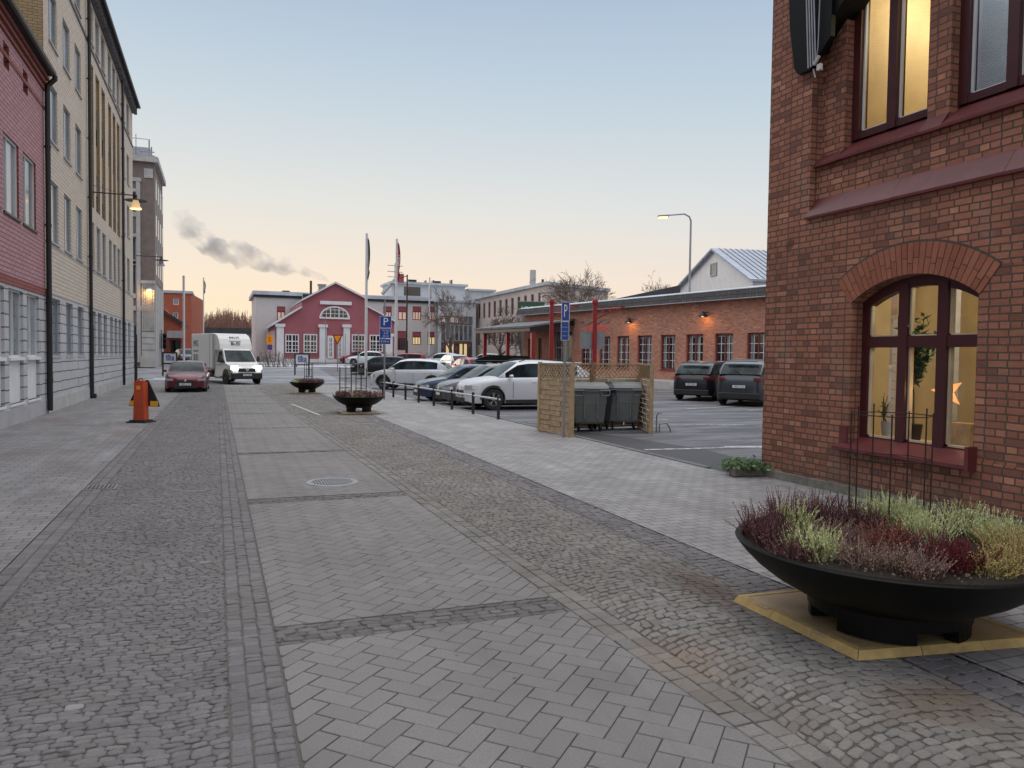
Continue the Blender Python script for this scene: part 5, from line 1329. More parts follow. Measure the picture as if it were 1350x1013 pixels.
mb=MB(); FR_.box(mb,m2-.35,m2+.0,fz,fz+.30,-1.0,-.75); bx=thing('wooden_crate',FR_.P(m2+.3,fz,-.9),'small pale wooden box on the sill under the glowing star','box'); mb.build('crate_body',M['wood_plain'],bx,world=True)
# low planting at the wall corner
for k,(u,v,l_) in enumerate(((986,628,'low green plants in a stone edged bed at the corner of the brick building'),)):
    p_=G(u,v); t=thing('corner_plant_bed',(p_.x,p_.y,0),l_,'plant bed')
    mb=MB(); mb.box((0,0,.08),(.62,.16,.16),rz=-.1,bev=.02); mb.box((.2,.45,.07),(.2,.75,.14),bev=.02); mb.build('stone_edge',plain('mossy_edge_stone',(.13,.125,.105),.9,0,.35,8,.4),t)
    lf=MB(); rnd=random.Random(3)
    for j in range(900):
        c=Vector((rnd.gauss(.02,.17),rnd.gauss(.12,.14),.13+abs(rnd.gauss(.03,.045)))); d=Vector([rnd.uniform(-1,1) for _ in range(3)]).normalized(); n_=d.orthogonal(); L=.045
        lf.face([c-d*L,c+n_*L*.5,c+d*L,c-n_*L*.5])
    lf.build('foliage',M['leaf'],t)
# ================================================================== HEATHER PLANTERS
def bowl(name,loc,label,rad,rim,group):
    t=thing(name,loc,label,'planter',group)
    k=rad/1.09; r=rad
    prof=[(0,rim-.10),(r*.93,rim-.06),(r*.955,rim-.005),(r*.965,rim+.004),(r*1.0,rim+.004),(r*1.008,rim-.006),(r*1.0,rim-.022),(r*.95,rim-.09*k),(r*.87,rim-.175*k),(r*.76,rim-.265*k),(r*.62,rim-.35*k),(r*.50,rim-.40*k),(0,rim-.42*k)]
    mb=MB(); mb.lathe(prof[2:],72); mb.build('bowl',M['blackmetal'],t,smooth=True)
    mb=MB(); mb.lathe([(0,rim-.005),(r*.5,rim-.015),(r*.955,rim-.045)],40); s=mb.build('soil',M['soil'],t)
    mb=MB(); ri=r*.50; zt_=rim-.38*k
    for q in range(4):
        a0=q*math.pi/2+.12; a1=a0+math.pi/2*.62; n=8; pts=[(ri*math.cos(a0+(a1-a0)*i/n),ri*math.sin(a0+(a1-a0)*i/n)) for i in range(n+1)]+[(ri*.8*math.cos(a1-(a1-a0)*i/n),ri*.8*math.sin(a1-(a1-a0)*i/n)) for i in range(n+1)]
        m2_=MB(); m2_.prism([(x,y,0.02) for x,y in pts],(0,0,zt_)); m2_.build('foot',M['blackmetal'],t)
    mb.lathe([(ri*1.02,zt_-.10*k),(ri*1.02,zt_+.05),(ri*.7,zt_+.05),(ri*.7,zt_-.10*k),(ri*1.02,zt_-.10*k)],40); mb.build('foot_ring',M['blackmetal'],t)
    return t
def heathermat(name,a,b,tip):
    m,t,p=base(name,.8,0,.2); g=N(t,'ShaderNodeNewGeometry'); u=N(t,'ShaderNodeUVMap') 
    rp=ramp(t,g.outputs['Random Per Island'],[(0,a),(.6,b),(1,tip)]); w=wcoords(t); n=noise(t,w,30,2)
    t.links.new(mixc(t,rng(t,n,.35,.7,0,.5),rp.outputs[0],tuple(x*.4 for x in a)),p.inputs['Base Color']); return m
HM={'green':heathermat('pale_green_heather',(.30,.34,.12),(.56,.60,.28),(.90,.90,.62)),
 'purple':heathermat('dusky_purple_heather',(.07,.025,.03),(.15,.062,.068),(.30,.18,.17)),
 'rust':heathermat('rusty_red_heather',(.15,.045,.035),(.24,.08,.06),(.36,.19,.15)),
 'pink':heathermat('faded_pink_heather',(.15,.085,.07),(.28,.18,.145),(.46,.36,.30)),
 'crimson':heathermat('crimson_heather',(.075,.010,.013),(.15,.024,.028),(.22,.05,.05)),
 'straw':heathermat('straw_yellow_heather',(.30,.22,.07),(.48,.38,.15),(.62,.54,.30))}
def clump_mesh(rnd,n,rad,h,fl=15,droop=.35,sprig=.006,fsz=.0095):
    mb=MB()
    for i in range(n):
        a=rnd.uniform(0,6.283); r_=rad*math.sqrt(rnd.random())*.75; o=Vector((math.cos(a)*r_,math.sin(a)*r_,0))
        lean=Vector((math.cos(a),math.sin(a),0))*droop*(r_/rad)*h*rnd.uniform(.6,1.5)+Vector((rnd.gauss(0,.035),rnd.gauss(0,.035),0)); hh=h*rnd.choice((rnd.uniform(.45,.8),rnd.uniform(.75,1.15)))*(1-.3*(r_/rad))
        p0=o; p1=o+lean*.4+Vector((0,0,hh*.55)); p2=o+lean+Vector((0,0,hh))
        mb.tube([p0,p1,p2],[sprig*.5,sprig*.45,sprig*.2],3,cap=False)
        for k in range(fl):
            q=.28+.72*k/fl; c=(p0.lerp(p1,q*2) if q<.5 else p1.lerp(p2,(q-.5)*2)); b_=rnd.uniform(0,6.283); d=Vector((math.cos(b_),math.sin(b_),rnd.uniform(.5,1.3))).normalized(); s_=fsz*rnd.uniform(.8,1.5)*(1.15-q*.5)
            n_=d.orthogonal().normalized(); c=c+d*s_*.5
            mb.face([c-d*s_*.6,c+n_*s_*.45,c+d*s_,c-n_*s_*.45])
    return mb
def heather(kind,loc,label,rad,h,n,seed,group,fl=15):
    rnd=random.Random(seed); t=thing('heather_plant',loc,label,'heather',group)
    mb=clump_mesh(rnd,n,rad,h,fl); mb.build('foliage',HM[kind],t,uv=False,recalc=False)
    return t
pc=G(1172,716,.61); PCX,PCY=pc.x,pc.y
bowl('heather_planter',(PCX,PCY,.045),'large black bowl planter full of heather on a wooden base beside the brick building',1.04,.565,'black bowl planters along the street')
# wooden base
t=thing('wooden_planter_base',(PCX,PCY,0),'low yellowish wooden platform under the near bowl planter','platform')
cs=[(3.76,3.62),(5.18,3.40),(5.20,4.78),(3.75,4.86)]
ce=Vector((sum(c[0] for c in cs)/4,sum(c[1] for c in cs)/4))
inn=[(Vector(c)-ce)*.885+ce for c in cs]
mb=MB(); mb.prism([(c.x,c.y,.004) for c in inn],(0,0,.048)); mb.build('board',M['wood_base'],t,world=True)
mb=MB()
for i in range(4):
    a,b=Vector(cs[i]),Vector(cs[(i+1)%4]); c,d=inn[(i+1)%4],inn[i]
    nseg=3 if i%2 else 3
    for k in range(nseg):
        e0,e1=(k+.0)/nseg+.002,(k+1.0)/nseg-.002
        A_,B_=a.lerp(b,e0),a.lerp(b,e1); C_,D_=d.lerp(c,e1),d.lerp(c,e0)
        lo=[(A_.x,A_.y,.002),(B_.x,B_.y,.002),(C_.x,C_.y,.002),(D_.x,D_.y,.002)]
        A2,B2=A_.lerp(D_,.35),B_.lerp(C_,.35)
        hi=[(A2.x,A2.y,.056),(B2.x,B2.y,.056),(C_.x,C_.y,.056),(D_.x,D_.y,.056)]
        b0=len(mb.v); mb.v+=lo+hi
        for f in((3,2,1,0),(4,5,6,7),(0,1,5,4),(1,2,6,5),(2,3,7,6),(3,0,4,7)): mb.f.append(tuple(b0+x for x in f)); mb.mi.append(0)
        
mb.build('edge_strip',plain('yellow_glow_edge_strip',(.44,.31,.12),.6,0,.3,6,.2),t,world=True)  # yellowish wood edge with a warm glow mixed into its colour
for (x,y) in ((3.80,4.55),(3.80,3.98)): mb=MB(); mb.box((x,y,.045),(.05,.14,.03),bev=.006); mb.build('connector',M['wood_base'],t,world=True)
# heather clumps: (kind, radial fraction, angle deg in world, height)
rnd=random.Random(11)
def UV(u,v,z=.62): p=G(u,v,z); return (p.x,p.y,.585)
cl=[('purple',1000,700,.24,'dusky purple'),('purple',1018,712,.22,'dusky purple'),('purple',1035,688,.25,'dusky purple'),('green',1052,690,.22,'pale green'),
('green',1080,728,.20,'pale green'),('green',1062,722,.20,'pale green'),('pink',1098,705,.18,'faded pink'),('purple',1075,680,.24,'dusky purple'),('purple',1108,684,.22,'dusky purple'),
('pink',1135,738,.16,'faded pink'),('rust',1160,722,.22,'rusty red'),('rust',1178,712,.20,'rusty red'),('purple',1140,690,.22,'dusky purple'),('green',1150,684,.22,'pale green'),
('green',1175,684,.24,'pale green'),('green',1208,705,.22,'pale green'),('green',1225,712,.22,'pale green'),('pink',1212,750,.15,'faded pink'),('pink',1190,745,.15,'faded pink'),
('crimson',1255,745,.20,'crimson'),('crimson',1275,742,.20,'crimson'),('green',1245,690,.25,'pale green'),('green',1280,697,.26,'pale green'),('green',1312,705,.26,'pale green'),
('green',1345,712,.26,'pale green'),('straw',1310,748,.18,'straw yellow'),('straw',1338,742,.22,'straw yellow'),('straw',1325,722,.2,'straw yellow'),('green',1205,683,.22,'pale green'),('purple',1235,728,.18,'dusky purple'),('purple',1040,730,.16,'dusky purple'),('purple',1110,722,.15,'dusky purple'),('straw',1365,728,.2,'straw yellow'),('purple',1300,686,.2,'dusky purple')]
desc={'purple':'dusky purple heather plant in the near black bowl','green':'pale green upright heather plant in the near black bowl','rust':'rusty red heather plant in the near black bowl','pink':'low faded pink heather plant at the front of the near bowl','crimson':'dark crimson heather plant in the near black bowl','straw':'straw yellow heather plant at the right side of the near bowl'}
for i,(k,u,v,h,_) in enumerate(cl):
    p=UV(u,v); dx,dy=p[0]-PCX,p[1]-PCY; L=math.hypot(dx,dy)
    if L>.87: p=(PCX+dx/L*.87,PCY+dy/L*.87,p[2])
    p=(p[0],p[1],.575)
    heather(k,p,desc[k],.17,h*rnd.uniform(.95,1.3),100,100+i,k+' heather plants in the near bowl',16)
# drooping pale sprig over the rim and gravelly bits in the soil
mb=MB(); rnd=random.Random(5)
for k in range(260):
    a=rnd.uniform(0,6.28); r_=.95*math.sqrt(rnd.uniform(.5,.9)); s_=rnd.uniform(.004,.011); c=Vector((PCX+math.cos(a)*r_,PCY+math.sin(a)*r_,.603)); mb.box(c,(s_*1.6,s_,s_),rz=rnd.uniform(0,3))
o=mb.build('soil_crumbs',plain('soil_crumbs',(.20,.15,.08),.9,0,.6,40)); tag(o,'pale and brown crumbs scattered over the soil of the near bowl','soil',kind='stuff')
# wire plant cages
def cage(loc,label,w_,h,n,group,rings=(.0,.33,.66,1.0),r_=.007,z0=0,rz=0,extra=0):
    t=thing('wire_plant_cage',loc,label,'plant support',group,rz=rz)
    for k in range(n):
        a=2*math.pi*k/n+.3; x,y=math.cos(a)*w_/2,math.sin(a)*w_/2
        mb=MB(); mb.tube([(x,y,z0),(x,y,h+(.05 if k%2 else 0))],r_,6); mb.build('rod',plainrust,t)
    for q in rings:
        z=z0+(h-z0)*q-.01; pts=[(math.cos(2*math.pi*k/n+.3)*w_/2,math.sin(2*math.pi*k/n+.3)*w_/2,z) for k in range(n+1)]
        mb=MB(); mb.tube(pts,r_*.7,5); mb.build('ring',plainrust,t)
    return t
plainrust=plain('dark_rusty_wire',(.035,.022,.016),.7,.3,.3,10)
p=G(1178,690,.62); 
zt_=EYE-(548-478)*.0058
cage((p.x,p.y+.05,.56),'tall rusty wire plant cage standing in the near heather bowl',.60,zt_-.56,7,'rusty wire plant cages in the bowl planters',rings=(.62,.99),r_=.006)
# small planters
def small_planter(u,v,w_px,label,hl,seed):
    b=G(u,v); d=b.dot(FW)-0; d=b.x*FW.x+b.y*FW.y; rad=w_px*d/2000
    cx,cy=b.x+FW.x*rad*.45,b.y+FW.y*rad*.45
    bowl('heather_planter',(cx,cy,.05),label,rad,.50*rad/.82,'black bowl planters along the street')
    t=thing('wooden_planter_base',(cx,cy,0),'thin wooden base board under the '+hl,'platform')
    mb=MB(); mb.box((0,0,.03),(rad*1.5,rad*1.35,.05),bev=.02); mb.build('board',M['wood_base'],t)
    rnd=random.Random(seed); 
    for kk,(kind,n) in enumerate((('purple',30),('pink',14),('green',5))):
        mb=MB()
        for j in range(n):
            a=rnd.uniform(0,6.28); r_=rad*.86*math.sqrt(rnd.random()); m2_=clump_mesh(rnd,16,.14,.24 if kind!='green' else .2,5,fsz=.03)
            bb=len(mb.v); ox,oy=math.cos(a)*r_,math.sin(a)*r_
            mb.v+=[(x+ox+cx,y+oy+cy,z+.50*rad/.82+.01) for x,y,z in m2_.v]; mb.f+=[tuple(i+bb for i in f) for f in m2_.f]; mb.mi+=m2_.mi
        o=mb.build('heather',HM[kind],uv=False,recalc=False); tag(o,{'purple':'purple','pink':'faded pink','green':'pale green'}[kind]+' heather filling the '+hl,'heather',kind='stuff')
    return cx,cy,rad
c2=small_planter(470,546,68,'middle black bowl planter of heather with wire cages, beside the parking sign post','middle bowl planter',3)
c3=small_planter(402,519.5,45,'farthest black bowl planter of heather, in front of the white sign board','farthest bowl planter',4)
k_=.50*c2[2]/.82
cage((c2[0]-.38,c2[1]+.3,k_),'left wire plant cage in the middle bowl planter',.42,.95,6,'rusty wire plant cages in the bowl planters',r_=.009)
cage((c2[0]+.12,c2[1]+.3,k_),'right wire plant cage in the middle bowl planter',.38,.92,6,'rusty wire plant cages in the bowl planters',r_=.009)
cage((c3[0]+.1,c3[1]+.2,.5),'wire plant cage in the farthest bowl planter',.40,.95,5,'rusty wire plant cages in the bowl planters',r_=.014)
# ================================================================== ORANGE HAZARD BOLLARD
p=G(186,557)
t=thing('hazard_bollard',(p.x,p.y,0),'orange red bollard with black wings and yellow reflectors standing on the left pavement edge','bollard',rz=R(-28))
mb=MB(); mb.prism([(-.21,-.20,0),(.21,-.20,0),(.21,.2,0),(-.21,.2,0)],(0,0,.07)); mb.prism([(-.26,-.26,0),(.26,-.26,0),(.26,.26,0),(-.26,.26,0)],(0,0,.035)); mb.build('foot',M['rubber'],t)
mb=MB(); z0,z1=.07,1.08; a0,a1=.155,.13
b0=len(mb.v); mb.v+=[(-a0,-.11,z0),(a0,-.11,z0),(a0,.11,z0),(-a0,.11,z0),(-a1,-.1,z1),(a1,-.1,z1),(a1,.1,z1),(-a1,.1,z1)]
for f in((3,2,1,0),(4,5,6,7),(0,1,5,4),(1,2,6,5),(2,3,7,6),(3,0,4,7)): mb.f.append(tuple(b0+x for x in f)); mb.mi.append(0)
mb.box((0,0,1.10),(.20,.16,.05),bev=.02); mb.build('column',M['orange_red'],t)
mb=MB(); mb.prism([(-.44,.13,.42),(.44,.13,.42),(.40,.13,.55),(.12,.13,1.12),(-.12,.13,1.12),(-.40,.13,.55)],(0,.03,0)); mb.build('warning_wing',M['rubber'],t)
for s_ in(-1,1):
    mb=MB(); mb.box((s_*.30,.115,.50),(.20,.03,.13),bev=.02); mb.build('reflector',M['yellow_refl'],t)
mb=MB(); mb.box((0,-.112,.93),(.11,.014,.10)); mb.build('sticker',M['orange_sign'],t)
mb=MB(); mb.tube([(-.06,0,1.12),(-.03,0,1.17),(.03,0,1.17),(.06,0,1.12)],.012,6); mb.build('handle',M['rubber'],t)
# ================================================================== SIGNS
rt=Vector((FW.y,-FW.x,0))
def pole_thing(name,u,v0,d,label,cat,group=None,r_=.03,mat=None,ground=None,v1=None,part='post'):
    p=D(u,470,d); z0=gz(p.y) if ground is None else ground; zt_=EYE+(hor(u)-v0)*d/1000
    t=thing(name,(p.x,p.y,z0),label,cat,group)
    mb=MB(); mb.tube([(0,0,0),(0,0,zt_-z0)],r_,10); mb.build(part,mat or M['greymetal'],t)
    return t,p,z0
def board(t,F0,u0,u1,v0,v1,d,mat,name='sign_face',off=.0,frame=None,th=.012):
    # flat rectangular panel facing the camera side, in local coordinates of t
    o=Vector(t.location)
    def lp(u,v): q=D(u,v,d)-o; return q-FWz*off
    FWz=FW
    a,b,c,e=lp(u0,v1),lp(u1,v1),lp(u1,v0),lp(u0,v0)
    zb_,zt_=(a.z+b.z)/2,(c.z+e.z)/2; a.z=b.z=zb_; c.z=e.z=zt_; c.x,c.y=b.x,b.y; e.x,e.y=a.x,a.y
    mb=MB(); mb.prism([a,b,c,e],FW*th); ob=mb.build(name,mat,t)
    if frame:
        dx=(b-a).normalized()*frame; mb=MB(); up=Vector((0,0,frame)); mb.prism([a-dx-up+FW*.002,b+dx-up+FW*.002,c+dx+up+FW*.002,e-dx+up+FW*.002],FW*(th+.004)); mb.build('sign_rim',M['whiteplastic'],t)
    return (a+c)/2,(b-a).length,(zt_-zb_)
def stext(t,c,s,size,mat,ext=.002,squash=1,dz=0,dx=0,rtv=None):
    c=c-FW*.005+Vector((0,0,dz))+rt*dx
    text('lettering',s,size,c,rt,(0,0,1),mat,t,ext=ext,squash=squash,local=True)
# near parking sign by the bins
b=G(743,577); d=b.x*FW.x+b.y*FW.y
t,p,z0=pole_thing('parking_sign',743.5,402,d,'tall narrow blue parking sign on a steel post in front of the bin enclosure','road sign',r_=.032)
t.location.x,t.location.y=b.x,b.y
c,w_,h_=board(t,None,740.5,750,399,423,d,M['blue_sign'],off=.05,frame=.012); stext(t,c,'P',h_*1.0,M['whiteplastic'],squash=.42)
c,w_,h_=board(t,None,739.8,749.3,424.8,448.5,d,M['blue_sign'],off=.05,frame=.012)
for k,s_ in enumerate(('Endast','besökare','gäster')): stext(t,c,s_,.052,M['blue_pale'],dz=.09-k*.10)
# far parking sign
b=G(504,527); d=b.x*FW.x+b.y*FW.y
t,p,z0=pole_thing('parking_sign',506,396,d,'square blue parking sign with two blue plates on a post beside the middle planter','road sign',r_=.035)
t.location.x,t.location.y=D(507,470,d).x,D(507,470,d).y
c,w_,h_=board(t,None,501.5,515.8,417.5,432.2,d,M['blue_sign'],off=.05,frame=.015); stext(t,c,'P',h_*.98,M['whiteplastic'],squash=1)
c,w_,h_=board(t,None,501,515.2,434,445.8,d,M['blue_sign'],off=.05,frame=.012)
for k,s_ in enumerate(('P 2 tim','8-18','(8-13)')): stext(t,c,s_,.10,M['whiteplastic'],dz=.11-k*.11,dx=.03)
c,w_,h_=board(t,None,500.6,514.8,447.2,453.8,d,M['blue_sign'],off=.05,frame=.012); stext(t,c,'5-10 m',.12,M['whiteplastic'])
# yield sign
t,p,z0=pole_thing('yield_sign',445,455,62,'orange yellow triangular yield sign with red rim in front of the rose house','road sign',r_=.04)
def tri(u0,u1,v0,v1,off,mat,name):
    o=Vector(t.location); a=D(u0,v0,62)-o-FW*off;b=D(u1,v0,62)-o-FW*off;c=D((u0+u1)/2,v1,62)-o-FW*off; a.z=b.z=(a.z+b.z)/2; mb=MB(); mb.prism([a,b,c],FW*.01); mb.build(name,mat,t)
tri(438,452,441.5,455.5,.05,M['red_paint'],'sign_rim'); tri(440.3,449.7,443,452.6,.065,M['orange_sign'],'sign_face')
t,p,z0=pole_thing('orange_route_sign',356,440,86,'orange and purple sign on the post left of the rose house','road sign',r_=.05)
c,w_,h_=board(t,None,351.5,359.8,441.5,454,86,M['orange_sign'],off=.08); stext(t,c,'2',.7,M['red_paint']); board(t,None,353,359,454.6,461.5,86,M['purple'],off=.08,name='lower_plate')
# white framed advert boards
for (u0,u1,v0,v1,vb,lb) in ((390,406.5,467.5,480.5,499,'framed white advert board with blue print on two posts behind the farthest planter'),(216,232,466,478.5,499.5,'framed white advert board with blue print directly behind the parked red car')):
    um=(u0+u1)/2; b=G(um,vb); d=b.x*FW.x+b.y*FW.y
    t=thing('advert_board',(b.x,b.y,0),lb,'advert board','framed white advert boards')
    c,w_,h_=board(t,None,u0,u1,v0,v1,d,M['whiteplastic'],off=.02)
    for s_ in(-1,1):
        mb=MB(); q=c+rt*s_*(w_/2+.06); mb.tube([(q.x,q.y,0),(q.x,q.y,c.z+h_/2+.08)],.055,8); mb.build('post',M['darkpipe'],t)
    mb=MB(); mb.bar(c-rt*(w_/2)+Vector((0,0,h_/2+.05)),c+rt*(w_/2)+Vector((0,0,h_/2+.05)),.09); mb.bar(c-rt*(w_/2)-Vector((0,0,h_/2+.05)),c+rt*(w_/2)-Vector((0,0,h_/2+.05)),.09); mb.build('sign_frame',M['darkpipe'],t)
    mb=MB(); q=c-FW*.004; mb.prism([q-rt*w_*.33-Vector((0,0,h_*.26)),q+rt*w_*.36-Vector((0,0,h_*.26)),q+rt*w_*.36+Vector((0,0,h_*.16)),q+rt*w_*.1+Vector((0,0,h_*.2)),q-rt*w_*.05+Vector((0,0,h_*.33)),q-rt*w_*.33+Vector((0,0,h_*.26))],-FW*.006); mb.build('blue_print',M['blue_sign'],t)
    stext(t,c-FW*.008,'Skräp',h_*.30,M['whiteplastic'],dz=h_*.12); stext(t,c-FW*.008,'SPORT',h_*.30,M['whiteplastic'],dz=-h_*.13)
# traffic lights
for (u,v0,v1,d,lb) in ((213,437,462,66,'dark traffic light with two heads on a slim post left of the red brick block'),):
    t,p,z0=pole_thing('traffic_light',u,435,d,lb,'traffic light',r_=.05)
    for s_ in(-1,1):
        c=Vector((0,0,EYE+(hor(u)-450)*d/1000-z0))+rt*s_*.28
        mb=MB(); mb.box(c,(.32,.30,1.35),bev=.03); hd=mb.build('signal_head',M['black'],t)
        for k in range(3): mb=MB(); mb.lathe([(0,0),(.10,0),(.13,-.12)],12,c+Vector((0,-.155,.42-k*.42)),axis='y'); mb.build('signal_hood',M['blackmetal'],hd)
p=D(196,446,62); t=thing('twin_signal_box',(p.x,p.y,p.z),'pair of dark signal heads mounted by the corner of the tall brown building','traffic light')
mb=MB(); mb.box((-.32,0,0),(.42,.3,.85),bev=.03); mb.box((.28,0,0.05),(.42,.3,.85),bev=.03); mb.build('signal_head',M['black'],t); mb=MB(); mb.tube([(-.02,.1,-.6),(-.02,.1,.5)],.04,6); mb.tube([(0,.1,0),(0,7,0)],.04,6); mb.build('bracket',M['darkpipe'],t)
# ================================================================== FLAGPOLES
def flagpole(u,v0,d,label,flag=None,fl=None,r_=.06,mat=None):
    t,p,z0=pole_thing('flagpole',u,v0,d,label,'flagpole','white flagpoles',r_=r_,mat=mat or M['palemetal'],part='pole')
    H=EYE+(hor(u)-v0)*d/1000-z0
    mb=MB(); mb.lathe([(0,.14),(.1,.08),(.1,-.02),(0,-.06)],12,(0,0,H+.03)); mb.build('finial',mat or M['palemetal'],t)
    if flag:
        mb=MB(); va,vb,wd=fl; za,zb_=EYE+(hor(u)-va)*d/1000-z0,EYE+(hor(u)-vb)*d/1000-z0
        n=14; rows=[]
        for i in range(n+1):
            q=i/n; z=za+(zb_-za)*q; w_=wd*(.35+.65*math.sin(math.pi*min(1,q*1.25+.05))**.7 if q<.75 else .9*(1-q)/.25+.18); row=[]
            for j in range(9):
                s_=j/8; row.append(rt*(r_+w_*s_)+FW*(.09*math.sin(s_*9+q*2))+Vector((0,0,z-.25*s_)))
            rows.append(row)
        for i in range(n):
            for j in range(8): mb.face([rows[i][j],rows[i+1][j],rows[i+1][j+1],rows[i][j+1]])
        f=thing('furled_flag',(p.x,p.y,z0),label.split(' flagpole')[0].replace('tall white','').strip()+' limp flag hanging from its pole' if 0 else fl_labels.pop(0),'flag')
        mb.build('cloth',flag,f,smooth='all')
        if flag is M['cloth_red']:
            c_=rt*(r_+wd*.5)-FW*.14+Vector((0,0,(za+zb_)/2)); text('lettering','SPORT',.30,c_,Vector((0,0,1)),-rt,M['whiteplastic'],f,ext=.004,local=True)
    return t
fl_labels=['limp navy flag hanging on the nearest tall white flagpole','limp red flag with white lettering hanging on its white flagpole','limp grey flag on the flagpole above the white van','pale limp flag on the thin flagpole before the greyish building']
flagpole(482.5,311,57,'tallest white flagpole, standing just behind the middle planter',M['cloth_navy'],(314,367,.17),r_=.10)
flagpole(522,318,60,'white flagpole carrying the red flag behind the silver crossover',M['cloth_red'],(320,369,.20),r_=.10)
flagpole(268.5,368,92,'white flagpole carrying the grey flag, rising above the white van',M['cloth_grey'],(370,386,.2),r_=.07)
flagpole(565.5,368,88,'thin white flagpole in front of the greyish building',M['cloth_white'],(378,393,.22),r_=.08)
flagpole(242.5,366,66,'bare white flagpole directly left of the white van',r_=.10)
t,p,z0=pole_thing('slim_lamp_mast',536,363,72,'slim dark mast right of the red flag, before the greyish building','mast',r_=.07,mat=M['darkpipe'])
mb=MB(); H=EYE+(hor(536)-363)*.072-z0; mb.tube([(0,0,H-.1),tuple(-rt*.7+Vector((0,0,H-.35)))],.04,6); mb.build('mast_arm',M['darkpipe'],t); mb=MB(); mb.tube([(0,0,0),(0,0,2.6)],.13,10); mb.build('mast_foot',M['darkpipe'],t)
for (u,v0,vb,lb) in ((429,418,490,'thin grey post in front of the rose house door'),(455,440,478,'short thin grey post right of the yield sign'),(472,437,499,'thin grey post left of the tallest flagpole')):
    b=G(u,max(vb,490)) if vb>=490 else D(u,470,70); d=b.x*FW.x+b.y*FW.y; pole_thing('slim_post',u,v0,d,lb,'post','slim grey posts by the crossing',r_=.035)
# ================================================================== PARKING RAIL
P0=G(658,553.3); P1=G(519,524)
t=thing('parking_rail',(P0.x,P0.y,0),'low steel parking rail on dark posts between the pavement and the parked cars','railing')
dv=(P1-P0); L=dv.length; dn=dv.normalized(); n=11; pos=[]
us=[658,624.5,596.5,572.5,552.5,535,519,505]
Fq=Facade(P0,P1)
ss_=[Fq.s_at(u) for u in us]
for s_ in ss_:
    mb=MB(); q=dn*s_; mb.tube([(q.x,q.y,-.02),(q.x,q.y,.68)],.048,12); mb.lathe([(.05,.68),(.035,.71),(0,.72)],12,(q.x,q.y,0)); mb.build('post',M['darkpipe'],t)
mb=MB(); q=dn*(ss_[-1]); nrm=Vector((-dn.y,dn.x,0)); nrm=nrm if nrm.x<0 else -nrm
mb.tube([dn*-.05+Vector((0,0,.60))+nrm*.0,q+Vector((0,0,.60))],.03,8); mb.build('rail',M['palemetal'],t)
# bike loops
b=G(872,570); t=thing('bicycle_rack',(b.x,b.y,0),'low bent steel bicycle rack at the right side of the bin enclosure','bicycle rack')
for k in range(2):
    mb=MB(); pts=[(-.15+k*.02,.1*k,0),(-.15,.1*k,.42),(-.1,.1*k,.5),(0,.1*k,.5)] if k==0 else [(.0,.1,.0),(.0,.1,.2),(.2,.1,.22),(.30,.1,.12),(.34,.1,0)]
    mb.tube(pts,.02,8); mb.build('loop',M['greymetal'],t)
# ================================================================== BIN ENCLOSURE
x0,y0=7.78,16.35
q0=G(711,568.5); q1=G(753,576.5); q2=G(858,572)
t=thing('bin_enclosure',(q1.x,q1.y,0),'woven wooden fence enclosure with diagonal lattice tops around grey bins','fence')
def fpanel(a,b,label=None,postb=True):
    F_=Facade((a.x,a.y),(b.x,b.y)); L=F_.L
    mb=MB(); k=0; z=.08
    while z<1.30:
        off_=.010 if k%2 else -.010; nseg=3
        for j in range(nseg):
            o_=off_*(1 if j%2 else -1); F_.box(mb,L*j/nseg+.03,L*(j+1)/nseg-.002,z,z+.108,o_-.010,o_+.010)
        z+=.125; k+=1
    p_=mb.build('woven_panel',M['wood_plain'],t,world=True)
    for ra,rb,rc in ((1.33,1.37,.02),(1.70,1.74,.03),(.03,.075,.03)): mb=MB(); F_.box(mb,.03,L-.03,ra,rb,-rc,rc); mb.build('rail',M['wood_plain'],t,world=True)
    mb=MB()
    h=.33; s_=-h
    while s_<L:
        for sg,oo in((1,.008),(-1,-.008)):
            a_,b_=s_,s_+h; z0_,z1_=(1.37,1.70) if sg>0 else (1.70,1.37)
            if a_<.03: 
                z0_=z0_+(z1_-z0_)*(.03-a_)/h; a_=.03
            if b_>L-.03:
                z1_=z1_-(z1_-z0_)*(b_-L+.03)/(b_-a_) if b_>a_ else z1_; b_=L-.03
            if b_-a_>.04: mb.bar(F_.P(a_,z0_,oo),F_.P(b_,z1_,oo),.014,.026,up=F_.n)
        s_+=.125
    mb.build('lattice',M['wood_plain'],t,world=True)
    for s_ in (0,L) if postb else (L,):
        mb=MB(); F_.box(mb,s_-.045,s_+.045,0,1.76,-.045,.045); mb.build('post',M['wood_plain'],t,world=True)
q0b=Vector((q0.x,q0.y,0)); bk=D(844,470,20.7); bk.z=0
fpanel(q0b,Vector((q1.x,q1.y,0))); mdl=q0b.lerp(bk,.5)
fpanel(q0b,mdl,postb=False); fpanel(mdl,bk,postb=True)
fpanel(Vector((q2.x,q2.y,0)),bk,postb=True)
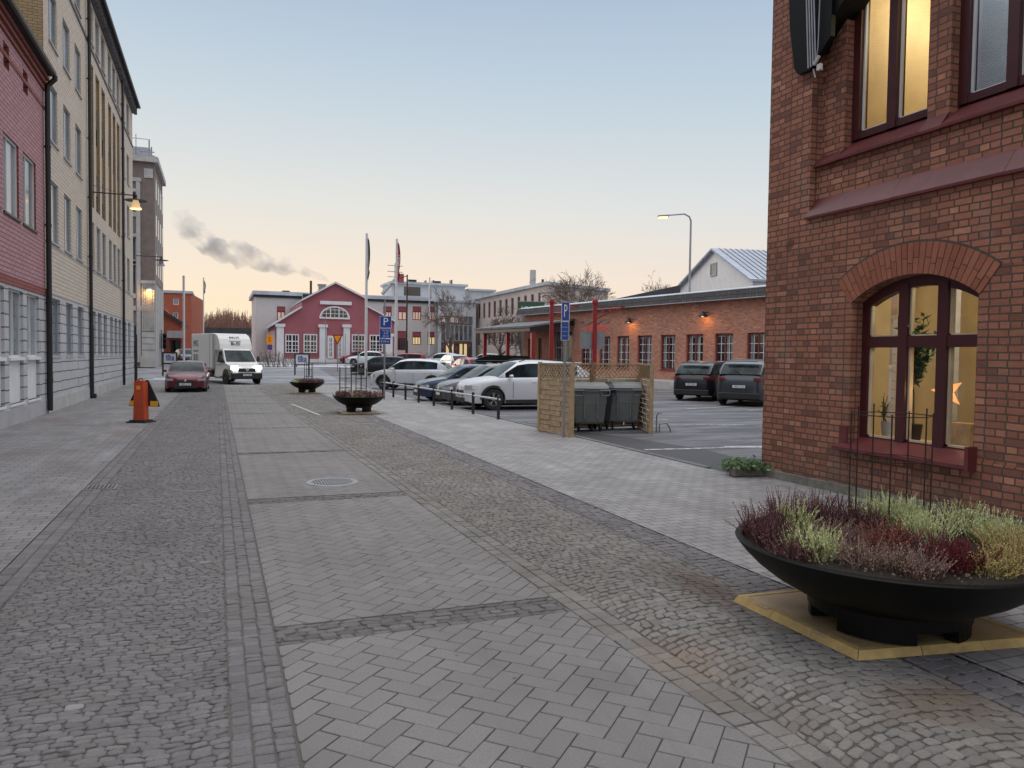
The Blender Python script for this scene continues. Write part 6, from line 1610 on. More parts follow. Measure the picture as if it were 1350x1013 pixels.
def bin_(name,loc,label,lid_open=0,mat=None,rz=0,wd=1.25):
    mat=mat or M['bin']
    b=thing(name,loc,label,'waste bin','wheeled waste bins',rz=rz)
    w_,dp=wd,.78; mb=MB()
    ring=lambda z,a,c_: [(-w_/2*a,-dp/2*c_,z),(w_/2*a,-dp/2*c_,z),(w_/2*a,dp/2*c_,z),(-w_/2*a,dp/2*c_,z)]
    rs=[ring(.20,.80,.75),ring(.26,.84,.80),ring(.70,.93,.9),ring(.705,.95,.92),ring(1.02,.98,.96),ring(1.025,1.03,1.05),ring(1.10,1.03,1.05)]
    b0=len(mb.v); 
    for r__ in rs: mb.v+=r__
    for i in range(len(rs)-1):
        for k in range(4): mb.f.append((b0+i*4+k,b0+i*4+(k+1)%4,b0+(i+1)*4+(k+1)%4,b0+(i+1)*4+k)); mb.mi.append(0)
    mb.f.append((b0+3,b0+2,b0+1,b0)); mb.mi.append(0)
    e=b0+len(rs)*4-4; mb.f.append((e,e+1,e+2,e+3)); mb.mi.append(0)
    for k in(-.2,.2): mb.box((k*w_,-dp*.49,.62),(.05,.05,.6),bev=.012)
    mb.build('bin_body',mat,b)
    mb=MB(); mb.prism([(-w_/2*1.05,-dp/2*1.1,1.10),(-w_/2*1.05,dp/2*1.08,1.13),(-w_/2*1.05,dp/2*.9,1.22),(-w_/2*1.05,0,1.25),(-w_/2*1.05,-dp/2*.95,1.17)],(w_*1.05,0,0)); mb.build('lid',mat,b)
    for s_ in(-1,1):
        mb=MB(); x=s_*w_*.40; mb.tube([(x-.12,-dp*.53,1.05),(x-.12,-dp*.64,1.05),(x+.12,-dp*.64,1.05),(x+.12,-dp*.53,1.05)],.02,8); mb.tube([(x-.12,-dp*.62,1.05),(x-.10,-dp*.6,.92),(x+.10,-dp*.6,.92),(x+.12,-dp*.62,1.05)],.02,8); mb.build('handle',mat,b)
        for yy in(-.25,.25):
            mb=MB(); mb.lathe([(0,-.025),(.085,-.025),(.1,0),(.085,.025),(0,.025)],16,(s_*w_*.33,yy,.1),axis='x'); mb.box((s_*w_*.33,yy,.19),(.07,.1,.06)); mb.build('castor',M['rubber'],b)
    return b
bc=lambda u,v: G(u,v)
ry=R(-8)
pA2=G(776.5,569.5); pB2=G(824.5,567)
bin_('waste_bin',(pA2.x+.12,pA2.y+.36,0),'grey wheeled bin on the left inside the wooden enclosure',rz=R(-12),wd=.86)
bin_('waste_bin',(pB2.x+.12,pB2.y+.36,0),'grey wheeled bin on the right inside the wooden enclosure, turned slightly',rz=R(-26),wd=.86)
bin_('waste_bin',(pA2.x+.62,pA2.y+.78,0),'dark blue black bin squeezed behind and between the two grey bins',mat=M['bin_dark'],rz=R(-18),wd=.7)
# ================================================================== CARS
def lerp_tab(tab,x):
    for (a,b),(c,d) in zip(tab,tab[1:]):
        if x<=c: return b+(d-b)*((x-a)/(c-a) if c>a else 0)
    return tab[-1][1]
SH={'hatch':dict(hood=[(0,.40),(.02,.47),(.07,.535),(.15,.585),(.27,.635),(.5,.645),(.88,.665),(.96,.64),(1,.52)],
      roof=[(.25,.63),(.33,.80),(.41,.945),(.50,.995),(.62,1),(.76,.975),(.86,.91),(.93,.78),(.97,.655)],ws=(.25,.42),rw=(.86,.97),sw=(.30,.875),bp=.575),
    'suv':dict(hood=[(0,.42),(.02,.50),(.06,.57),(.14,.615),(.25,.655),(.5,.665),(.88,.685),(.965,.66),(1,.52)],
      roof=[(.23,.65),(.31,.82),(.38,.95),(.46,.99),(.60,1),(.78,.97),(.86,.92),(.92,.82),(.975,.68)],ws=(.23,.39),rw=(.875,.975),sw=(.28,.85),bp=.55),
    'estate':dict(hood=[(0,.41),(.02,.48),(.06,.56),(.14,.60),(.25,.645),(.5,.66),(.9,.67),(.97,.65),(1,.5)],
      roof=[(.24,.64),(.32,.81),(.39,.94),(.48,.99),(.60,1),(.82,.985),(.90,.95),(.95,.82),(.985,.66)],ws=(.24,.40),rw=(.90,.985),sw=(.29,.88),bp=.55),
    'sedan':dict(hood=[(0,.40),(.02,.47),(.07,.55),(.15,.60),(.28,.65),(.5,.66),(.80,.69),(.96,.69),(1,.5)],
      roof=[(.27,.65),(.35,.82),(.43,.95),(.50,.995),(.58,1),(.68,.97),(.76,.89),(.83,.77),(.88,.69)],ws=(.27,.44),rw=(.72,.88),sw=(.32,.80),bp=.575)}
def plan(q): return lerp_tab([(0,.60),(.015,.74),(.04,.85),(.09,.935),(.16,.975),(.3,1),(.78,1),(.9,.965),(.96,.90),(.985,.82),(1,.68)],q)
M['tail']=plain('tail_light_plastic',(.17,.012,.018),.25,0,.05); M['chrome']=plain('chrome_trim',(.6,.6,.62),.15,.9,.02)
M['plate']=plain('licence_plate',(.68,.68,.66),.4,0,.03); M['headlamp']=plain('headlamp_lens',(.45,.47,.5),.12,.5,.1); M['alloy']=plain('alloy_rim',(.38,.39,.41),.35,.7,.1); M['darkalloy']=plain('dark_alloy_rim',(.05,.05,.055),.35,.6,.1)
M['trim']=plain('black_trim',(.018,.018,.02),.55,0,.1)
def wheel(parent,x,y,r,w_,rimmat,side):
    mb=MB(); mb.lathe([(r*.62,-w_/2),(r*.93,-w_/2),(r,-w_*.32),(r,w_*.32),(r*.93,w_/2),(r*.62,w_/2),(r*.62,-w_/2)],26,(x,y,r),axis='y'); t=mb.build('wheel',M['rubber'],parent)
    mb=MB(); yo=y+side*w_*.42
    mb.lathe([(r*.66,-side*.03),(r*.66,side*.012),(r*.60,side*.012),(r*.57,-side*.05)],24,(x,yo,r),axis='y')
    mb.lathe([(0,side*.012),(r*.13,side*.01),(r*.15,-side*.03)],12,(x,yo,r),axis='y')
    for k in range(5):
        for dd_ in(-.14,.14):
            a=2*math.pi*k/5+.3; mb.bar((x+math.cos(a)*r*.1,yo,r+math.sin(a)*r*.1),(x+math.cos(a+dd_)*r*.6,yo,r+math.sin(a+dd_)*r*.6),r*.075,.02,up=Vector((0,1,0)))
    mb.build('rim',rimmat,t)
    mb=MB(); mb.lathe([(0,-side*.06),(r*.6,-side*.06)],20,(x,yo,r),axis='y'); mb.build('brake_disc',M['trim'],t)
def make_car(name,label,cat,kind,L,Wd,H,col_,rw=.33,rim='alloy',group=None,lights=None,rails=False,cladding=False,plate=None,detail=True,trimroof=False,frost=.35,archtrim=False):
    sh=SH[kind]; t=thing(name,(0,0,0),label,cat,group)
    mt=paint(name+'_paint_'+'_'.join('%d'%(c*99) for c in col_),col_,frost=frost)
    X=lambda q: L/2-q*L
    w2=Wd/2; q1,q2=.19,.80-.01; base_=.19 if kind!='suv' else .24
    R_=rw+.055
    st=set([0,.015,.04,.07,.11,.16,.22,.3,.36,.42,.5,.58,.66,.74,.9,.94,.965,.985,1.0])
    for qc in(q1,q2):
        for a in range(0,181,15): st.add(round(qc+R_*math.cos(R(a))/L,4))
        for e in(-1,1): st.add(round(qc+e*(R_+.012)/L,4))
    st=sorted(st)
    def arch(q):
        z=base_+(.06 if q<.02 or q>.98 else 0)
        for qc in(q1,q2):
            dx=abs(q-qc)*L
            if dx<R_+1e-4: z=max(z,rw+math.sqrt(max(0,R_**2-dx*dx)))
        return z
    rows=[]
    for q in st:
        w_=w2*plan(q); zt=lerp_tab(sh['hood'],q)*H; za=arch(q); z1=max(base_+.10,za)
        zm=max(H*.36,za+.02); zsh=max(zt-.075,zm+.03)
        crown=.03
        rows.append([(0,za),(w_*.80,za),(w_*.975,max(za,base_)),(w_*.995,z1+.012),(w_*1.0,zm+.01),(w_*.985,(zm+zsh)/2+.01),(w_*.955,zsh),(w_*.90,zt),(w_*.5,zt+crown*.8),(0,zt+crown)])
    bm_=MB(); b0=0; n=len(rows[0]); full=[]
    for q,r_ in zip(st,rows):
        ring=[(X(q),y,z) for y,z in r_]+[(X(q),-y,z) for y,z in reversed(r_[1:-1])]
        full.append(len(bm_.v)); bm_.v+=ring
    m=len(ring)
    for i in range(len(st)-1):
        for k in range(m):
            bm_.cur=1 if (k<1 or k>=m-1) else (1 if (cladding and (k in(1,2,3) or k in(m-2,m-3,m-4))) else 0)
            bm_.f.append((full[i]+k,full[i+1]+k,full[i+1]+(k+1)%m,full[i]+(k+1)%m)); bm_.mi.append(bm_.cur)
    bm_.cur=0
    bm_.f.append(tuple(full[0]+k for k in range(m))); bm_.mi.append(0); bm_.f.append(tuple(full[-1]+m-1-k for k in range(m))); bm_.mi.append(0)
    # greenhouse
    g0,g1=sh['roof'][0][0],sh['roof'][-1][0]
    gs=sorted(set([g0,g0+.02,sh['sw'][0],.34,.38,sh['ws'][1],.46,.5,sh['bp'],sh['bp']+.018,.64,.70,.75,.80,sh['sw'][1],.83,sh['rw'][0],(sh['rw'][0]+g1)/2,g1-.015,g1]))
    gs=[q for q in gs if g0<=q<=g1]
    G_=[]
    for q in gs:
        zb=lerp_tab(sh['hood'],q)*H-.012; zr_=max(lerp_tab(sh['roof'],q)*H,zb+.01); wb=w2*plan(q)*.925; hh=(zr_-zb); full_=(H-H*.65); k=min(1,hh/full_)
        wr=wb-(wb-w2*.74)*k
        l=lambda f:(wb+(wr-wb)*f*.9,zb+hh*f)
        G_.append([(wb,zb),l(.82) ,(wr+.005,zb+hh*.93),(wr*.93,zr_-.012*k),(wr*.6,zr_+.010*k),(0,zr_+.02*k)])
    glassF={'windshield':MB(),'side_window':MB(),'side_window_':MB(),'rear_window':MB()}
    ng=len(G_[0])
    for i in range(len(gs)-1):
        qm_=(gs[i]+gs[i+1])/2
        for s_ in(1,-1):
            for k in range(ng-1):
                P=[(X(gs[i]),s_*G_[i][k][0],G_[i][k][1]),(X(gs[i+1]),s_*G_[i+1][k][0],G_[i+1][k][1]),(X(gs[i+1]),s_*G_[i+1][k+1][0],G_[i+1][k+1][1]),(X(gs[i]),s_*G_[i][k+1][0],G_[i][k+1][1])]
                tgt=bm_; 
                if k==0 and sh['sw'][0]<qm_<sh['sw'][1]:
                    if sh['bp']<qm_<sh['bp']+.018: bm_.cur=1
                    elif qm_>sh['sw'][1]-.06 and kind!='sedan' and 0: bm_.cur=0
                    else: tgt=glassF['side_window' if s_>0 else 'side_window_']
                elif k>=3 and sh['ws'][0]+.008<qm_<sh['ws'][1]: tgt=glassF['windshield']
                elif k>=3 and sh['rw'][0]<qm_<sh['rw'][1]-.003: tgt=glassF['rear_window']
                else: bm_.cur=1 if (trimroof and k>=3) else 0
                tgt.face(P if s_>0 else P[::-1]); bm_.cur=0
    body=bm_.build('body',[mt,M['trim']],t,smooth=True)
    for k,v in glassF.items():
        if v.f: v.build(k.rstrip('_'),M['glass_car'],t,smooth=True)
    # underside filler and wheel wells
    mb=MB(); mb.box((0,0,(base_+H*.42)/2+.02),(L*.93,Wd*.70,H*.42-base_)); mb.build('underbody',M['trim'],t)
    for qc in(q1,q2):
        for s_ in(-1,1): wheel(t,X(qc),s_*(w2-.13),rw,.22,M[rim],s_)
    # surface patches
    def patch(nm,mat,q0,q1_,z0,z1,s_,off=.008,n=6,slope=0):
        mb=MB(); pr=[]
        for i in range(n+1):
            q=q0+(q1_-q0)*i/n; q_=max(0,q); w_=w2*plan(q_)+off; x=X(q)+(off if q_<.5 else -off); pr.append([(x,s_*w_,z0*H+slope*i/n),(x,s_*(w_-.01),z1*H+slope*i/n)])
        for i in range(n): mb.face([pr[i][0],pr[i+1][0],pr[i+1][1],pr[i][1]])
        # front return
        e=pr[0]; mb.face([e[0],(e[0][0],s_*w2*.55,e[0][2]),(e[1][0],s_*w2*.55,e[1][2]),e[1]])
        return mb.build(nm,mat,t)
    for s_ in(-1,1):
        zt=lerp_tab(sh['hood'],.03)
        patch('headlight',lights or M['headlamp'],0.0,.075,zt-.105,zt-.03,s_)
        patch('tail_light',M['tail'],1.0,.93,.545,.605,s_,off=.008)
        mb=MB(); y=s_*(w2*.97+.09); mb.box((X(sh['ws'][0]+.085),y,H*.675),(.12,.17,.12),bev=.03); mb.build('mirror',mt if not cladding else mt,t)
        if detail:
            mb=MB()
            for q in (.335,sh['bp']+.01,.78):
                w_=w2*plan(q); mb.box((X(q),s_*(w_+.0),H*.40),(.008,.012,H*.32))
            mb.build('door_seam',M['trim'],t)
            for q in(.50,.70):
                mb=MB(); mb.box((X(q),s_*(w2*plan(q)*.995+.012),H*.565),(.17,.025,.028),bev=.008); mb.build('door_handle',mt,t)
    if archtrim:
        for qc in(q1,q2):
            for s_ in(-1,1):
                mb=MB(); n_=14; c_=X(qc)
                for i in range(n_):
                    a0,a1=math.pi*i/n_,math.pi*(i+1)/n_; r0,r1=R_-.03,R_+.06; y_=s_*(w2*plan(qc)+.006)
                    mb.prism([(c_+r0*math.cos(a0),y_,rw+r0*math.sin(a0)),(c_+r1*math.cos(a0),y_,rw+r1*math.sin(a0)),(c_+r1*math.cos(a1),y_,rw+r1*math.sin(a1)),(c_+r0*math.cos(a1),y_,rw+r0*math.sin(a1))],(0,-s_*.06,0))
                mb.build('arch_trim',M['trim'],t)
                mb=MB(); mb.bar((X(q1+.09),s_*(w2+.001),base_+.06),(X(q2-.09),s_*(w2+.001),base_+.06),.012,.13) if qc==q1 else None
                if mb.f: mb.build('sill_trim',M['trim'],t)
    mb=MB(); mb.box((X(0)+.012,0,H*.335),(.03,Wd*.40,H*.11),bev=.01); mb.box((X(0)+.008,0,H*.19),(.03,Wd*.56,H*.10),bev=.01); mb.build('grille',M['trim'],t)
    mb=MB(); mb.lathe([(0,.03),(.055,.028),(.06,.01)],14,(X(0)+.01,0,H*.385),axis='x'); mb.build('badge',M['chrome'],t)
    for e,nm in((X(0)+.035,1),(X(1)-.015,-1)):
        mb=MB(); mb.box((e,0,H*(.27 if nm>0 else .42)),(.012,.50,.11)); pl=mb.build('licence_plate',M['plate'],t)
        if plate: text('plate_number',plate,.11,(e+nm*.008,0,H*(.27 if nm>0 else .42)),(0,nm,0),(0,0,1),M['trim'],pl,ext=.001,local=True)
    mb=MB(); mb.box((X(1)-.0,0,H*.22),(.05,Wd*.80,H*.13),bev=.02); mb.build('rear_bumper',M['trim'],t)
    if detail:
        mb=MB(); mb.bar((X(.988),-.05,H*.70),(X(.945),.28,H*.80),.018); mb.build('wiper',M['trim'],t)
        mb=MB(); q=sh['rw'][0]+.015; mb.box((X(q)-.03,0,H*.955),(.16,Wd*.60,.03),bev=.01); mb.build('spoiler',mt,t)
    if rails:
        for s_ in(-1,1):
            mb=MB(); mb.tube([(X(.40),s_*w2*.68,H*.97),(X(.46),s_*w2*.68,H*1.02),(X(.78),s_*w2*.68,H*1.01),(X(.84),s_*w2*.68,H*.96)],.018,6); mb.build('roof_rail',M['trim'],t)
    return t
def Gt(u,v):
    z=0
    for _ in range(60): p=G(u,v,z); z=.8*z+.2*gz(p.y)
    return G(u,v,z)
def put(t,L,Wd,u,v,ang,which='fl'):
    """stand the car so that one wheel touches the ground where the column/row ray meets it"""
    p=Gt(u,v); q=.19 if which[0]=='f' else .79; lx=L/2-q*L; ly=(Wd/2-.13)*(1 if which[1]=='l' else -1); a=R(ang)
    t.location=(p.x-(lx*math.cos(a)-ly*math.sin(a)),p.y-(lx*math.sin(a)+ly*math.cos(a)),p.z if p.y>52 else -.008); t.rotation_euler=(0,0,a)
    return t
PG='cars parked in the lot and along the street'
put(make_car('parked_car','dark red saloon car parked facing the camera on the left of the street','car','sedan',4.8,1.87,1.45,(.12,.010,.024),plate='MXS 174',group=PG,frost=.12),4.8,1.87,221.5,516.5,-91,'fr')
put(make_car('parked_car','large white crossover parked nose to the rail, nearest of the parked row, beside the bins','car','suv',4.95,1.9,1.76,(.60,.62,.66),rw=.38,group=PG,rails=True,plate='TBR 482',archtrim=True),4.95,1.9,649.5,540.5,180,'fl')
put(make_car('parked_car','grey hatchback parked nose to the rail between the white crossover and the navy car','car','hatch',4.4,1.82,1.58,(.09,.09,.10),rw=.34,group=PG),4.4,1.82,613.5,534.5,180,'fl')
put(make_car('parked_car','dark navy hatchback parked nose to the rail, third from the bins','car','hatch',4.35,1.8,1.52,(.018,.035,.085),rw=.34,group=PG),4.35,1.8,581,529.3,180,'fl')
put(make_car('parked_car','silver white crossover standing side on behind the rail with its nose to the left','car','suv',4.5,1.86,1.68,(.58,.60,.64),rw=.36,group=PG,archtrim=True),4.5,1.86,506.5,513.5,149,'fl')
k_=make_car('parked_car','red estate car mostly hidden below its black roof box','car','estate',4.5,1.8,1.48,(.36,.02,.03),rw=.33,group=PG); p=D(663,470,42); k_.location=(p.x,p.y,0); k_.rotation_euler=(0,0,R(164))
bx=thing('roof_box',(p.x,p.y,1.50),'long black roof box carried on the hidden red estate car','roof box',rz=R(164))
mb=MB(); prof=[(1.55,.10),(1.50,.05),(1.2,.02),(-1.45,.02),(-1.55,.10),(-1.5,.32),(-1.3,.40),(.3,.44),(1.0,.36),(1.45,.22)]
mb.prism([(x,-.36,z) for x,z in prof],(0,.72,0)); mb.build('box_shell',M['blackmetal'],bx)
mb=MB(); mb.box((0,0,-.0),(.06,1.1,.04)); mb.box((-.9,0,-.0),(.06,1.1,.04)); mb.build('roof_bar',M['greymetal'],bx)
mb=MB(); mb.box((.0,-.362,.13),(2.9,.01,.02)); mb.box((.0,.362,.13),(2.9,.01,.02)); mb.build('lid_seam',M['greymetal'],bx)
put(make_car('parked_car','black estate car with frosted windscreen, left of the silver crossover','car','estate',4.5,1.8,1.46,(.012,.012,.016),group=PG,detail=False),4.5,1.8,476,494,165,'fl')
put(make_car('parked_car','white hatchback farthest left in the lot, directly before the rose house','car','hatch',4.3,1.8,1.5,(.60,.62,.65),group=PG,detail=False),4.3,1.8,466,481.5,170,'fl')
put(make_car('parked_car','small dark red car half hidden behind the white hatchback','car','hatch',4.1,1.75,1.5,(.26,.02,.03),group=PG,detail=False),4.1,1.75,457,479,172,'fl')
def far(u,d,ang,lb,kind,c,L=4.3,Wd=1.8,H=1.5):
    t=make_car('parked_car',lb,'car',kind,L,Wd,H,c,group=PG,detail=False); p=D(u,470,d); t.location=(p.x,p.y,gz(p.y)-.01); t.rotation_euler=(0,0,R(ang)); return t
far(616,60,100,'bright red hatchback parked beyond the roof box, seen from its tail','hatch',(.42,.02,.05),4.2,1.8,1.58)
far(597,66,95,'white hatchback parked left of the bright red one near the glazed entrance','hatch',(.60,.62,.65))
far(583,74,150,'light silver car in the far row before the glazed entrance','hatch',(.50,.52,.55))
far(532,72,165,'red estate car partly hidden behind the red flag pole','estate',(.33,.02,.03),4.3,1.75,1.42)
far(641,76,140,'pale frosted car in the farthest row beside the beige wing','hatch',(.58,.60,.63))
put(make_car('parked_car','dark low crossover parked towards the brick hall, seen from behind on the left','car','suv',4.8,1.96,1.78,(.012,.013,.018),rw=.38,rim='darkalloy',group=PG,plate='HPF 05R',frost=.12,archtrim=True),4.8,1.96,896,526.5,38,'rl')
put(make_car('parked_car','taller dark grey crossover seen from behind, half hidden by the brick corner','car','suv',4.8,2.06,1.90,(.035,.04,.052),rw=.40,rim='darkalloy',group=PG,plate='XEA 31S',frost=.2,archtrim=True),4.8,2.06,953,533,38,'rl')
# ------------------------------------------------------------------ WHITE BOX VAN
t=thing('box_van',(0,0,0),'white box van with lit headlights and dark lettering driving towards the camera','van')
L=6.6;mw=paint('van_white',(.66,.66,.64),.0)
# local +x forward, origin midway between wheels
mb=MB(); mb.box((-1.45,0,1.98),(3.9,2.12,2.16),bev=.04); box_=mb.build('cargo_box',mw,t)
mb=MB(); 
for x in(-3.38,-.1,.48): 
    for s_ in(-1,1): mb.box((x,s_*1.055,1.98),(.07,.02,2.1))
mb.box((-1.45,0,.86),(3.9,2.13,.09)); mb.build('box_trim',M['greymetal'],box_)
# wind deflector
mb=MB(); pr=[(.5,2.03),(.5,3.02),(.62,3.02),(.95,2.93),(1.2,2.72),(1.38,2.40),(1.48,2.12),(1.48,2.03)]
mb.prism([(x,-.98,z) for x,z in pr],(0,1.96,0)); mb.build('wind_deflector',mw,t)
# cab: side profile extruded with narrowing top
prof=[(.48,.42),(.48,2.14),(1.45,2.14),(1.62,2.02),(2.25,1.33),(2.42,1.22),(2.98,1.06),(3.12,.92),(3.20,.62),(3.16,.35),(2.9,.30)]
rows=[]
mb=MB()
def wz(z,x): return (1.0 if z<1.2 else 1.0-.16*(z-1.2)/.95)*(1 if x<2.8 else (.93 if x<3.1 else .86))
A=[(x,wz(z,x)*.99,z) for x,z in prof]
tri=tessellate_polygon([[Vector((x,0,z)) for x,y,z in A]])
b0=len(mb.v); mb.v+=[(x,y,z) for x,y,z in A]+[(x,-y,z) for x,y,z in A]; n=len(A)
for q in tri: mb.f.append(tuple(b0+i for i in q)); mb.f.append(tuple(b0+n+i for i in reversed(q))); mb.mi+=[0,0]
for i in range(n): j=(i+1)%n; mb.f.append((b0+i,b0+j,b0+n+j,b0+n+i)); mb.mi.append(0)
mb.build('cab',mw,t)
mb=MB(); o=Vector((.03,0,.035)); mb.face([Vector((1.64,-.80,2.0))+o*.6,Vector((1.64,.80,2.0))+o*.6,Vector((2.27,.90,1.33))+o*.6,Vector((2.27,-.90,1.33))+o*.6]); mb.build('windshield',M['glass_car'],t)
for s_ in(-1,1):
    mb=MB(); mb.face([(.95,s_*(wz(1.3,1)*.99+.012),1.30),(1.95,s_*(wz(1.3,1)*.99+.012),1.26),(1.55,s_*(wz(1.95,1)*.99+.012),1.95),(1.0,s_*(wz(1.95,1)*.99+.012),1.95)]); mb.build('side_window',M['glass_car'],t)
    mb=MB(); mb.box((3.06,s_*.72,.98),(.28,.36,.20),bev=.03); mb.build('headlight',M['headlight'],t)
    mb=MB(); mb.box((2.05,s_*1.15,1.50),(.12,.16,.34),bev=.03); mb.box((2.0,s_*1.04,1.35),(.05,.14,.04)); mb.build('mirror',M['trim'],t)
    mb=MB(); mb.box((.62,s_*1.0,1.12),(.02,.015,1.5)); mb.box((1.2,s_*1.0,1.12),(1.0,.012,.02)) ; mb.build('door_seam',M['trim'],t)
    mb=MB(); mb.lathe([(0,0),(.50,0),(.50,.02),(0,.02)],24,(2.35,s_*.98-.01,.42),axis='y'); mb.build('wheel_arch',M['trim'],t)
    wheel(t,2.35,s_*.90,.35,.24,M['darkalloy'],s_); wheel(t,-1.55,s_*.90,.35,.24,M['darkalloy'],s_)
mb=MB(); mb.box((3.10,0,.50),(.28,1.86,.38),bev=.04); mb.box((3.115,0,.84),(.16,1.05,.22),bev=.03); mb.build('bumper',M['trim'],t)
mb=MB(); mb.lathe([(0,.03),(.10,.028),(.11,.0)],16,(3.20,0,.86),axis='x'); mb.build('badge',M['chrome'],t)
mb=MB(); mb.box((3.25,0,.56),(.012,.52,.115)); pl=mb.build('licence_plate',M['plate'],t); text('plate_number','NRT 63K',.11,(3.259,0,.56),(0,1,0),(0,0,1),M['trim'],pl,ext=.001,local=True)
mb=MB(); mb.box((-1.2,0,.62),(4.4,.9,.30)); mb.box((-.6,.7,.52),(.9,.35,.35)); mb.box((-.6,-.7,.52),(.9,.35,.35)); mb.box((1.3,0,.38),(1.7,1.9,.14)); mb.box((-2.6,0,.55),(.9,1.9,.12)); mb.build('chassis',M['trim'],t)
mg=plain('dark_green_print',(.02,.09,.05),.5)
for (sy,r_) in ((-1,(1,0,0)),(1,(-1,0,0))):
    y=sy*1.066
    text('lettering','MVG',.60,(-2.55,y,2.42),r_,(0,0,1),M['trim'],t,ext=.002,squash=.72,local=True); text('lettering','BUD',.60,(-2.55,y,1.52),r_,(0,0,1),M['trim'],t,ext=.002,squash=.72,local=True)
    mb=MB(); mb.box((-2.55,y,1.96),(.9,.006,.08)); mb.build('green_bar',mg,t)
rv=Vector((0,1,0)); dn_=Vector((.45,0,.89)).normalized()
sl=Vector((1.32,0,2.56)); upv=Vector((1.2-1.38,0,2.72-2.40)).normalized()
text('lettering','MVG',.30,(1.16,0,2.76),rv,upv,M['trim'],t,ext=.012,local=True); text('lettering','BUD',.30,(1.40,0,2.42),rv,upv,M['trim'],t,ext=.012,local=True)
mb=MB(); q=Vector((1.285,0,2.58)); mb.bar(q-rv*.36,q+rv*.36,.03,.03); mb.build('green_bar',mg,t)
p=G(298,506.5); a=R(-70); lx,ly=2.35,-.95
t.location=(p.x-(lx*math.cos(a)-ly*math.sin(a)),p.y-(lx*math.sin(a)+ly*math.cos(a)),0); t.rotation_euler=(0,0,a)
Lp=Vector(t.location)
for s_ in(-1,1):
    q=Vector(t.location)+Matrix.Rotation(a,3,'Z')@Vector((3.45,s_*.72,.95)); glow('van_headlight',q,12,(1,1,.92),.08,spot=R(80),rot=Vector((-math.cos(a),-math.sin(a),.12)).to_track_quat('Z','Y').to_euler())
# small dark van shape between red car and box van
far(246,72,-80,'dark parked car in the distance between the red saloon and the box van','suv',(.03,.035,.045))
# ================================================================== TREES
def tree(name,loc,label,H,seed,cr,trunk=.3,levels=5,group='bare trees around the buildings',rmin=.012,spread_=.55,cat='tree',tm=None,lean=0):
    rnd=random.Random(seed); t=thing(name,loc,label,cat,group); tk=MB(); cw=MB()
    def grow(p,d,L,r,lv):
        seg=3; pts=[p];rad=[r]; dd_=d.copy(); q=p.copy()
        for i in range(seg):
            dd_=(dd_+Vector((rnd.gauss(0,.10),rnd.gauss(0,.10),rnd.gauss(.05,.06)))).normalized(); q=q+dd_*L/seg; pts.append(q.copy()); rad.append(max(rmin*.7,r*(1-.42*(i+1)/seg)))
        (tk if lv==0 else cw).tube(pts,rad,8 if lv==0 else (5 if lv<3 else 3),cap=False)
        if lv>=levels: return
        nb=rnd.choice((3,4,4)) if lv<3 else rnd.choice((2,3,4))
        for k in range(nb):
            f=rnd.uniform(.45,1) if k else 1; i=min(seg-1,int(f*seg)); pp=pts[i].lerp(pts[i+1],f*seg-i) if f<1 else pts[-1]
            a=rnd.uniform(0,6.283); side=dd_.orthogonal().normalized(); side.rotate(Matrix.Rotation(a,3,dd_)); nd=(dd_+side*rnd.uniform(spread_*.7,spread_*1.5)).normalized()
            grow(pp,nd,L*rnd.uniform(.60,.82),max(rmin,r*(1-.42*f)*rnd.uniform(.5,.72)),lv+1)
    grow(Vector((0,0,0)),Vector((lean,0,1)).normalized(),H*.30,trunk,0)
    vs=cw.v; mz=max(v[2] for v in vs); xs_=sorted(v[0] for v in vs); ys_=sorted(v[1] for v in vs); k2=len(vs)//50
    x0_,x1_,y0_,y1_=xs_[k2],xs_[-k2],ys_[k2],ys_[-k2]; mx_,my_=(x0_+x1_)/2,(y0_+y1_)/2; wx=max(x1_-x0_,y1_-y0_); ks=(cr or wx)/wx
    for m_ in(tk,cw): m_.v=[((x-mx_*min(1,z/(mz*.5)))*ks,(y-my_*min(1,z/(mz*.5)))*ks,z*H/mz) for x,y,z in m_.v]
    tk.build('trunk',M['bark'],t,smooth='all',uv=False); cw.build('crown',tm or M['twig'],t,uv=False,recalc=False)
    return t
def tr(u,d,vt,lb,seed,**k):
    p=D(u,470,d); z=gz(p.y); H=EYE+(hor(u)-vt)*d/1000-z
    return tree('bare_tree',(p.x,p.y,z),lb,H,seed,k.pop('cr',0),**k)
tr(755,80,343,'largest bare tree, its round crown above the roof of the orange brick hall',4,cr=7.4,trunk=.30,levels=6,rmin=.018,spread_=.70)
tr(593,84,376,'bare tree in front of the glazed entrance',5,cr=5.6,trunk=.24,levels=6,rmin=.018,spread_=.75)
tr(664,74,402,'dark bare tree before the red windows of the beige wing',9,cr=4.6,trunk=.24,levels=6,rmin=.02,spread_=.8)
tr(690,72,398,'dark bare tree next to the green rooftop sign',12,cr=3.6,trunk=.22,levels=5,rmin=.022,spread_=.8)
tr(873,95,356,'bare tree top left of the bent street lamp, behind the orange brick hall',15,cr=5,trunk=.22,levels=6,rmin=.024,spread_=.6)
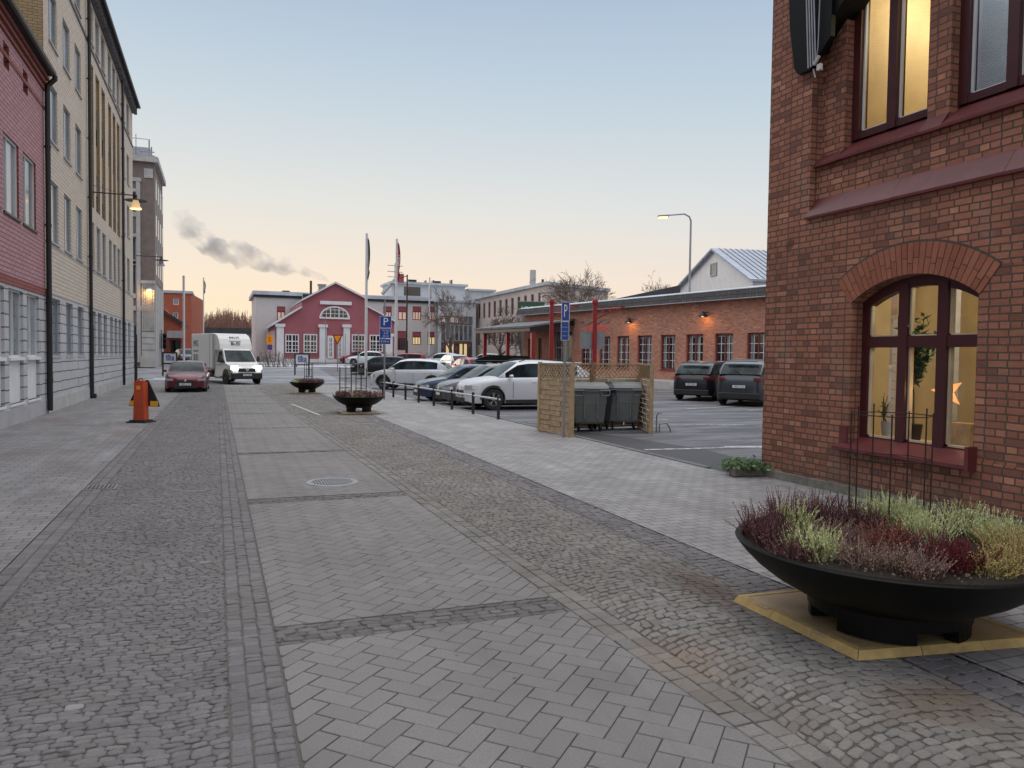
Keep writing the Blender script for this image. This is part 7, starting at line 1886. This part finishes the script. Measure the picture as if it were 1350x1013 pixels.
# bare shrubs by the far building and the house
def shrub(u,v,w_,h,lb,seed,n=90):
    p=Gt(u,v); rnd=random.Random(seed); t=thing('bare_shrub',(p.x,p.y,p.z),lb,'shrub','bare shrubs by the far buildings'); mb=MB()
    for i in range(n):
        x=rnd.uniform(-w_/2,w_/2); y=rnd.uniform(-.5,.5); hh=h*rnd.uniform(.5,1); dx,dy=rnd.gauss(0,.25),rnd.gauss(0,.25); mb.tube([(x,y,0),(x+dx*.5,y+dy*.5,hh*.5),(x+dx,y+dy,hh)],[.02,.015,.008],3,cap=False)
        for k in range(3):
            q=rnd.uniform(.3,.9); a=Vector((x+dx*q,y+dy*q,hh*q)); mb.tube([a,a+Vector((rnd.gauss(0,.3),rnd.gauss(0,.3),rnd.uniform(.1,.4)))],[.012,.006],3,cap=False)
    mb.build('branches',M['twig'],t,uv=False,recalc=False)
shrub(348,484,6,1.5,'brown bare shrub left of the rose house',1); shrub(548,484,9,1.6,'wide brown bare shrub below the lit windows of the greyish building',2,150); shrub(580,482,5,1.3,'brown bare shrub left of the glazed entrance',3)
# bare wood on the horizon
rnd=random.Random(21); mb=MB()
for i in range(620):
    u=rnd.uniform(246,345); d=rnd.uniform(225,300); p=D(u,470,d); vt=rnd.gauss(416,4)+ (6 if rnd.random()<.3 else 0)-4*math.sin(u*.09); H=EYE+(464-vt)*d/1000; r_=.12
    top=Vector((p.x+rnd.gauss(0,.6),p.y,H)); b_=Vector((p.x,p.y,0)); mb.tube([b_,b_.lerp(top,.55),top],[.16,.11,.03],3,cap=False)
    for k in range(13):
        q=rnd.uniform(.35,.97); a=b_.lerp(top,q); L=H*(1.05-q)*.33; mb.tube([a,a+Vector((rnd.uniform(-1,1)*L,rnd.uniform(-1,1)*L,L*rnd.uniform(.6,1.3)))],[.06,.02],3,cap=False)
o=mb.build('bare_wood',M['twig_warm'],uv=False,recalc=False); tag(o,'reddish bare wood on the horizon behind the white van','wood',kind='stuff')
# ================================================================== SMOKE PLUME
DS=420.0
path=[(437,373,.6),(425,366,3.5),(405,359,5),(385,352,7),(362,350,9),(340,345,10.5),(318,335,12),(296,332,12),(275,322,13),(255,306,14),(240,292,12),(228,288,8)]
def plume_mat():
    m=bpy.data.materials.new('chimney_smoke'); m.use_nodes=True; t=m.node_tree; t.nodes.clear()
    g=N(t,'ShaderNodeTexCoord'); v=g.outputs['Object']
    pv=t.nodes.new('ShaderNodeVolumePrincipled'); pv.inputs['Color'].default_value=(.86,.85,.88,1); pv.inputs['Anisotropy'].default_value=.1
    at=noise(t,v,.10,6,.62,.3); big=noise(t,v,.035,2,.5)
    s=N(t,'ShaderNodeMath',operation='MULTIPLY'); t.links.new(rng(t,at,.42,.58,0,1),s.inputs[0]); t.links.new(rng(t,big,.30,.55,.25,1),s.inputs[1])
    s2=N(t,'ShaderNodeMath',operation='MULTIPLY'); t.links.new(s.outputs[0],s2.inputs[0]); s2.inputs[1].default_value=.15; t.links.new(s2.outputs[0],pv.inputs['Density'])
    o=t.nodes.new('ShaderNodeOutputMaterial'); t.links.new(pv.outputs[0],o.inputs['Volume']); return m
pts=[];rd=[]
for (u,v,r_) in path: pts.append(D(u,v,DS)); rd.append(r_*DS/1000*1.0)
mb=MB()
# lumpy hull
def smooth_path(P,Rr,k=4):
    o=[];r=[]
    for i in range(len(P)-1):
        for j in range(k): q=j/k; o.append(P[i].lerp(P[i+1],q)); r.append(Rr[i]*(1-q)+Rr[i+1]*q)
    o.append(P[-1]); r.append(Rr[-1]*.5); return o,r
sp_,sr=smooth_path(pts,rd)
mb.tube(sp_,[r*1.25 for r in sr],20)
mb.v=[tuple(Vector(p)+Vector((mnoise.noise(Vector(p)*.16),mnoise.noise(Vector(p)*.16+Vector((9,0,0))),mnoise.noise(Vector(p)*.16+Vector((0,7,0)))))*3.2*min(1,(pts[0]-Vector(p)).length/25)) for p in mb.v]
o=mb.build('smoke_plume',plume_mat(),uv=False); tag(o,'grey chimney smoke drifting left across the pale sky above the rose house','smoke',kind='stuff')
scene.cycles.volume_step_rate=1.0
